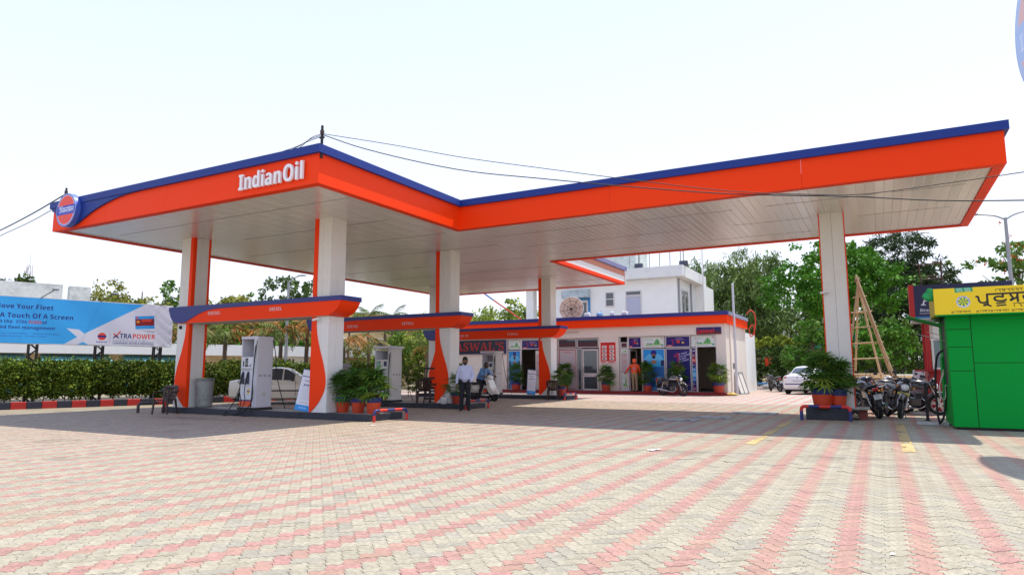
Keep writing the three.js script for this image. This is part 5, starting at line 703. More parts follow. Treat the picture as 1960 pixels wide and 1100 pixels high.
// palms with rusty fronds
function frond(L, cols, droop, nL = 15) {
  const rac = [], l = []; for (let i = 0; i <= 8; i++) { const t = i / 8; rac.push([0, L * (0.42 * t - droop * t * t), L * (t * 0.92 - 0.16 * droop * t * t * t)]); }
  const cv = new THREE.CatmullRomCurve3(rac.map(P3)); l.push(paint(new THREE.TubeGeometry(cv, 8, 0.014, 4), cols[0]));
  for (let i = 0; i < nL; i++) for (const s of [-1, 1]) { const t = 0.14 + 0.86 * i / (nL - 1), p = cv.getPointAt(t), len = 0.55 * Math.sin(PI * (0.2 + 0.72 * t)) * L / 1.9 + 0.06; l.push(paint(blade(len, 0.075, rr(0.5, 1.0), 2).rotateY(s * R(rr(48, 66))).translate(p.x, p.y, p.z), cols[Math.floor(rnd() * cols.length)])); }
  return mg(l);
}
const fGreen = [[0.13, 0.19, 0.04], [0.17, 0.21, 0.05], [0.10, 0.15, 0.035]], fRust = [[0.42, 0.20, 0.05], [0.36, 0.22, 0.07], [0.46, 0.17, 0.035], [0.30, 0.22, 0.07]], fOld = [[0.30, 0.25, 0.10], [0.24, 0.22, 0.08]];
const frV = { g: [frond(1.9, fGreen, 0.5), frond(1.9, fGreen, 0.75)], r: [frond(1.9, fRust, 0.75), frond(1.9, [...fRust, ...fGreen], 0.95)], o: [frond(1.7, fOld, 1.1)] };
function palm(x, z, h, lab, mix, s = 1) {
  const t = thing('palm_tree', lab, 'palm', [x, -0.05, z], rr(0, 6), 'palms with rusty fronds along the hedge');
  mesh('trunk', tube([[0, 0, 0], [0.05, h * 0.4, 0.02], [0.02, h * 0.8, -0.03], [0, h, 0]], 0.1 * s, 14, 8), M.bark, t); mesh('crown_shaft', cyl(0.1 * s, 0.055 * s, 0.55, 0, h - 0.1, 0, 10), mat(0.16, 0.2, 0.06, 0.6), t);
  const n = mix.length; for (let i = 0; i < n; i++) { const v = frV[mix[i]], m = mesh('frond', v[i % v.length], M.leaf, t); m.position.set(0, h + 0.3, 0); m.rotation.set(R(rr(-50, 12)), i * 2.39996, 0, 'YXZ'); m.scale.setScalar(s * rr(0.85, 1.1)); }
}
palm(-31.2, -21.8, 3.0, 'palm with drooping dry fronds directly behind the leftmost column', 'ggroggrog');
palm(-30.9, -24.2, 2.9, 'palm with rusty drooping fronds between the leftmost column and the pump', 'rrgrgrogrg', 1.1);
palm(-31.4, -26.3, 3.9, 'tall greener palm rising behind the diesel pump', 'ggggrgggrg');
palm(-28.4, -25.7, 3.1, 'palm with bright orange fronds right of the diesel pump', 'rrrgrorrgr', 1.1);
palm(-27.3, -26.6, 3.7, 'palm with olive and rusty fronds left of the second column', 'grggrgrggr', 1.1);
palm(-25.4, -27.4, 2.6, 'short palm with orange fronds just right of the second column', 'rrorrgror', 0.9);
palm(-25.6, -29.6, 2.4, 'short palm with dry brown fronds before the yellow building', 'oorogrogo', 0.85);
palm(-27.2, -33, 3.6, 'slim palm with loose green fronds above the middle pump', 'ggogggog', 0.95);
palm(-25.0, -34.5, 2.5, 'golden short palm under the middle beam', 'rgrrgrgr', 0.85);
palm(-32.0, -35, 4.5, 'green palm top peeking over the beam by the second column', 'gggggggg', 0.8);
palm(-32.2, -37.2, 4.9, 'green palm top above the word DIESEL of the middle beam', 'gggggggg', 0.8);
palm(-32.0, -39.6, 5.0, 'green palm top above the middle of the middle beam', 'gggggggg', 0.8);

// clipped hedges: twigs and leaves through a long block with an uneven top
function hedge(lab, len, h, d, n, pos, ry, cols = GREEN.hedge, y0 = 0.3, size = 0.075) {   // a row of shrubs, each with its own leaf tone, height and bulge
  const t = thing('hedge', lab, 'hedge', pos, ry), k = Math.max(2, Math.round(len / 1.15)), all = [];
  for (let i = 0; i < k; i++) {
    const x0 = -len / 2 + len * i / k, w = len / k, hh = h * rr(0.93, 1.04), low = y0 + rr(0, 0.22), lobes = [], tone = rr(0.75, 1.25), pal = cols.map((c, q) => [c[0] * tone * (q % 2 ? 1.1 : 1), c[1] * tone, c[2] * tone]);
    for (let j = 0; j < 3; j++) for (const f of [0.24, 0.64]) lobes.push([x0 + w * (j + 0.5) / 3 + rr(-0.06, 0.06), low + (hh - low) * f + 0.06, rr(-0.1, 0.1), w * 0.29, (hh - low) * 0.34, d * rr(0.44, 0.56)]);
    for (let j = 0; j < 2; j++) mesh('stem', bar(V(x0 + w * (0.3 + 0.4 * j), 0, rr(-0.1, 0.1)), V(x0 + w * (0.25 + 0.5 * j) + rr(-0.1, 0.1), h * 0.8, rr(-0.1, 0.1)), 0.022, 0.01, 5), M.bark, t);
    all.push(leafCloud(lobes, Math.round(n / k), size, pal, { per: 15, clump: 0.42, wid: 0.72, hollow: 0.5 }));
  }
  mesh('foliage', all, M.leaf, t); return t;
}
{ const p = west(1.6, 0.95), q = west(10.9, 0.95); hedge('long clipped green hedge behind the red and black kerb under the billboard', 11.4, 1.64, 1.0, 70000, [p.x, 0.08, p.z], WR, GREEN.hedge, 0.12, 0.085); hedge('clipped hedge behind the white sedan and the diesel pump', 6.9, 1.66, 1.0, 40000, [q.x, 0.08, q.z], WR, GREEN.hedge, 0.12, 0.085); }
hedge('low clipped hedge behind the middle pump', 5.2, 1.7, 0.9, 5200, [-22.4, 0, -26.4], R(60), GREEN.hedge, 0.25, 0.1);
hedge('trimmed round hedge bush behind the plastic chairs', 2.0, 1.75, 0.9, 2400, [-20.9, 0, -30.5], R(60), GREEN.hedge, 0.5, 0.1);
hedge('dark creeper hedge at the back between shop and white car', 7.5, 3.1, 1.6, 5600, [-8.2, 0, -56.0], R(-10), GREEN.dark, 0.1, 0.2);
hedge('dark green hedge behind the white car', 4.6, 3.0, 1.6, 4000, [-4.6, 0, -50.8], R(-12), [...GREEN.dark, GREEN.bright[0]], 0.1, 0.19);
hedge('dark hedge behind the bamboo ladder and stacked poles', 9, 3.2, 1.8, 6000, [1.6, 0, -48.5], R(-20), [...GREEN.dark, GREEN.mid[0]], 0.1, 0.19);
hedge('yellow green creeper top spilling over the back hedge', 5.0, 3.9, 0.8, 1500, [-7.6, 0, -56.6], R(-10), GREEN.lime, 3.0, 0.2);
// ------------------------------------------------------------------ cars
function car(name, lab, pos, ry, paintM, st, o) {       // st: stations along +x [x, yBottom, yBelt, yTop, half width, half roof width]
  const t = thing(name, lab, 'car', pos, ry), n = st.length, sec = (s) => { const [x, yb, yk, yr, hw, hr] = s; return [[x, yb, 0], [x, yb, hw * 0.86], [x, yb + 0.07, hw * 0.97], [x, (yb + yk) / 2, hw], [x, yk - 0.05, hw * 0.985], [x, yk, hw * 0.95], [x, yk + (yr - yk) * 0.55, hw * 0.95 + (hr - hw * 0.95) * 0.62], [x, yr - 0.035 * Math.min(1, (yr - yk) * 5), hr], [x, yr, hr * 0.82], [x, yr + 0.012, 0]]; };
  // densify by smooth interpolation
  const cs = [0, 1, 2, 3, 4, 5].map((k) => new THREE.CatmullRomCurve3(st.map((s, i) => V(s[0], s[k], 0)), false, 'centripetal')), S = []; const N = (n - 1) * 4;
  for (let i = 0; i <= N; i++) { const u = i / N * (n - 1), a = Math.min(n - 2, Math.floor(u)), f = u - a; S.push(st[a].map((v, k) => { const p0 = st[Math.max(0, a - 1)][k], p1 = st[a][k], p2 = st[a + 1][k], p3 = st[Math.min(n - 1, a + 2)][k], lin = p1 + (p2 - p1) * f, c = 0.5 * (2 * p1 + (p2 - p0) * f + (2 * p0 - 5 * p1 + 4 * p2 - p3) * f * f + (3 * p1 - p0 - 3 * p2 + p3) * f * f * f); return k === 0 ? lin : lin * 0.55 + c * 0.45; })); }
  const rings = S.map(sec), pos_ = [], q = (a, b, c, d) => pos_.push(...a, ...b, ...c, ...a, ...c, ...d), mz = (p) => [p[0], p[1], -p[2]];
  for (let i = 0; i < N; i++) for (let j = 0; j < 9; j++) { const a = rings[i][j], b = rings[i + 1][j], c = rings[i + 1][j + 1], d = rings[i][j + 1]; q(a, b, c, d); q(mz(d), mz(c), mz(b), mz(a)); }
  for (const [r, fl] of [[rings[0], 0], [rings[N], 1]]) for (let j = 0; j < 9; j++) { const a = r[j], b = r[j + 1], A = mz(a), B = mz(b); fl ? q(a, A, B, b) : q(a, b, B, A); }
  let g = new THREE.BufferGeometry(); g.setAttribute('position', new THREE.Float32BufferAttribute(pos_, 3)); g = mergeVertices(g, 1e-4); g.computeVertexNormals(); g = toCreasedNormals(g, R(38)); mesh('body', g, paintM, t);
  // glazing laid just over the body: strips between two stations (x range) and two ring levels
  const at = (x) => { let i = 0; while (i < N - 1 && S[i + 1][0] < x) i++; const f = (x - S[i][0]) / (S[i + 1][0] - S[i][0]); return sec(S[i].map((v, k) => v + (S[i + 1][k] - v) * f)); };
  const pane = (nm, xs, lev, m, mirror = true) => { const P = []; const cols = []; for (let i = 0; i <= 6; i++) cols.push(at(xs[0] + (xs[1] - xs[0]) * i / 6)); const L = (r, v) => { const j = Math.floor(v), f = v - j, a = r[j], b = r[Math.min(9, j + 1)]; return [a[0], a[1] + (b[1] - a[1]) * f + 0.004, a[2] + (b[2] - a[2]) * f + 0.008]; }; for (const sg of mirror ? [1, -1] : [1]) { const p = []; for (let i = 0; i < 6; i++) { const m0 = (v) => [v[0], v[1], v[2] * sg], a = m0(L(cols[i], lev[0])), b = m0(L(cols[i + 1], lev[0])), c = m0(L(cols[i + 1], lev[1])), d = m0(L(cols[i], lev[1])); sg > 0 ? p.push(...a, ...b, ...c, ...a, ...c, ...d) : p.push(...d, ...c, ...b, ...d, ...b, ...a); } const gg = new THREE.BufferGeometry(); gg.setAttribute('position', new THREE.Float32BufferAttribute(p, 3)); gg.computeVertexNormals(); mesh(nm, gg, m, t); } };
  for (const w of o.windows) pane('side_window', w, [5.12, 6.9], M.glass);
  for (const [nm, x0, x1] of o.screens) { const p = [], A = at(x0), B = at(x1), up = x1 > x0 ? 1 : -1; const e = [[A[9], A[8], A[7]], [B[9], B[8], B[7]]]; const W = 8; const line = (r, lift, k) => Array.from({ length: W + 1 }, (_, i) => { const f = -1 + 2 * i / W; const zz = Math.abs(f) * r[7][2] * k, yy = r[8][1] + (r[9][1] - r[8][1]) * (1 - Math.abs(f)); return [r[0][0] + lift[0], yy + lift[1] - 0.02 * f * f, zz * Math.sign(f)]; }); const nx = o.front[nm] ? 1 : -1, a = line(A, [nx * 0.012, 0.012], 0.9), b = line(B, [nx * 0.012, 0.012], 0.9); for (let i = 0; i < W; i++) p.push(...a[i], ...b[i], ...b[i + 1], ...a[i], ...b[i + 1], ...a[i + 1]); const gg = new THREE.BufferGeometry(); gg.setAttribute('position', new THREE.Float32BufferAttribute(p, 3)); gg.computeVertexNormals(); mesh(nm, gg, new THREE.MeshPhysicalMaterial({ color: new THREE.Color().setRGB(0.04, 0.05, 0.055), roughness: 0.05, side: THREE.DoubleSide, clearcoat: 1 }), t); }
  for (const [wx, wz] of o.wheels) { const w = mesh('wheel', new THREE.TorusGeometry(0.225, 0.075, 10, 28).scale(1, 1, 1.25).translate(wx, 0.295, wz), M.rubber, t); mesh('rim', [new THREE.CylinderGeometry(0.17, 0.17, 0.1, 20).rotateX(PI / 2).translate(wx, 0.295, wz + Math.sign(wz) * 0.03), ...[0, 1, 2, 3, 4].map((i) => box(0.04, 0.15, 0.03, 0, 0.09, 0).rotateZ(i * 1.2566).translate(wx, 0.295, wz + Math.sign(wz) * 0.075))], M.steel, w); mesh('wheel_arch', new THREE.TorusGeometry(0.325, 0.03, 6, 20, PI).translate(wx, 0.3, wz + Math.sign(wz) * 0.06), M.dark, t); mesh('arch_liner', new THREE.CylinderGeometry(0.335, 0.335, 0.02, 20, 1, false, -PI / 2, PI).rotateX(PI / 2).translate(wx, 0.3, wz + Math.sign(wz) * 0.066), M.dark, t); }
  for (const [nm, g_, m] of o.extras) mesh(nm, g_, m, t);
  return t;
}
{
  const champagne = phys(0.76, 0.70, 0.58, 0.35, { clearcoat: 0.8, clearcoatRoughness: 0.1 }), whiteC = phys(0.78, 0.78, 0.80, 0.35, { clearcoat: 0.8, clearcoatRoughness: 0.1 });
  const lampR = phys(0.45, 0.015, 0.015, 0.15, { clearcoat: 1 }), lampW = phys(0.7, 0.7, 0.72, 0.1, { clearcoat: 1 });
  const plate = (txt) => print(canvasTex(256, 64, (x) => { x.fillStyle = '#d8dade'; x.fillRect(0, 0, 256, 64); x.fillStyle = '#3a3c44'; x.font = 'bold 44px sans-serif'; x.fillText(txt, 16, 48, 224); }), 0.5);
  const st = [[-1.99, 0.36, 0.72, 0.74, 0.62, 0.5], [-1.93, 0.27, 0.93, 0.96, 0.76, 0.62], [-1.55, 0.24, 1.0, 1.03, 0.82, 0.68], [-1.3, 0.22, 1.0, 1.08, 0.83, 0.66], [-0.75, 0.2, 0.98, 1.44, 0.845, 0.57], [-0.1, 0.2, 0.96, 1.52, 0.845, 0.58], [0.35, 0.2, 0.95, 1.46, 0.845, 0.57], [1.08, 0.2, 0.94, 1.02, 0.84, 0.66], [1.7, 0.22, 0.84, 0.86, 0.80, 0.62], [1.95, 0.25, 0.68, 0.70, 0.70, 0.5], [2.03, 0.34, 0.5, 0.52, 0.6, 0.4]];
  const wh = [[-1.22, 0.775], [1.24, 0.775], [-1.22, -0.775], [1.24, -0.775]];
  const base = (rear) => ({ wheels: wh, windows: [[-0.98, -0.42], [-0.36, 0.16], [0.22, 0.66]], screens: [['rear_window', -1.24, -0.82], ['windscreen', 0.98, 0.44]], front: { windscreen: 1 },
    extras: [...[-1, 1].flatMap((s) => [['tail_light', rb(0.06, 0.3, 0.17, 0.03, -1.925, 0.78, s * 0.62), lampR], ['headlight', rb(0.26, 0.16, 0.2, 0.05, 1.86, 0.66, s * 0.56), lampW], ['door_mirror', rb(0.1, 0.11, 0.16, 0.035, 0.62, 1.0, s * 0.93), M.dark], ['door_handle', rb(0.16, 0.03, 0.025, 0.01, -0.28, 0.86, s * 0.842), M.dark], ['door_handle', rb(0.16, 0.03, 0.025, 0.01, 0.62 - 1.55, 0.87, s * 0.838), M.dark], ['side_moulding', rb(2.2, 0.05, 0.02, 0.008, 0.05, 0.56, s * 0.848), M.dark], ['door_gap', [box(0.01, 0.62, 0.012, -0.4, 0.65, s * 0.84), box(0.01, 0.62, 0.012, 0.72, 0.65, s * 0.84)], M.dark]]), ['rear_bumper_strip', rb(0.04, 0.05, 1.3, 0.01, -1.985, 0.55, 0), M.blueDeep], ['under_tray', bl(-1.8, 1.8, 0.19, 0.3, -0.62, 0.62), M.dark], ['number_plate', new THREE.PlaneGeometry(0.5, 0.12).rotateY(-PI / 2).translate(-1.99, 0.72, 0.02), plate(rear)], ['aerial', bar(V(-0.6, 1.47, 0), V(-0.75, 1.63, 0), 0.006), M.dark], ['badge', new THREE.CylinderGeometry(0.045, 0.045, 0.01, 14).rotateZ(PI / 2).translate(-1.955, 0.88, 0), M.chrome]] });
  car('sedan_car', 'cream sedan parked behind the diesel pump facing right', [-21.2, 0, -19.35], Math.atan2(1.6, 2.2), champagne, st, base('PB 07 A')).scale.setScalar(0.95);
  const c2 = car('sedan_car', 'white sedan seen from behind, parked beyond the potted palms at the lone column', [-3.35, 0, -40.4], Math.atan2(1, 0.28), whiteC, st, base('PB10 X 2'));
}
// ------------------------------------------------------------------ motorcycles
const bikeBlack = phys(0.015, 0.015, 0.02, 0.3, { clearcoat: 0.8, clearcoatRoughness: 0.15 });
const bikeRim = mat(0.10, 0.10, 0.11, 0.4, 0.4), bikeEng = mat(0.10, 0.10, 0.105, 0.5, 0.5);
function motorbike(lab, pos, ry, lean, o = {}) {         // heads along +x
  const t = thing('motorcycle', lab, 'motorcycle', pos, ry, 'parked motorcycles'); t.rotation.order = 'YXZ'; t.rotation.x = lean; const steer = o.steer || 0, paintM = o.paint || bikeBlack;
  const wheel = (p, x, r, name) => { const w = mesh('wheel', new THREE.TorusGeometry(r - 0.045, 0.046, 10, 36).scale(1, 1, 1.15).translate(x, r, 0), M.rubber, p); const sp = [new THREE.TorusGeometry(r - 0.085, 0.014, 8, 32).translate(x, r, 0), new THREE.CylinderGeometry(0.055, 0.055, 0.12, 14).rotateX(PI / 2).translate(x, r, 0)]; for (let i = 0; i < 5; i++) for (const s of [-0.16, 0.16]) sp.push(box(0.028, r - 0.12, 0.03, 0, (r - 0.12) / 2 + 0.03, 0).rotateZ(i * 1.2566 + s).translate(x, r, 0)); mesh('rim', sp, o.rim || bikeRim, w); };
  wheel(t, -0.63, 0.3);
  // front end turns with the steering
  const f = new THREE.Group(); f.name = 'front_end'; f.position.set(0.42, 0, 0); f.rotation.y = steer; t.add(f);
  wheel(f, 0.24, 0.3); for (const s of [-1, 1]) mesh('fork_leg', bar(V(0.24, 0.3, s * 0.085), V(0.0, 0.92, s * 0.085), 0.022, 0.018), M.steel, f);
  mesh('front_fender', new THREE.TorusGeometry(0.335, 0.05, 6, 18, 2.0).scale(1, 1, 1.3).rotateZ(0.5).translate(0.24, 0.3, 0), paintM, f);
  const hl = mesh('headlight_cowl', new THREE.SphereGeometry(0.14, 16, 12).scale(0.8, 1.15, 0.95).translate(0.1, 0.86, 0), paintM, f); mesh('headlight', new THREE.SphereGeometry(0.095, 16, 10).scale(0.5, 1, 1).translate(0.185, 0.83, 0), phys(0.8, 0.82, 0.85, 0.08, { clearcoat: 1 }), hl); mesh('visor', new THREE.SphereGeometry(0.15, 14, 8, 0, 6.3, 0, 1.1).scale(0.6, 0.9, 0.9).rotateZ(-0.4).translate(0.1, 0.95, 0), M.black, hl);
  mesh('handlebar', [tube([[-0.14, 0.99, -0.34], [-0.06, 1.01, -0.22], [0.0, 0.96, 0], [-0.06, 1.01, 0.22], [-0.14, 0.99, 0.34]], 0.014, 24, 6), bar(V(-0.15, 0.99, -0.35), V(-0.1, 1.0, -0.24), 0.02), bar(V(-0.15, 0.99, 0.35), V(-0.1, 1.0, 0.24), 0.02), bar(V(-0.02, 1.0, 0.3), V(-0.05, 1.0, 0.2), 0.008), bar(V(-0.02, 1.0, -0.3), V(-0.05, 1.0, -0.2), 0.008)], M.black, f);
  for (const s of [-1, 1]) { const m = mesh('mirror', rb(0.02, 0.075, 0.13, 0.01, -0.06, 1.2, s * 0.32), M.black, f); mesh('mirror_stalk', bar(V(-0.05, 1.0, s * 0.22), V(-0.06, 1.18, s * 0.3), 0.006), M.black, m); mesh('indicator', new THREE.SphereGeometry(0.03, 10, 8).translate(0.1, 0.84, s * 0.19), mat(0.7, 0.25, 0.02, 0.3), f); }
  if (o.front) mesh('number_plate', new THREE.PlaneGeometry(0.28, 0.07).rotateY(PI / 2).translate(0.25, 0.66, 0), o.front, f);
  mesh('plate_holder', rb(0.01, 0.085, 0.3, 0.004, 0.24, 0.66, 0), M.black, f);
  const tank = new THREE.SphereGeometry(0.25, 24, 14).scale(1.15, 0.62, 0.58).translate(0.14, 0.86, 0), tp = tank.attributes.position; for (let i = 0; i < tp.count; i++) { const x = tp.getX(i); if (x < 0.1) tp.setZ(i, tp.getZ(i) * (1 + (x - 0.1) * 1.2)); if (tp.getY(i) < 0.78) tp.setY(i, 0.78 + (tp.getY(i) - 0.78) * 0.5); } tank.computeVertexNormals(); const tk = mesh('fuel_tank', tank, paintM, t); mesh('tank_cap', cyl(0.035, 0.035, 0.02, 0.16, 1.01, 0, 12), M.chrome, tk); mesh('tank_stripe', new THREE.SphereGeometry(0.252, 24, 6, 0, 6.3, 1.35, 0.35).scale(1.15, 0.62, 0.58).translate(0.14, 0.86, 0), o.stripe || mat(0.09, 0.09, 0.11, 0.4), tk);
  const seat = rb(0.72, 0.1, 0.26, 0.045, -0.36, 0.81, 0), sp = seat.attributes.position; for (let i = 0; i < sp.count; i++) { const x = sp.getX(i); sp.setY(i, sp.getY(i) + 0.055 * Math.sin((x + 0.36) * -5.5)); sp.setZ(i, sp.getZ(i) * (1 + 0.25 * (-x - 0.3))); } seat.computeVertexNormals(); mesh('seat', seat, M.black, t);
  const tail = rb(0.34, 0.12, 0.17, 0.05, -0.72, 0.77, 0).rotateZ(0); mesh('tail_cowl', tail, paintM, t); mesh('tail_light', rb(0.06, 0.08, 0.15, 0.025, -0.9, 0.79, 0), phys(0.45, 0.012, 0.012, 0.2, { clearcoat: 1 }), t); mesh('grab_rail', tube([[-0.55, 0.84, 0.15], [-0.82, 0.9, 0.14], [-0.92, 0.92, 0], [-0.82, 0.9, -0.14], [-0.55, 0.84, -0.15]], 0.012, 20, 6), M.galv, t);
  for (const s of [-1, 1]) { mesh('side_cover', rb(0.32, 0.2, 0.03, 0.02, -0.28, 0.66, s * 0.12), paintM, t); mesh('shock_absorber', bar(V(-0.6, 0.34, s * 0.12), V(-0.45, 0.72, s * 0.12), 0.025), M.chrome, t); mesh('swing_arm', bar(V(-0.63, 0.3, s * 0.1), V(-0.12, 0.36, s * 0.1), 0.02), M.dark, t); mesh('foot_peg', bar(V(-0.1, 0.33, s * 0.12), V(-0.1, 0.33, s * 0.3), 0.012), M.dark, t); mesh('indicator', new THREE.SphereGeometry(0.028, 10, 8).translate(-0.86, 0.72, s * 0.16), mat(0.7, 0.25, 0.02, 0.3), t); }
  mesh('rear_fender', [new THREE.TorusGeometry(0.345, 0.04, 6, 16, 1.7).scale(1, 1, 1.8).rotateZ(1.35).translate(-0.63, 0.3, 0), rb(0.02, 0.3, 0.14, 0.008, -0.95, 0.55, 0).rotateZ(0)], M.black, t); mesh('number_plate', new THREE.PlaneGeometry(0.2, 0.13).rotateY(-PI / 2).translate(-0.964, 0.6, 0), o.rear || M.white, t);
  const en = [rb(0.3, 0.24, 0.24, 0.05, 0.06, 0.38, 0), cyl(0.1, 0.1, 0.04, 0, 0, 0, 16).rotateX(PI / 2).translate(0.06, 0.4, 0.12)]; for (let i = 0; i < 6; i++) en.push(rb(0.19, 0.014, 0.2, 0.005, 0.16, 0.51 + i * 0.026, 0)); mesh('engine', en, bikeEng, t);
  mesh('frame', [bar(V(0.42, 0.9, 0), V(0.26, 0.32, 0), 0.022), bar(V(0.42, 0.86, 0), V(-0.2, 0.72, 0), 0.024), bar(V(-0.2, 0.72, 0), V(-0.12, 0.34, 0), 0.022), bar(V(0.26, 0.32, 0), V(-0.12, 0.28, 0), 0.02), bar(V(-0.2, 0.72, 0.1), V(-0.82, 0.76, 0.08), 0.014), bar(V(-0.2, 0.72, -0.1), V(-0.82, 0.76, -0.08), 0.014)], M.dark, t);
  const ex = mesh('exhaust', [tube([[0.22, 0.5, 0.08], [0.33, 0.36, 0.12], [0.18, 0.22, 0.15], [-0.1, 0.24, 0.16], [-0.2, 0.26, 0.17]], 0.02, 20, 8), bar(V(-0.2, 0.26, 0.17), V(-0.82, 0.36, 0.19), 0.04, 0.05, 12)], M.chrome, t);
  mesh('chain_guard', rb(0.5, 0.06, 0.02, 0.01, -0.38, 0.36, -0.14), M.dark, t); mesh('side_stand', bar(V(-0.05, 0.3, -0.1), V(0.0, 0.0, -0.3), 0.012), M.dark, t);
  return t;
}
{
  const pl = (s, y) => print(canvasTex(128, 84, (x) => { x.fillStyle = y || '#d6d8da'; x.fillRect(0, 0, 128, 84); x.fillStyle = '#26282e'; x.font = 'bold 30px sans-serif'; x.fillText(s[0], 14, 36, 100); x.fillText(s[1], 20, 72, 90); }), 0.5);
  motorbike('black motorcycle parked on the step before the blue and indigo posters', [-9.35, 0, -34.2], Math.atan2(-0.55, 1.2), 0.1, { paint: phys(0.02, 0.02, 0.025, 0.3, { clearcoat: 1 }), front: mat(0.75, 0.68, 0.4, 0.5), stripe: mat(0.45, 0.45, 0.5, 0.4) });
  motorbike('black motorcycle with red tail lamp and white plate nearest the lone column', [-0.27, 0, -21.2], R(108), -0.2, { rear: pl(['PB 07', '1171']), steer: 0.3 });
  motorbike('black motorcycle with a round headlight leaning beside the green kiosk', [0.3, 0, -21.1], R(-72), -0.2, { front: pl(['PB', '4412'], '#cfc060'), steer: -0.5, rim: mat(0.2, 0.2, 0.21, 0.4, 0.5) });
  motorbike('motorcycle half hidden behind the kiosk pole, with pale rimmed front wheel', [0.78, 0, -22.9], R(3), 0.16, { steer: 0.1, rim: mat(0.6, 0.6, 0.62, 0.4, 0.4) });
  motorbike('motorcycle in the second row behind the white plate of the first', [-0.05, 0, -23.4], R(12), 0.12, { stripe: mat(0.5, 0.03, 0.03, 0.4) });
  motorbike('motorcycle farthest back in the row before the stacked poles', [0.5, 0, -26.2], R(35), 0.1, { paint: phys(0.02, 0.03, 0.12, 0.3, { clearcoat: 1 }), stripe: mat(0.6, 0.6, 0.62, 0.4) });
  motorbike('red and black motorcycle standing in the back row behind the lone column', [-0.7, 0, -24.8], R(60), 0.1, { paint: phys(0.35, 0.02, 0.02, 0.3, { clearcoat: 1 }), rear: pl(['PB', '0931']) });
  motorbike('lone distant motorcycle by the white boundary wall', [-5.6, 0, -43.2], R(125), -0.18, { steer: -0.3, rear: pl(['PB', '22']) });
}
// scooters
function scooter(lab, pos, ry, bodyM, lean = 0) {
  const t = thing('scooter', lab, 'scooter', pos, ry, 'scooters'); t.rotation.order = 'YXZ'; t.rotation.x = lean;
  for (const x of [-0.58, 0.62]) { const w = mesh('wheel', new THREE.TorusGeometry(0.165, 0.05, 10, 28).scale(1, 1, 1.15).translate(x, 0.215, 0), M.rubber, t); mesh('rim', [new THREE.CylinderGeometry(0.11, 0.11, 0.07, 18).rotateX(PI / 2).translate(x, 0.215, 0)], M.dark, w); }
  const apron = extr(curve([[0.62, 0.3], [0.52, 0.34], [0.44, 0.5], [0.38, 0.72], [0.36, 0.92], [0.42, 0.95], [0.5, 0.8], [0.6, 0.55], [0.7, 0.44]], 4), 0.34, 0.02).translate(0, 0, -0.17), ap = apron.attributes.position; for (let i = 0; i < ap.count; i++) { const y = ap.getY(i), z = ap.getZ(i); ap.setX(i, ap.getX(i) - 1.4 * z * z * (y > 0.4 ? 1 : 0.3)); ap.setZ(i, z * (y > 0.85 ? 0.7 : 1.05)); } apron.computeVertexNormals(); mesh('front_apron', toCreasedNormals(apron, 0.6), bodyM, t);
  mesh('front_fender', new THREE.SphereGeometry(0.26, 20, 10, 0, 6.3, 0, 1.4).scale(1.05, 0.75, 0.5).translate(0.63, 0.28, 0), bodyM, t);
  mesh('headset', new THREE.SphereGeometry(0.14, 18, 12).scale(0.95, 0.8, 1.25).translate(0.36, 1.0, 0), bodyM, t); mesh('headlight', new THREE.SphereGeometry(0.085, 14, 10).scale(0.5, 0.8, 1.2).translate(0.46, 0.99, 0), phys(0.75, 0.75, 0.78, 0.1, { clearcoat: 1 }), t);
  mesh('handlebar', [tube([[0.22, 1.05, -0.33], [0.32, 1.04, -0.16], [0.34, 1.03, 0], [0.32, 1.04, 0.16], [0.22, 1.05, 0.33]], 0.015, 16, 6), bar(V(0.3, 1.05, 0.2), V(0.3, 1.25, 0.3), 0.006), bar(V(0.3, 1.05, -0.2), V(0.3, 1.25, -0.3), 0.006)], M.black, t); for (const s of [-1, 1]) mesh('mirror', rb(0.02, 0.08, 0.11, 0.01, 0.3, 1.28, s * 0.32), M.black, t);
  mesh('floorboard', rb(0.5, 0.06, 0.34, 0.02, 0.18, 0.28, 0), M.dark, t); mesh('floor_trim', [rb(0.56, 0.07, 0.03, 0.012, 0.18, 0.27, 0.18), rb(0.56, 0.07, 0.03, 0.012, 0.18, 0.27, -0.18)], bodyM, t);
  const rear = new THREE.SphereGeometry(0.4, 24, 14).scale(1.15, 0.55, 0.5).translate(-0.5, 0.52, 0), rp = rear.attributes.position; for (let i = 0; i < rp.count; i++) { if (rp.getY(i) > 0.66) rp.setY(i, 0.66 + (rp.getY(i) - 0.66) * 0.3); const x = rp.getX(i); rp.setY(i, rp.getY(i) + Math.max(0, -x - 0.5) * 0.25); } rear.computeVertexNormals(); mesh('rear_body', rear, bodyM, t);
  mesh('seat', rb(0.7, 0.11, 0.28, 0.05, -0.42, 0.75, 0), M.black, t); mesh('tail_light', rb(0.05, 0.09, 0.16, 0.02, -0.93, 0.64, 0), mat(0.4, 0.01, 0.01, 0.2), t); mesh('exhaust', bar(V(-0.3, 0.22, -0.16), V(-0.78, 0.27, -0.18), 0.045, 0.05, 10), M.dark, t); mesh('engine', rb(0.4, 0.18, 0.14, 0.04, -0.5, 0.26, 0.08), M.dark, t); mesh('fork', bar(V(0.62, 0.22, 0), V(0.4, 0.9, 0), 0.025), M.dark, t);
  mesh('rear_rail', tube([[-0.7, 0.78, 0.13], [-0.92, 0.85, 0.1], [-0.95, 0.86, 0], [-0.92, 0.85, -0.1], [-0.7, 0.78, -0.13]], 0.012, 16, 6), M.galv, t);
  return t;
}
const scootPos = [-14.95, 0, -24.75], scootRy = R(-12);
scooter('cream white scooter under the rider in the light blue shirt', scootPos, scootRy, phys(0.72, 0.70, 0.64, 0.3, { clearcoat: 0.8 }));
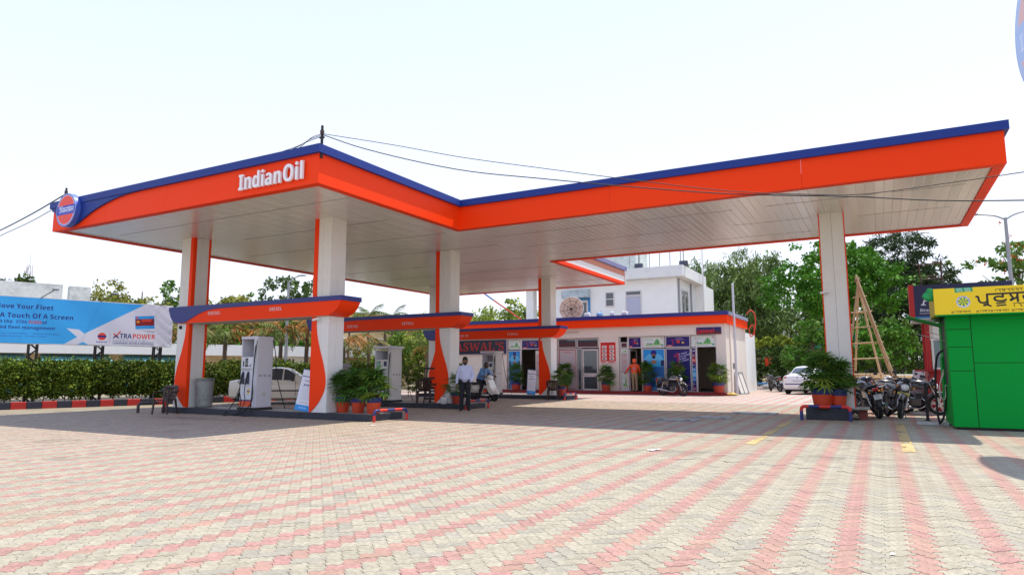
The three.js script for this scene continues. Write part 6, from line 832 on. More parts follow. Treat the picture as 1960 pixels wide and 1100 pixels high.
scooter('dark scooter among the motorcycles behind the lone column', [-0.5, 0, -22.6], R(60), phys(0.02, 0.025, 0.06, 0.3, { clearcoat: 1 }), -0.12);
scooter('grey scooter parked behind the motorcycles near the red booth', [0.6, 0, -24.9], R(-150), phys(0.35, 0.33, 0.33, 0.3, { clearcoat: 1 }), 0.12);
// ------------------------------------------------------------------ green kiosk, booth and yard at the east side
{
  const gM = phys(0.002, 0.31, 0.04, 0.6, { specularIntensity: 0.2 }), gD = mat(0.003, 0.12, 0.03, 0.6), t = thing('green_kiosk', 'bright green panelled kiosk under a yellow sign at the right edge', 'kiosk', [0, 0, 0]), x0 = 1.35, x1 = 4.1, z1 = -17.6, z0 = -19.7;
  mesh('carcass', bl(x0 + 0.02, x1, 0.06, 2.47, z0, z1 - 0.02), M.dark, t); mesh('base_skid', bl(x0 + 0.08, x1 - 0.1, 0.0, 0.058, z0 + 0.1, z1 - 0.1), M.black, t);
  const fp = (a, b, y0, y1) => mesh('wall_panel', rbl(a, b, y0, y1, z1 - 0.019, z1, 0.004), gM, t); const X = 1.8;
  for (const [a, b] of [[0.06, 1.262], [1.274, 1.782], [1.794, 2.172], [2.184, 2.475]]) fp(x0 + 0.004, X - 0.007, a, b); fp(X + 0.007, x1, 0.06, 1.434); fp(X + 0.007, x1, 1.446, 2.475);
  const lp = (a, b, y0, y1, m = gM) => mesh('wall_panel', rbl(x0, x0 + 0.019, y0, y1, a, b, 0.004), m, t); lp(z1 - 0.022, -18.15, 0.06, 2.475); lp(-18.16, -19.1, 0.06, 0.95); lp(-19.11, z0, 0.06, 2.475); mesh('serving_hatch', bl(x0 + 0.022, x0 + 0.03, 0.96, 2.3, -19.09, -18.17), M.glass, t);
  mesh('hatch_flap', [bl(0, 0.02, 0, 0.75, -18.2, -19.08)].map((g) => g.rotateZ(1.25).translate(x0 - 0.01, 2.3, 0)), gM, t); mesh('flap_stay', [bar(V(x0, 1.95, -18.3), V(x0 - 0.55, 2.13, -18.3), 0.008), bar(V(x0, 2.1, -18.9), V(x0 - 0.3, 2.2, -18.9), 0.008)], M.steel, t);
  mesh('side_door', rb(0.03, 1.3, 0.5, 0.006, x0 - 0.02, 0.95, -19.35), gM, t); mesh('roof', bl(x0 - 0.1, x1 + 0.1, 2.478, 2.56, z0 - 0.1, z1 + 0.05), gD, t);
  const s = thing('kiosk_sign', 'yellow sign box with black Gurmukhi lettering on the green kiosk', 'sign', [0, 0, 0]), sx0 = 1.14, sx1 = 4.3, sy0 = 2.49, sy1 = 3.06, sz = -17.3, PX = 480;
  const tx = canvasTex(1520, 276, (x, w, h) => {
    const U = (a) => (a - sx0) * PX, Y = (b) => (sy1 - b) * PX; x.fillStyle = '#f4d20a'; x.fillRect(0, 0, w, h);
    x.fillStyle = '#159a62'; x.beginPath(); x.moveTo(U(1.53), 0); x.lineTo(U(1.86), 0); x.lineTo(U(1.865), 46); x.lineTo(U(1.8), 42); x.lineTo(U(1.54), 50); x.fill(); x.strokeStyle = '#e8f6ee'; x.lineWidth = 3; for (const [a, y] of [[1.56, 14], [1.71, 14], [1.57, 34], [1.72, 34]]) { x.beginPath(); x.moveTo(U(a), y - 5); x.lineTo(U(a + 0.11), y - 5); x.stroke(); for (let i = 0; i < 4; i++) { x.beginPath(); x.arc(U(a) + 8 + i * 13, y + 2, 4.5, 0.4 + i, 4.4 + i); x.stroke(); } }
    // wheel emblem
    const cx = U(1.675), cy = Y(2.75), Rr = 62; x.fillStyle = '#c9cfe8'; x.beginPath(); x.arc(cx, cy, Rr, 0, 7); x.fill(); x.fillStyle = '#f2e020'; x.beginPath(); x.arc(cx, cy, 46, 0, 7); x.fill(); x.fillStyle = '#0f8a5e'; for (let i = 0; i < 7; i++) { const a = i * 6.2832 / 7 - 1.4; x.beginPath(); x.moveTo(cx, cy); x.arc(cx, cy, 46, a, a + 0.45); x.fill(); } x.save(); x.translate(cx, cy); x.fillStyle = '#3a4a6a'; x.font = 'bold 12px sans-serif'; const ring = 'POLLUTION UNDER CONTROL'; for (let i = 0; i < ring.length; i++) { x.save(); x.rotate(-1.9 + i * 0.17); x.fillText(ring[i], -4, -50); x.restore(); } x.restore();
    // big word, drawn stroke by stroke
    x.strokeStyle = '#1d1a14'; x.lineCap = 'round'; x.lineJoin = 'round'; const path = (lw, pts) => { x.lineWidth = lw; x.beginPath(); pts.forEach((p, i) => (i ? (p.length === 4 ? x.quadraticCurveTo(p[0], p[1], p[2], p[3]) : x.lineTo(p[0], p[1])) : x.moveTo(p[0], p[1]))); x.stroke(); };
    const bx = U(1.9), by = 92; path(19, [[bx + 8, by + 10], [bx + 26, by, bx + 26, by + 34], [bx + 26, by + 72, bx + 60, by + 76], [bx + 100, by + 78, bx + 100, by + 48]]); path(19, [[bx + 100, by - 6], [bx + 100, by + 98]]); path(17, [[bx + 100, by + 88], [bx + 70, by + 112, bx + 68, by + 100], [bx + 80, by + 86, bx + 124, by + 112]]);
    path(19, [[bx + 100, by - 10], [bx + 470, by - 14]]); path(19, [[bx + 232, by - 10], [bx + 232, by + 22], [bx + 170, by + 8, bx + 160, by + 34], [bx + 160, by + 62, bx + 210, by + 64], [bx + 250, by + 64, bx + 254, by + 52]]); path(15, [[bx + 176, by + 86], [bx + 246, by + 82]]); path(15, [[bx + 178, by + 110], [bx + 248, by + 106]]);
    path(19, [[bx + 296, by + 4], [bx + 320, by + 46], [bx + 296, by + 62], [bx + 290, by + 48, bx + 322, by + 44], [bx + 352, by + 40, bx + 352, by + 4]]); path(19, [[bx + 352, by - 8], [bx + 352, by + 74]]); path(18, [[bx + 430, by - 8], [bx + 430, by + 74]]); path(18, [[bx + 400, by + 20, bx + 380, by + 40], [bx + 400, by + 66, bx + 430, by + 44]]);
    // small words
    const scrawl = (X, Yy, n, s, lw) => { path(lw, [[X, Yy], [X + n * s * 1.15, Yy - 2]]); for (let i = 0; i < n; i++) { const a = X + s * 0.2 + i * s * 1.15; if (i % 3 === 0) path(lw, [[a, Yy], [a, Yy + s]]); else path(lw, [[a, Yy + s * 0.2], [a + s * 0.7, Yy + s * 0.2, a + s * 0.5, Yy + s * 0.6], [a + s * 0.1, Yy + s, a + s * 0.8, Yy + s * 0.9]]); if (i % 4 === 2) path(lw, [[a + s, Yy - 1], [a + s, Yy + s]]); } };
    scrawl(U(2.26), 34, 9, 22, 4.5); scrawl(U(2.55), 184, 5, 34, 6);
    for (const [a, n] of [[1.45, 8], [1.9, 5], [2.15, 7], [2.52, 5], [2.85, 6]]) { x.lineWidth = 3; x.strokeRect(U(a), 246, 17, 17); path(3, [[U(a) + 4, 254], [U(a) + 8, 260], [U(a) + 16, 246]]); scrawl(U(a) + 28, 246, n, 15, 3.6); }
  });
  mesh('box', bl(sx0, sx1, sy0, sy1, -18.9, sz - 0.004), mat(0.62, 0.48, 0.03, 0.55), s); mesh('face', new THREE.PlaneGeometry(sx1 - sx0, sy1 - sy0).translate((sx0 + sx1) / 2, (sy0 + sy1) / 2, sz), print(tx, 0.45), s); mesh('lower_trim', bl(sx0, sx1, sy0 - 0.03, sy0 - 0.001, sz - 0.05, sz + 0.005), gM, s);
  single('green_bag', (() => { const g = new THREE.SphereGeometry(0.15, 14, 10).scale(0.9, 0.9, 0.9), p = g.attributes.position; for (let i = 0; i < p.count; i++) { const k = 1 + 0.25 * Math.sin(p.getX(i) * 31 + p.getY(i) * 19) + 0.1 * Math.sin(p.getZ(i) * 40); p.setXYZ(i, p.getX(i) * k, p.getY(i) * (0.9 + 0.2 * k), p.getZ(i) * k); } g.computeVertexNormals(); return g.translate(1.1, 2.95, -17.5); })(), mat(0.01, 0.35, 0.09, 0.5), 'crumpled green cloth hanging on the left end of the yellow sign', 'cloth');
  const hs = thing('exhaust_hose', 'thick black hose and pale cable loops hanging at the side of the kiosk', 'hose', [0, 0, 0]); mesh('hose', tube([[1.33, 1.75, -18.6], [1.22, 1.65, -18.6], [1.14, 1.2, -18.62], [1.12, 0.6, -18.65], [1.13, 0.2, -18.66], [1.16, 0.05, -18.66]], 0.024, 40, 8), M.rubber, hs); mesh('hose', tube([[1.33, 0.9, -18.7], [1.3, 0.5, -18.7], [1.22, 0.15, -18.68], [1.14, 0.04, -18.66]], 0.024, 30, 8), M.rubber, hs); mesh('cable', [0, 1, 2].map((i) => tube([[1.3, 1.3 - i * 0.05, -18.5], [1.2, 0.95, -18.48 + i * 0.03], [1.18 + i * 0.03, 0.7 - i * 0.06, -18.5], [1.28, 0.62, -18.52], [1.31, 0.95, -18.5]], 0.008, 24, 5)), mat(0.55, 0.52, 0.46, 0.6), hs);
  single('white_slab', uvm(rb(0.64, 0.05, 0.42, 0.008, 1.02, 0.026, -18.95), 0.8), mat(0.55, 0.56, 0.6, 0.7, 0, { map: grimeTex }), 'pale flat slab on the ground beside the green kiosk', 'slab');
  const bp = thing('yard_post', 'thin dark upright post between the motorcycles and the kiosk', 'post', [1.0, 0, -20.3]); mesh('post', rb(0.07, 0.95, 0.07, 0.01, 0, 0.475, 0), M.dark, bp); mesh('foot', rb(0.14, 0.02, 0.14, 0.004, 0, 0.01, 0), M.dark, bp);
  // milk booth with blue sign
  const b = thing('milk_booth', 'red and white booth with window behind the motorcycles', 'booth', [0, 0, 0]), bz = -24.3; mesh('wall', bl(1.3, 3.5, 0.05, 1.3, bz - 1.8, bz), mat(0.38, 0.012, 0.015, 0.5), b); mesh('wall', bl(1.5, 3.5, 2.25, 2.82, bz - 1.8, bz), M.white, b); mesh('corner_post', [bl(1.3, 1.42, 1.302, 2.82, bz - 0.12, bz), bl(3.38, 3.5, 1.302, 2.248, bz - 0.12, bz), bl(1.3, 1.42, 1.302, 2.82, bz - 1.8, bz - 1.68)], mat(0.45, 0.015, 0.018, 0.5), b); const wn = mesh('window', [bl(1.44, 2.1, 1.302, 1.36, bz - 0.06, bz - 0.01), bl(1.44, 2.1, 2.19, 2.248, bz - 0.06, bz - 0.01), bl(1.44, 1.5, 1.361, 2.189, bz - 0.06, bz - 0.01), bl(2.04, 2.1, 1.361, 2.189, bz - 0.06, bz - 0.01)], M.white, b); mesh('pane', new THREE.PlaneGeometry(0.54, 0.83).translate(1.77, 1.775, bz - 0.03), phys(0.25, 0.34, 0.36, 0.08, { clearcoat: 1 }), wn); mesh('counter', bl(0.95, 1.6, 1.24, 1.298, bz - 0.3, bz + 0.2), mat(0.35, 0.012, 0.015, 0.5), b); mesh('counter_post', [cyl(0.015, 0.015, 0.55, 1.05, 1.298, bz + 0.1, 6), cyl(0.015, 0.015, 0.55, 1.2, 1.298, bz + 0.1, 6)], M.dark, b); mesh('roof', bl(1.0, 3.6, 2.822, 2.9, bz - 1.9, bz + 0.3), mat(0.5, 0.5, 0.5, 0.5), b);
  for (let i = 0; i < 7; i++) mesh('soffit_slat', bl(1.02 + i * 0.08, 1.085 + i * 0.08, 2.78, 2.82, bz - 1.2, bz + 0.28), M.galv, b);
  const bs = thing('blue_sign', 'dark blue booth sign with white letter A behind the yellow sign', 'sign', [0, 0, 0]), at_ = canvasTex(1024, 400, (x) => { x.fillStyle = '#10174e'; x.fillRect(0, 0, 1024, 400); x.fillStyle = '#d8dcf0'; x.font = 'bold 210px serif'; x.fillText('Amul', 66, 260); x.font = 'italic bold 54px serif'; x.fillText('Real Milk. Real Ice Cream.', 46, 340, 700); x.fillRect(46, 362, 600, 5); });
  mesh('box', bl(0.97, 3.55, 2.92, 3.88, -24.5, -24.004), M.blueDeep, bs); mesh('face', new THREE.PlaneGeometry(2.48, 0.96).translate(2.31, 3.4, -24), print(at_, 0.4), bs); mesh('red_edge', bl(0.93, 1.06, 2.88, 3.9, -24.5, -23.985), mat(0.5, 0.015, 0.02, 0.5), bs); mesh('lower_trim', bl(0.97, 3.55, 2.86, 2.915, -24.5, -23.99), mat(0.03, 0.2, 0.5, 0.5), bs);
  const fr = thing('iron_frame', 'rusty open iron frame standing on the booth roof', 'frame', [0, 0, 0]); mesh('rods', [bar(V(1.3, 3.88, -24.4), V(1.28, 4.6, -24.4), 0.018), bar(V(1.85, 3.88, -24.4), V(1.87, 4.68, -24.4), 0.022), bar(V(1.2, 4.56, -24.4), V(1.85, 4.6, -24.4), 0.018), bar(V(1.3, 4.1, -24.4), V(1.9, 4.1, -24.4), 0.022), bar(V(1.3, 4.2, -24.4), V(1.85, 4.2, -24.4), 0.014)], mat(0.10, 0.06, 0.05, 0.8), fr);
  single('propped_board', uvm(rb(0.42, 0.55, 0.05, 0.01, 1.2, 1.0, -27), 0.8), mat(0.55, 0.7, 0.78, 0.6), 'pale blue board propped behind the motorcycles', 'board'); single('trestle', [bar(V(1.05, 0, -27.1), V(1.1, 0.75, -27), 0.02), bar(V(1.35, 0, -27.1), V(1.32, 0.75, -27), 0.02), box(0.5, 0.03, 0.3, 1.2, 0.71, -27)], M.dark, 'small dark stand under the pale blue board', 'stand');
  // bamboo ladder
  const bam = [mat(0.50, 0.34, 0.16, 0.6), mat(0.44, 0.29, 0.14, 0.6), mat(0.56, 0.40, 0.22, 0.6)], L = thing('bamboo_ladder', 'tall bamboo A-frame ladder with wide rungs right of the lone column', 'ladder', [0, 0, 0]), A = V(-0.53, 4.6, -28), legs = [V(0.62, 0, -27.3), V(-1.25, 0, -27.3), V(0.2, 0, -29.4), V(-0.95, 0, -29.4)];
  const pole = (p, q, r, m) => { const d = q.clone().sub(p), g = [bar(p, q, r, r * 0.8, 7)]; for (let i = 1; i < 9; i++) { const c = p.clone().addScaledVector(d, i / 9), e = d.clone().normalize().multiplyScalar(0.012); g.push(bar(c.clone().sub(e), c.clone().add(e), r * 1.12, r * 1.12, 7)); } return g; };
  legs.forEach((l, i) => { const top = A.clone().addScaledVector(A.clone().sub(l), 0.03).add(V(i % 2 ? 0.03 : -0.03, 0, i < 2 ? 0.05 : -0.05)); mesh('pole', pole(l, top, 0.042, bam[0]), bam[i % 3], L); if (i === 0) mesh('pole', pole(l.clone().add(V(0.09, 0, 0.05)), top.clone().add(V(0.02, 0.1, 0.03)), 0.036), bam[2], L); });
  for (let i = 0; i < 7; i++) { const f = 0.12 + i * 0.125, a = legs[0].clone().lerp(A, f), c = legs[1].clone().lerp(A, f), ex = V(0.13, rr(-0.02, 0.02), 0.06); mesh('rung', pole(c.clone().sub(V(0.1, 0.03, -0.06)), a.clone().add(ex), 0.026), bam[i % 3], L); if (i % 2) { const p = legs[2].clone().lerp(A, f), q = legs[3].clone().lerp(A, f); mesh('rung', pole(q.clone().sub(V(0.1, 0, 0.05)), p.clone().add(V(0.1, 0.02, -0.05)), 0.024), bam[(i + 1) % 3], L); } }
  mesh('lashing', new THREE.TorusGeometry(0.09, 0.03, 6, 14).rotateX(1.2).translate(A.x, A.y, A.z), mat(0.2, 0.14, 0.09, 0.9), L);
  for (let i = 0; i < 18; i++) { const y = 0.86 + Math.floor(i / 6) * 0.085 + rr(0, 0.03), z = -30 - (i % 6) * 0.11, k = rr(-0.4, 0.5), m = i % 4 === 1 ? mat(0.06, 0.06, 0.065, 0.6) : i % 4 === 3 ? M.galv : bam[i % 3]; const o = single('stacked_pole', mg(pole(V(-2.2 + k, y, z), V(2.4 + k, y + rr(-0.06, 0.05), z + rr(-0.1, 0.1)), 0.04)), m, 'long pole lying in the stack under the bamboo ladder', 'pole', 'poles stacked behind the motorcycles'); }
  for (const x of [-1.5, 1.4]) { const r = thing('pole_trestle', x < 0 ? 'dark trestle holding the stacked poles on the column side' : 'dark trestle holding the stacked poles on the booth side', 'trestle', [x, 0, -30.3]); mesh('beam', rb(0.1, 0.08, 0.9, 0.01, 0, 0.78, 0), M.dark, r); for (const s of [-0.35, 0.35]) mesh('leg', bar(V(0, 0, s * 1.3), V(0, 0.76, s), 0.03), M.dark, r); }
  // clothes line and odds and ends at the back
  single('clothes_line', tube([[-9.6, 2.35, -55.2], [-7.5, 2.2, -55.4], [-5.6, 2.3, -55.6]], 0.012, 20, 5), M.dark, 'thin clothes line before the back hedge', 'line');
  const cloth = (x, w, h, c, l) => { const g = new THREE.PlaneGeometry(w, h, 10, 8), p = g.attributes.position; for (let i = 0; i < p.count; i++) p.setZ(i, 0.04 * Math.sin(p.getX(i) * 11 + p.getY(i) * 2)); g.computeVertexNormals(); single('hanging_cloth', g.translate(x, 2.24 - h / 2, -55.38), new THREE.MeshStandardMaterial({ color: new THREE.Color().setRGB(...c), roughness: 0.9, side: THREE.DoubleSide }), l, 'cloth', 'washing on the line'); };
  cloth(-8.35, 0.55, 0.45, [0.32, 0.22, 0.13], 'brown cloth hanging on the line beside the white wall'); cloth(-7.45, 0.75, 0.62, [0.75, 0.07, 0.02], 'bright orange cloth hanging on the line'); cloth(-6.6, 0.7, 0.5, [0.02, 0.03, 0.08], 'dark blue cloth hanging on the line right of the orange one');
  single('blue_pipe', bar(V(-7.7, 0.32, -50.6), V(-5.6, 0.42, -51.2), 0.08, 0.08, 10), mat(0.12, 0.35, 0.6, 0.5), 'long light blue pipe lying by the back hedge', 'pipe'); single('sack_heap', (() => { const l = []; for (let i = 0; i < 4; i++) l.push(new THREE.SphereGeometry(0.35, 12, 8).scale(1.3, 0.5, 0.8).rotateY(i).translate(-6.9 + i * 0.42, 0.16 + (i % 2) * 0.12, -49.8)); return l; })(), mat(0.62, 0.6, 0.56, 0.9), 'pale sacks heaped on the ground left of the white car', 'sacks'); single('grey_gate_post', rb(0.45, 1.5, 0.45, 0.02, -5.15, 0.75, -47.8), M.concrete, 'plain grey concrete post beside the white car', 'post');
  single('teal_tarp', (() => { const g = new THREE.PlaneGeometry(2.6, 1.6, 12, 8), p = g.attributes.position; for (let i = 0; i < p.count; i++) p.setZ(i, 0.12 * Math.sin(p.getX(i) * 3) + 0.06 * Math.sin(p.getY(i) * 6)); g.computeVertexNormals(); return g.rotateX(-0.5).translate(-2.4, 3.3, -47.2); })(), new THREE.MeshStandardMaterial({ color: new THREE.Color().setRGB(0.01, 0.22, 0.17), roughness: 0.8, side: THREE.DoubleSide }), 'teal tarpaulin between trees behind the lone column', 'tarpaulin');
  // lamps
  const lp2 = (lab, x, z, h, arms) => { const p = thing('street_lamp', lab, 'street lamp', [x, 0, z], 0); mesh('post', cyl(0.13, 0.07, h, 0, 0, 0, 10), M.galv, p); for (const [ax, ay, az] of arms) { mesh('arm', tube([[0, h - 0.1, 0], [ax * 0.35, h + ay * 0.45, az * 0.35], [ax, h + ay, az]], 0.04, 14, 6), M.galv, p); mesh('lamp_head', rb(0.6, 0.09, 0.24, 0.03, ax + Math.sign(ax) * 0.25, h + ay, az), M.galv, p); } };
  lp2('double-armed street lamp post behind the yellow sign', 5.95, -40.4, 8.8, [[-1.15, 0.3, 0], [1.15, 0.3, 0]]); lp2('single-armed street lamp post behind the diesel pump', -34.9, -32.1, 7.3, [[0.75, 0.38, -0.2]]);
  // tall roundel sign, only its edge in view
  const d = thing('totem_sign', 'tall pole with a pale round emblem cut off by the top right frame edge', 'sign', [2.92, 0, -13.75]), H = 7.25, rn = canvasTex(512, 512, (x) => { x.fillStyle = '#b9d2f4'; x.fillRect(0, 0, 512, 512); x.fillStyle = '#ecc0ba'; x.beginPath(); x.arc(256, 256, 226, 0, 7); x.fill(); x.fillStyle = '#b4cff6'; x.fillRect(0, 186, 512, 140); x.fillStyle = '#d8e6ff'; x.font = 'bold 90px sans-serif'; x.fillText('IndianOil', 40, 288, 430); });
  mesh('post', [cyl(0.16, 0.14, H - 1.2, 0, 0, 0, 14)], M.white, d); const face = new THREE.Group(); mesh('drum', new THREE.CylinderGeometry(1.28, 1.28, 0.24, 56).rotateX(PI / 2).rotateY(-R(81.5)).translate(0, H, 0), mat(0.30, 0.38, 0.72, 0.5), d); for (const s of [1, -1]) mesh('emblem_face', new THREE.CircleGeometry(1.25, 56).translate(0, 0, 0.123).rotateY(s > 0 ? -R(81.5) : PI - R(81.5)).translate(0, H, 0), print(rn, 0.5), d); mesh('rim', new THREE.TorusGeometry(1.27, 0.03, 8, 56).rotateY(-R(81.5)).translate(0, H, 0), mat(0.4, 0.5, 0.8, 0.4), d);
  // far telecom tower
  const tw = thing('telecom_tower', 'thin lattice telecom tower far off above the white building', 'tower', [-170, 0, -79.5]); const ll = []; for (const [sx, sz] of [[-1, -1], [1, -1], [1, 1], [-1, 1]]) ll.push(bar(V(sx * 1.6, 0, sz * 1.6), V(sx * 0.35, 25.5, sz * 0.35), 0.09, 0.06, 4)); for (let i = 0; i < 12; i++) { const y = i * 2.1, w = 1.6 - 1.25 * y / 25.5, w2 = 1.6 - 1.25 * (y + 2.1) / 25.5; ll.push(bar(V(-w, y, w), V(w2, y + 2.1, w2), 0.05, 0.05, 4), bar(V(w, y, w), V(-w2, y + 2.1, w2), 0.05, 0.05, 4), bar(V(-w, y, w), V(w, y, w), 0.05, 0.05, 4)); } ll.push(bar(V(0, 25, 0), V(0, 28, 0), 0.05, 0.03, 4)); mesh('lattice', ll, mat(0.35, 0.3, 0.32, 0.7), tw); for (const [x, y] of [[-1.2, 23.5], [1.2, 23.2], [-1.0, 21], [1.1, 20.6], [1.7, 22]]) mesh('antenna', rb(0.35, 1.6, 0.3, 0.05, x, y, 0.3), mat(0.6, 0.6, 0.62, 0.6), tw);
}
// a far belt of trees closes the view at ground level
{ const lobes = []; for (let i = 0; i < 90; i++) { const a = R(-62 + 100 * i / 89), D = rr(118, 140); lobes.push([Math.sin(a) * D * 1.0, rr(2, 4.5), -Math.cos(a) * D, rr(3.5, 6), rr(2.5, 4.2), 3]); } const g = leafCloud(lobes, 22000, 0.75, [...GREEN.mid, ...GREEN.dark, ...GREEN.olive], { wid: 0.8, clump: 0.4, per: 20 }); const m = mesh('distant_treeline', g, M.leaf); m.userData = { kind: 'stuff', label: 'distant belt of trees along the horizon behind the station', category: 'treeline' }; scene.add(m); }
// ------------------------------------------------------------------ people
function skin(bones, cell, k, pad = 0.03) {                       // bones: [ax,ay,az, ra, bx,by,bz, rb, colour]; a smooth union of tapered capsules, meshed
  const lo = V(1e9, 1e9, 1e9), hi = V(-1e9, -1e9, -1e9); for (const b of bones) for (const [o, r] of [[0, b[3]], [4, b[7]]]) { lo.min(V(b[o] - r, b[o + 1] - r, b[o + 2] - r)); hi.max(V(b[o] + r, b[o + 1] + r, b[o + 2] + r)); }
  lo.subScalar(pad); hi.addScalar(pad); const side = Math.max(hi.x - lo.x, hi.y - lo.y, hi.z - lo.z), n = Math.ceil(side / cell) + 3, c = lo.clone().add(hi).multiplyScalar(0.5), mc = new MarchingCubes(n, new THREE.MeshBasicMaterial(), false, false, 120000); mc.isolation = 0;
  const h = n / 2, sc = side / 2 * 1.04, dist = (x, y, z, b) => { const dx = b[4] - b[0], dy = b[5] - b[1], dz = b[6] - b[2], L = dx * dx + dy * dy + dz * dz; let t = L ? ((x - b[0]) * dx + (y - b[1]) * dy + (z - b[2]) * dz) / L : 0; t = t < 0 ? 0 : t > 1 ? 1 : t; const ex = x - b[0] - dx * t, ey = y - b[1] - dy * t, ez = z - b[2] - dz * t; return Math.sqrt(ex * ex + ey * ey + ez * ez) - (b[3] + (b[7] - b[3]) * t); };
  for (let iz = 0; iz < n; iz++) for (let iy = 0; iy < n; iy++) for (let ix = 0; ix < n; ix++) {
    const x = c.x + (ix - h) / h * sc, y = c.y + (iy - h) / h * sc, z = c.z + (iz - h) / h * sc; let d = 1;
    if (x > lo.x && x < hi.x && y > lo.y && y < hi.y && z > lo.z && z < hi.z) for (const b of bones) { const e = dist(x, y, z, b), q = Math.max(k - Math.abs(d - e), 0) / k; d = Math.min(d, e) - q * q * k * 0.25; }
    mc.field[ix + iy * n + iz * n * n] = -d;
  }
  mc.update(); const m = mc.count, pos = new Float32Array(m * 3), nor = new Float32Array(m * 3), col = new Float32Array(m * 3);
  for (let i = 0; i < m; i++) { const x = c.x + mc.positionArray[i * 3] * sc, y = c.y + mc.positionArray[i * 3 + 1] * sc, z = c.z + mc.positionArray[i * 3 + 2] * sc; pos.set([x, y, z], i * 3); let bd = 1e9, bc; for (const b of bones) { const e = dist(x, y, z, b); if (e < bd) { bd = e; bc = b[8]; } } col.set(bc, i * 3); }
  let g = new THREE.BufferGeometry(); g.setAttribute('position', new THREE.BufferAttribute(pos, 3)); g = mergeVertices(g, 1e-5); g.computeVertexNormals(); const gi = g.toNonIndexed(); 
  const cc = new Float32Array(gi.attributes.position.count * 3), p2 = gi.attributes.position; for (let i = 0; i < p2.count; i += 3) { const x = (p2.getX(i) + p2.getX(i + 1) + p2.getX(i + 2)) / 3, y = (p2.getY(i) + p2.getY(i + 1) + p2.getY(i + 2)) / 3, z = (p2.getZ(i) + p2.getZ(i + 1) + p2.getZ(i + 2)) / 3; let bd = 1e9, bc; for (const b of bones) { const e = dist(x, y, z, b); if (e < bd) { bd = e; bc = b[8]; } } for (let j = 0; j < 3; j++) cc.set(bc, (i + j) * 3); }
  gi.setAttribute('color', new THREE.BufferAttribute(cc, 3)); return gi;
}
const B = (a, ra, b, rb_, c) => [...a, ra, ...b, rb_, c];
function handBones(w, d, s, c, curl = 0.5) {                       // wrist, direction, side the thumb leaves to
  const D = V(...d).normalize(), S = V(...s).normalize(), N = V(0, 0, 0).crossVectors(D, S), W = V(...w), P = (x, y, z) => W.clone().addScaledVector(D, x).addScaledVector(S, y).addScaledVector(N, z).toArray(), out = [];
  for (const y of [-0.026, 0, 0.026]) out.push(B(P(0, y * 0.7, 0), 0.017, P(0.085, y, 0), 0.016, c));
  [[0.032, 0.068], [0.011, 0.078], [-0.011, 0.072], [-0.031, 0.055]].forEach(([y, L]) => { const k = P(0.088, y, 0), m = P(0.088 + L * 0.5, y * 1.1, L * 0.25 * curl), e = P(0.088 + L * (0.95 - 0.2 * curl), y * 1.1, L * 0.7 * curl); out.push(B(k, 0.0095, m, 0.0088, c), B(m, 0.0088, e, 0.0075, c)); });
  const t0 = P(0.02, 0.03, 0.004), t1 = P(0.055, 0.056, 0.016), t2 = P(0.085, 0.06, 0.03); out.push(B(t0, 0.014, t1, 0.011, c), B(t1, 0.0105, t2, 0.009, c)); return out;
}
function headBones(c, fwd, up, sk, hair, o = {}) {                 // centre of the head, facing fwd
  const F = V(...fwd).normalize(), U = V(...up).normalize(), Rt = V(0, 0, 0).crossVectors(U, F).normalize(), C = V(...c), P = (x, y, z) => C.clone().addScaledVector(Rt, x).addScaledVector(U, y).addScaledVector(F, z).toArray(), l = [];
  l.push(B(P(0, 0.03, -0.012), 0.088, P(0, 0.02, 0.012), 0.082, sk), B(P(0, -0.045, 0.02), 0.06, P(0, -0.06, 0.045), 0.048, sk), B(P(-0.03, -0.02, 0.05), 0.035, P(0.03, -0.02, 0.05), 0.035, sk));
  l.push(B(P(0, 0.012, 0.092), 0.009, P(0, -0.028, 0.108), 0.013, sk), B(P(-0.045, 0.028, 0.08), 0.012, P(0.045, 0.028, 0.08), 0.012, sk));
  for (const s of [-1, 1]) l.push(B(P(s * 0.09, 0.015, 0), 0.012, P(s * 0.092, -0.03, 0.004), 0.010, sk), B(P(s * 0.031, 0.008, 0.087), 0.008, P(s * 0.036, 0.008, 0.086), 0.008, [0.02, 0.015, 0.012]));
  l.push(B(P(-0.02, -0.058, 0.094), 0.006, P(0.02, -0.058, 0.094), 0.006, [0.16, 0.06, 0.05]));
  if (o.beard) l.push(B(P(-0.05, -0.055, 0.04), 0.03, P(0, -0.092, 0.066), 0.036, hair), B(P(0.05, -0.055, 0.04), 0.03, P(0, -0.092, 0.066), 0.036, hair), B(P(-0.028, -0.043, 0.094), 0.008, P(0.028, -0.043, 0.094), 0.008, hair));
  if (!o.noHair) l.push(B(P(0, 0.055, -0.03), 0.088, P(0, 0.066, 0.01), 0.084, hair), B(P(0, 0.0, -0.05), 0.078, P(0, 0.05, -0.05), 0.075, hair));
  return l;
}
const clothM = new THREE.MeshStandardMaterial({ color: 0xffffff, vertexColors: true, roughness: 0.8, bumpMap: bumpTex, bumpScale: 0.002 });
const SK = [0.20, 0.10, 0.06], HAIR = [0.012, 0.010, 0.010], SHOE = [0.012, 0.012, 0.014];
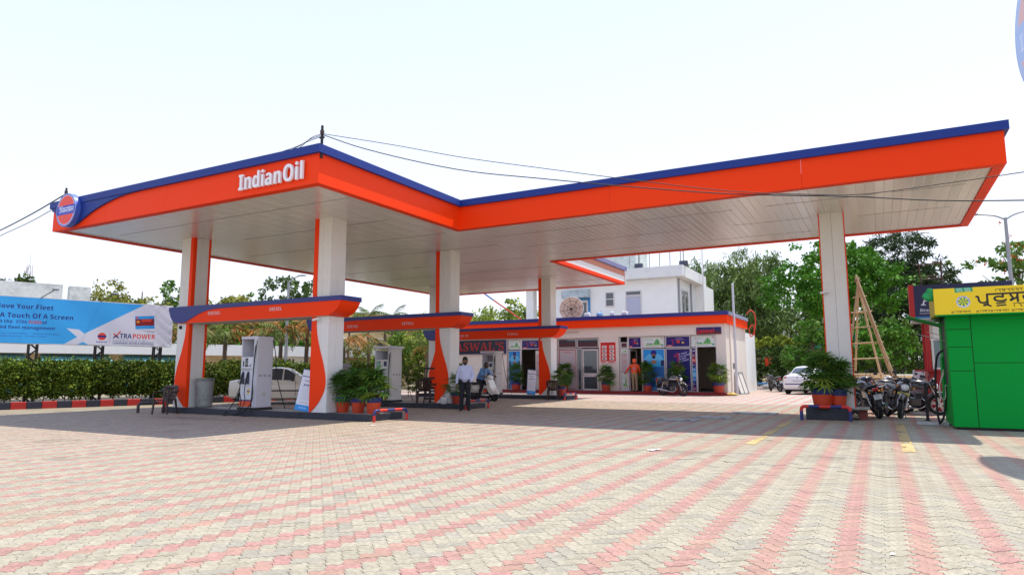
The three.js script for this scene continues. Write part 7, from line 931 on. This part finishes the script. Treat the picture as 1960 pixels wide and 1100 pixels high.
{ // standing man
  const s = [0.60, 0.63, 0.84], k = [0.013, 0.013, 0.02], p = thing('person', 'man standing in white shirt and black trousers beside the middle column', 'person', [-11.92, 0, -18.55], R(30));
  const body = [];
  for (const q of [-1, 1]) { const x = q * 0.1; body.push(B([x * 0.9, 0.92, 0.0], 0.105, [x * 1.05, 0.5, 0.015], 0.078, k), B([x * 1.05, 0.5, 0.015], 0.078, [x * 1.15, 0.1, -0.015], 0.066, k), B([x * 1.15, 0.055, -0.03], 0.046, [x * 1.45, 0.035, 0.15], 0.036, SHOE)); }
  body.push(B([-0.07, 0.96, 0.0], 0.118, [0.07, 0.96, 0.0], 0.118, k), B([0, 1.06, 0.035], 0.155, [0, 1.2, 0.03], 0.15, s), B([-0.06, 1.08, 0.02], 0.125, [-0.07, 1.32, 0.0], 0.115, s), B([0.06, 1.08, 0.02], 0.125, [0.07, 1.32, 0.0], 0.115, s), B([-0.135, 1.395, -0.01], 0.068, [0.135, 1.395, -0.01], 0.068, s), B([-0.08, 1.43, -0.005], 0.05, [0.08, 1.43, -0.005], 0.05, s), B([0, 1.4, 0], 0.075, [0, 1.46, 0.0], 0.062, s));
  body.push(B([-0.18, 1.385, -0.01], 0.064, [-0.245, 1.13, -0.02], 0.054, s), B([-0.245, 1.13, -0.02], 0.054, [-0.265, 0.9, 0.03], 0.042, s), B([0.18, 1.385, -0.01], 0.064, [0.265, 1.14, -0.04], 0.054, s), B([0.265, 1.14, -0.04], 0.054, [0.2, 0.96, 0.08], 0.045, s), B([0, 1.44, 0.0], 0.052, [0, 1.54, 0.01], 0.05, SK));
  const parts = [skin(body, 0.0125, 0.022), skin(headBones([0, 1.605, 0.02], [0.05, -0.08, 1], [0, 1, 0.05], SK, HAIR, { beard: 1 }), 0.0055, 0.012), skin(handBones([-0.267, 0.89, 0.032], [-0.05, -1, 0.1], [0.15, 0, 1], SK), 0.004, 0.006)];
  mesh('body', parts, clothM, p); mesh('belt', new THREE.TorusGeometry(0.172, 0.014, 6, 28).rotateX(PI / 2).scale(1.1, 1.2, 0.82).translate(0, 1.0, 0.015), M.black, p); mesh('collar', [box(0.07, 0.012, 0.05, -0.045, 1.475, 0.05).rotateZ(0.2), box(0.07, 0.012, 0.05, 0.045, 1.475, 0.05).rotateZ(-0.2)], mat(0.66, 0.68, 0.86, 0.7), p);
}
{ // attendant entering the shop, seen from behind
  const s = [0.72, 0.085, 0.015], k = [0.30, 0.22, 0.13], T = [0.75, 0.10, 0.02], p = thing('person', 'attendant in orange shirt and turban with khaki trousers entering the shop', 'person', [-11.75, 0.15, -35.35], R(188));
  const body = [];
  body.push(B([-0.085, 0.93, 0], 0.1, [-0.1, 0.5, 0.03], 0.075, k), B([-0.1, 0.5, 0.03], 0.075, [-0.11, 0.1, -0.02], 0.062, k), B([-0.11, 0.05, -0.03], 0.044, [-0.13, 0.035, 0.13], 0.035, SHOE), B([0.085, 0.93, 0], 0.1, [0.1, 0.52, 0.10], 0.075, k), B([0.1, 0.52, 0.10], 0.075, [0.09, 0.1, 0.08], 0.062, k), B([0.09, 0.05, 0.08], 0.044, [0.1, 0.035, 0.24], 0.035, SHOE));
  body.push(B([-0.06, 0.97, 0], 0.115, [0.06, 0.97, 0], 0.115, k), B([-0.055, 1.05, 0.0], 0.125, [-0.07, 1.33, 0.03], 0.115, s), B([0.055, 1.05, 0.0], 0.125, [0.07, 1.33, 0.03], 0.115, s), B([-0.15, 1.41, 0.03], 0.068, [0.15, 1.41, 0.03], 0.068, s), B([0, 1.4, 0.03], 0.07, [0, 1.46, 0.04], 0.06, s));
  body.push(B([0.2, 1.4, 0.03], 0.066, [0.38, 1.2, 0.12], 0.055, s), B([0.38, 1.2, 0.12], 0.055, [0.52, 1.02, 0.2], 0.042, s), B([-0.2, 1.4, 0.03], 0.066, [-0.29, 1.14, 0.0], 0.055, s), B([-0.29, 1.14, 0.0], 0.055, [-0.26, 0.95, 0.12], 0.042, s), B([0, 1.44, 0.04], 0.05, [0.01, 1.54, 0.06], 0.05, SK));
  const head = headBones([0.02, 1.6, 0.07], [0.5, -0.1, 1], [0, 1, 0.1], SK, HAIR, { beard: 1, noHair: 1 }); head.push(B([-0.02, 1.665, 0.03], 0.098, [0.03, 1.68, 0.09], 0.092, T), B([0.0, 1.61, 0.0], 0.085, [0.0, 1.66, 0.01], 0.09, T), B([-0.05, 1.72, 0.05], 0.05, [0.07, 1.72, 0.09], 0.05, T));
  const parts = [skin(body, 0.0125, 0.022), skin(head, 0.007, 0.014), skin(handBones([0.525, 1.01, 0.205], [0.7, -0.5, 0.5], [0.5, 0.6, 0], SK, 0.9), 0.004, 0.006), skin(handBones([-0.258, 0.945, 0.125], [0.1, -0.8, 0.6], [0.9, 0, 0.2], SK), 0.004, 0.006)];
  mesh('body', parts, clothM, p); mesh('back_emblem', [new THREE.CylinderGeometry(0.045, 0.045, 0.006, 16).rotateX(PI / 2).translate(0, 1.27, -0.103), box(0.16, 0.028, 0.006, 0, 1.19, -0.118)], mat(0.35, 0.3, 0.5, 0.7), p);
}
{ // rider on the white scooter, helmet on
  const s = [0.12, 0.30, 0.62], k = [0.012, 0.012, 0.018], p = thing('person', 'helmeted rider in light blue shirt and dark trousers on the white scooter', 'person', scootPos, scootRy);
  const body = [];
  for (const q of [-1, 1]) body.push(B([-0.22, 0.88, q * 0.09], 0.1, [0.08, 0.66, q * 0.2], 0.078, k), B([0.08, 0.66, q * 0.2], 0.078, [-0.02, 0.13, q * 0.31], 0.058, k), B([-0.04, 0.05, q * 0.31], 0.043, [0.12, 0.035, q * 0.33], 0.034, SHOE), B([0.04, 1.33, q * 0.19], 0.064, [0.16, 1.1, q * 0.29], 0.052, s), B([0.16, 1.1, q * 0.29], 0.05, [0.27, 1.07, q * 0.3], 0.038, s));
  body.push(B([-0.24, 0.9, -0.06], 0.115, [-0.24, 0.9, 0.06], 0.115, k), B([-0.2, 1.0, -0.04], 0.13, [-0.02, 1.28, -0.05], 0.115, s), B([-0.2, 1.0, 0.04], 0.13, [-0.02, 1.28, 0.05], 0.115, s), B([0.02, 1.345, -0.15], 0.066, [0.02, 1.345, 0.15], 0.066, s), B([0.04, 1.36, 0], 0.055, [0.1, 1.46, 0], 0.05, SK));
  const head = headBones([0.15, 1.5, 0], [1, -0.45, 0.25], [0.35, 1, 0], SK, HAIR, { noHair: 1 });
  const parts = [skin(body, 0.0125, 0.022), skin(head, 0.006, 0.012), ...[-1, 1].map((q) => skin(handBones([0.275, 1.07, q * 0.3], [0.3, -0.2, q * 0.5], [0.6, 0.6, 0], SK, 1.3), 0.004, 0.006))];
  mesh('body', parts, clothM, p);
  const hg = new THREE.SphereGeometry(0.135, 28, 20, 0, 2 * PI, 0, 1.95).scale(1.1, 1.0, 0.95).rotateZ(-0.3).translate(0.14, 1.53, 0); mesh('helmet', hg, phys(0.012, 0.012, 0.014, 0.2, { clearcoat: 1 }), p); mesh('visor', new THREE.SphereGeometry(0.142, 20, 8, -0.9, 1.8, 1.15, 0.6).scale(1.1, 1, 0.95).rotateZ(-0.3).translate(0.14, 1.53, 0), phys(0.05, 0.04, 0.04, 0.1, { clearcoat: 1 }), p);
}
renderer.render(scene, camera);
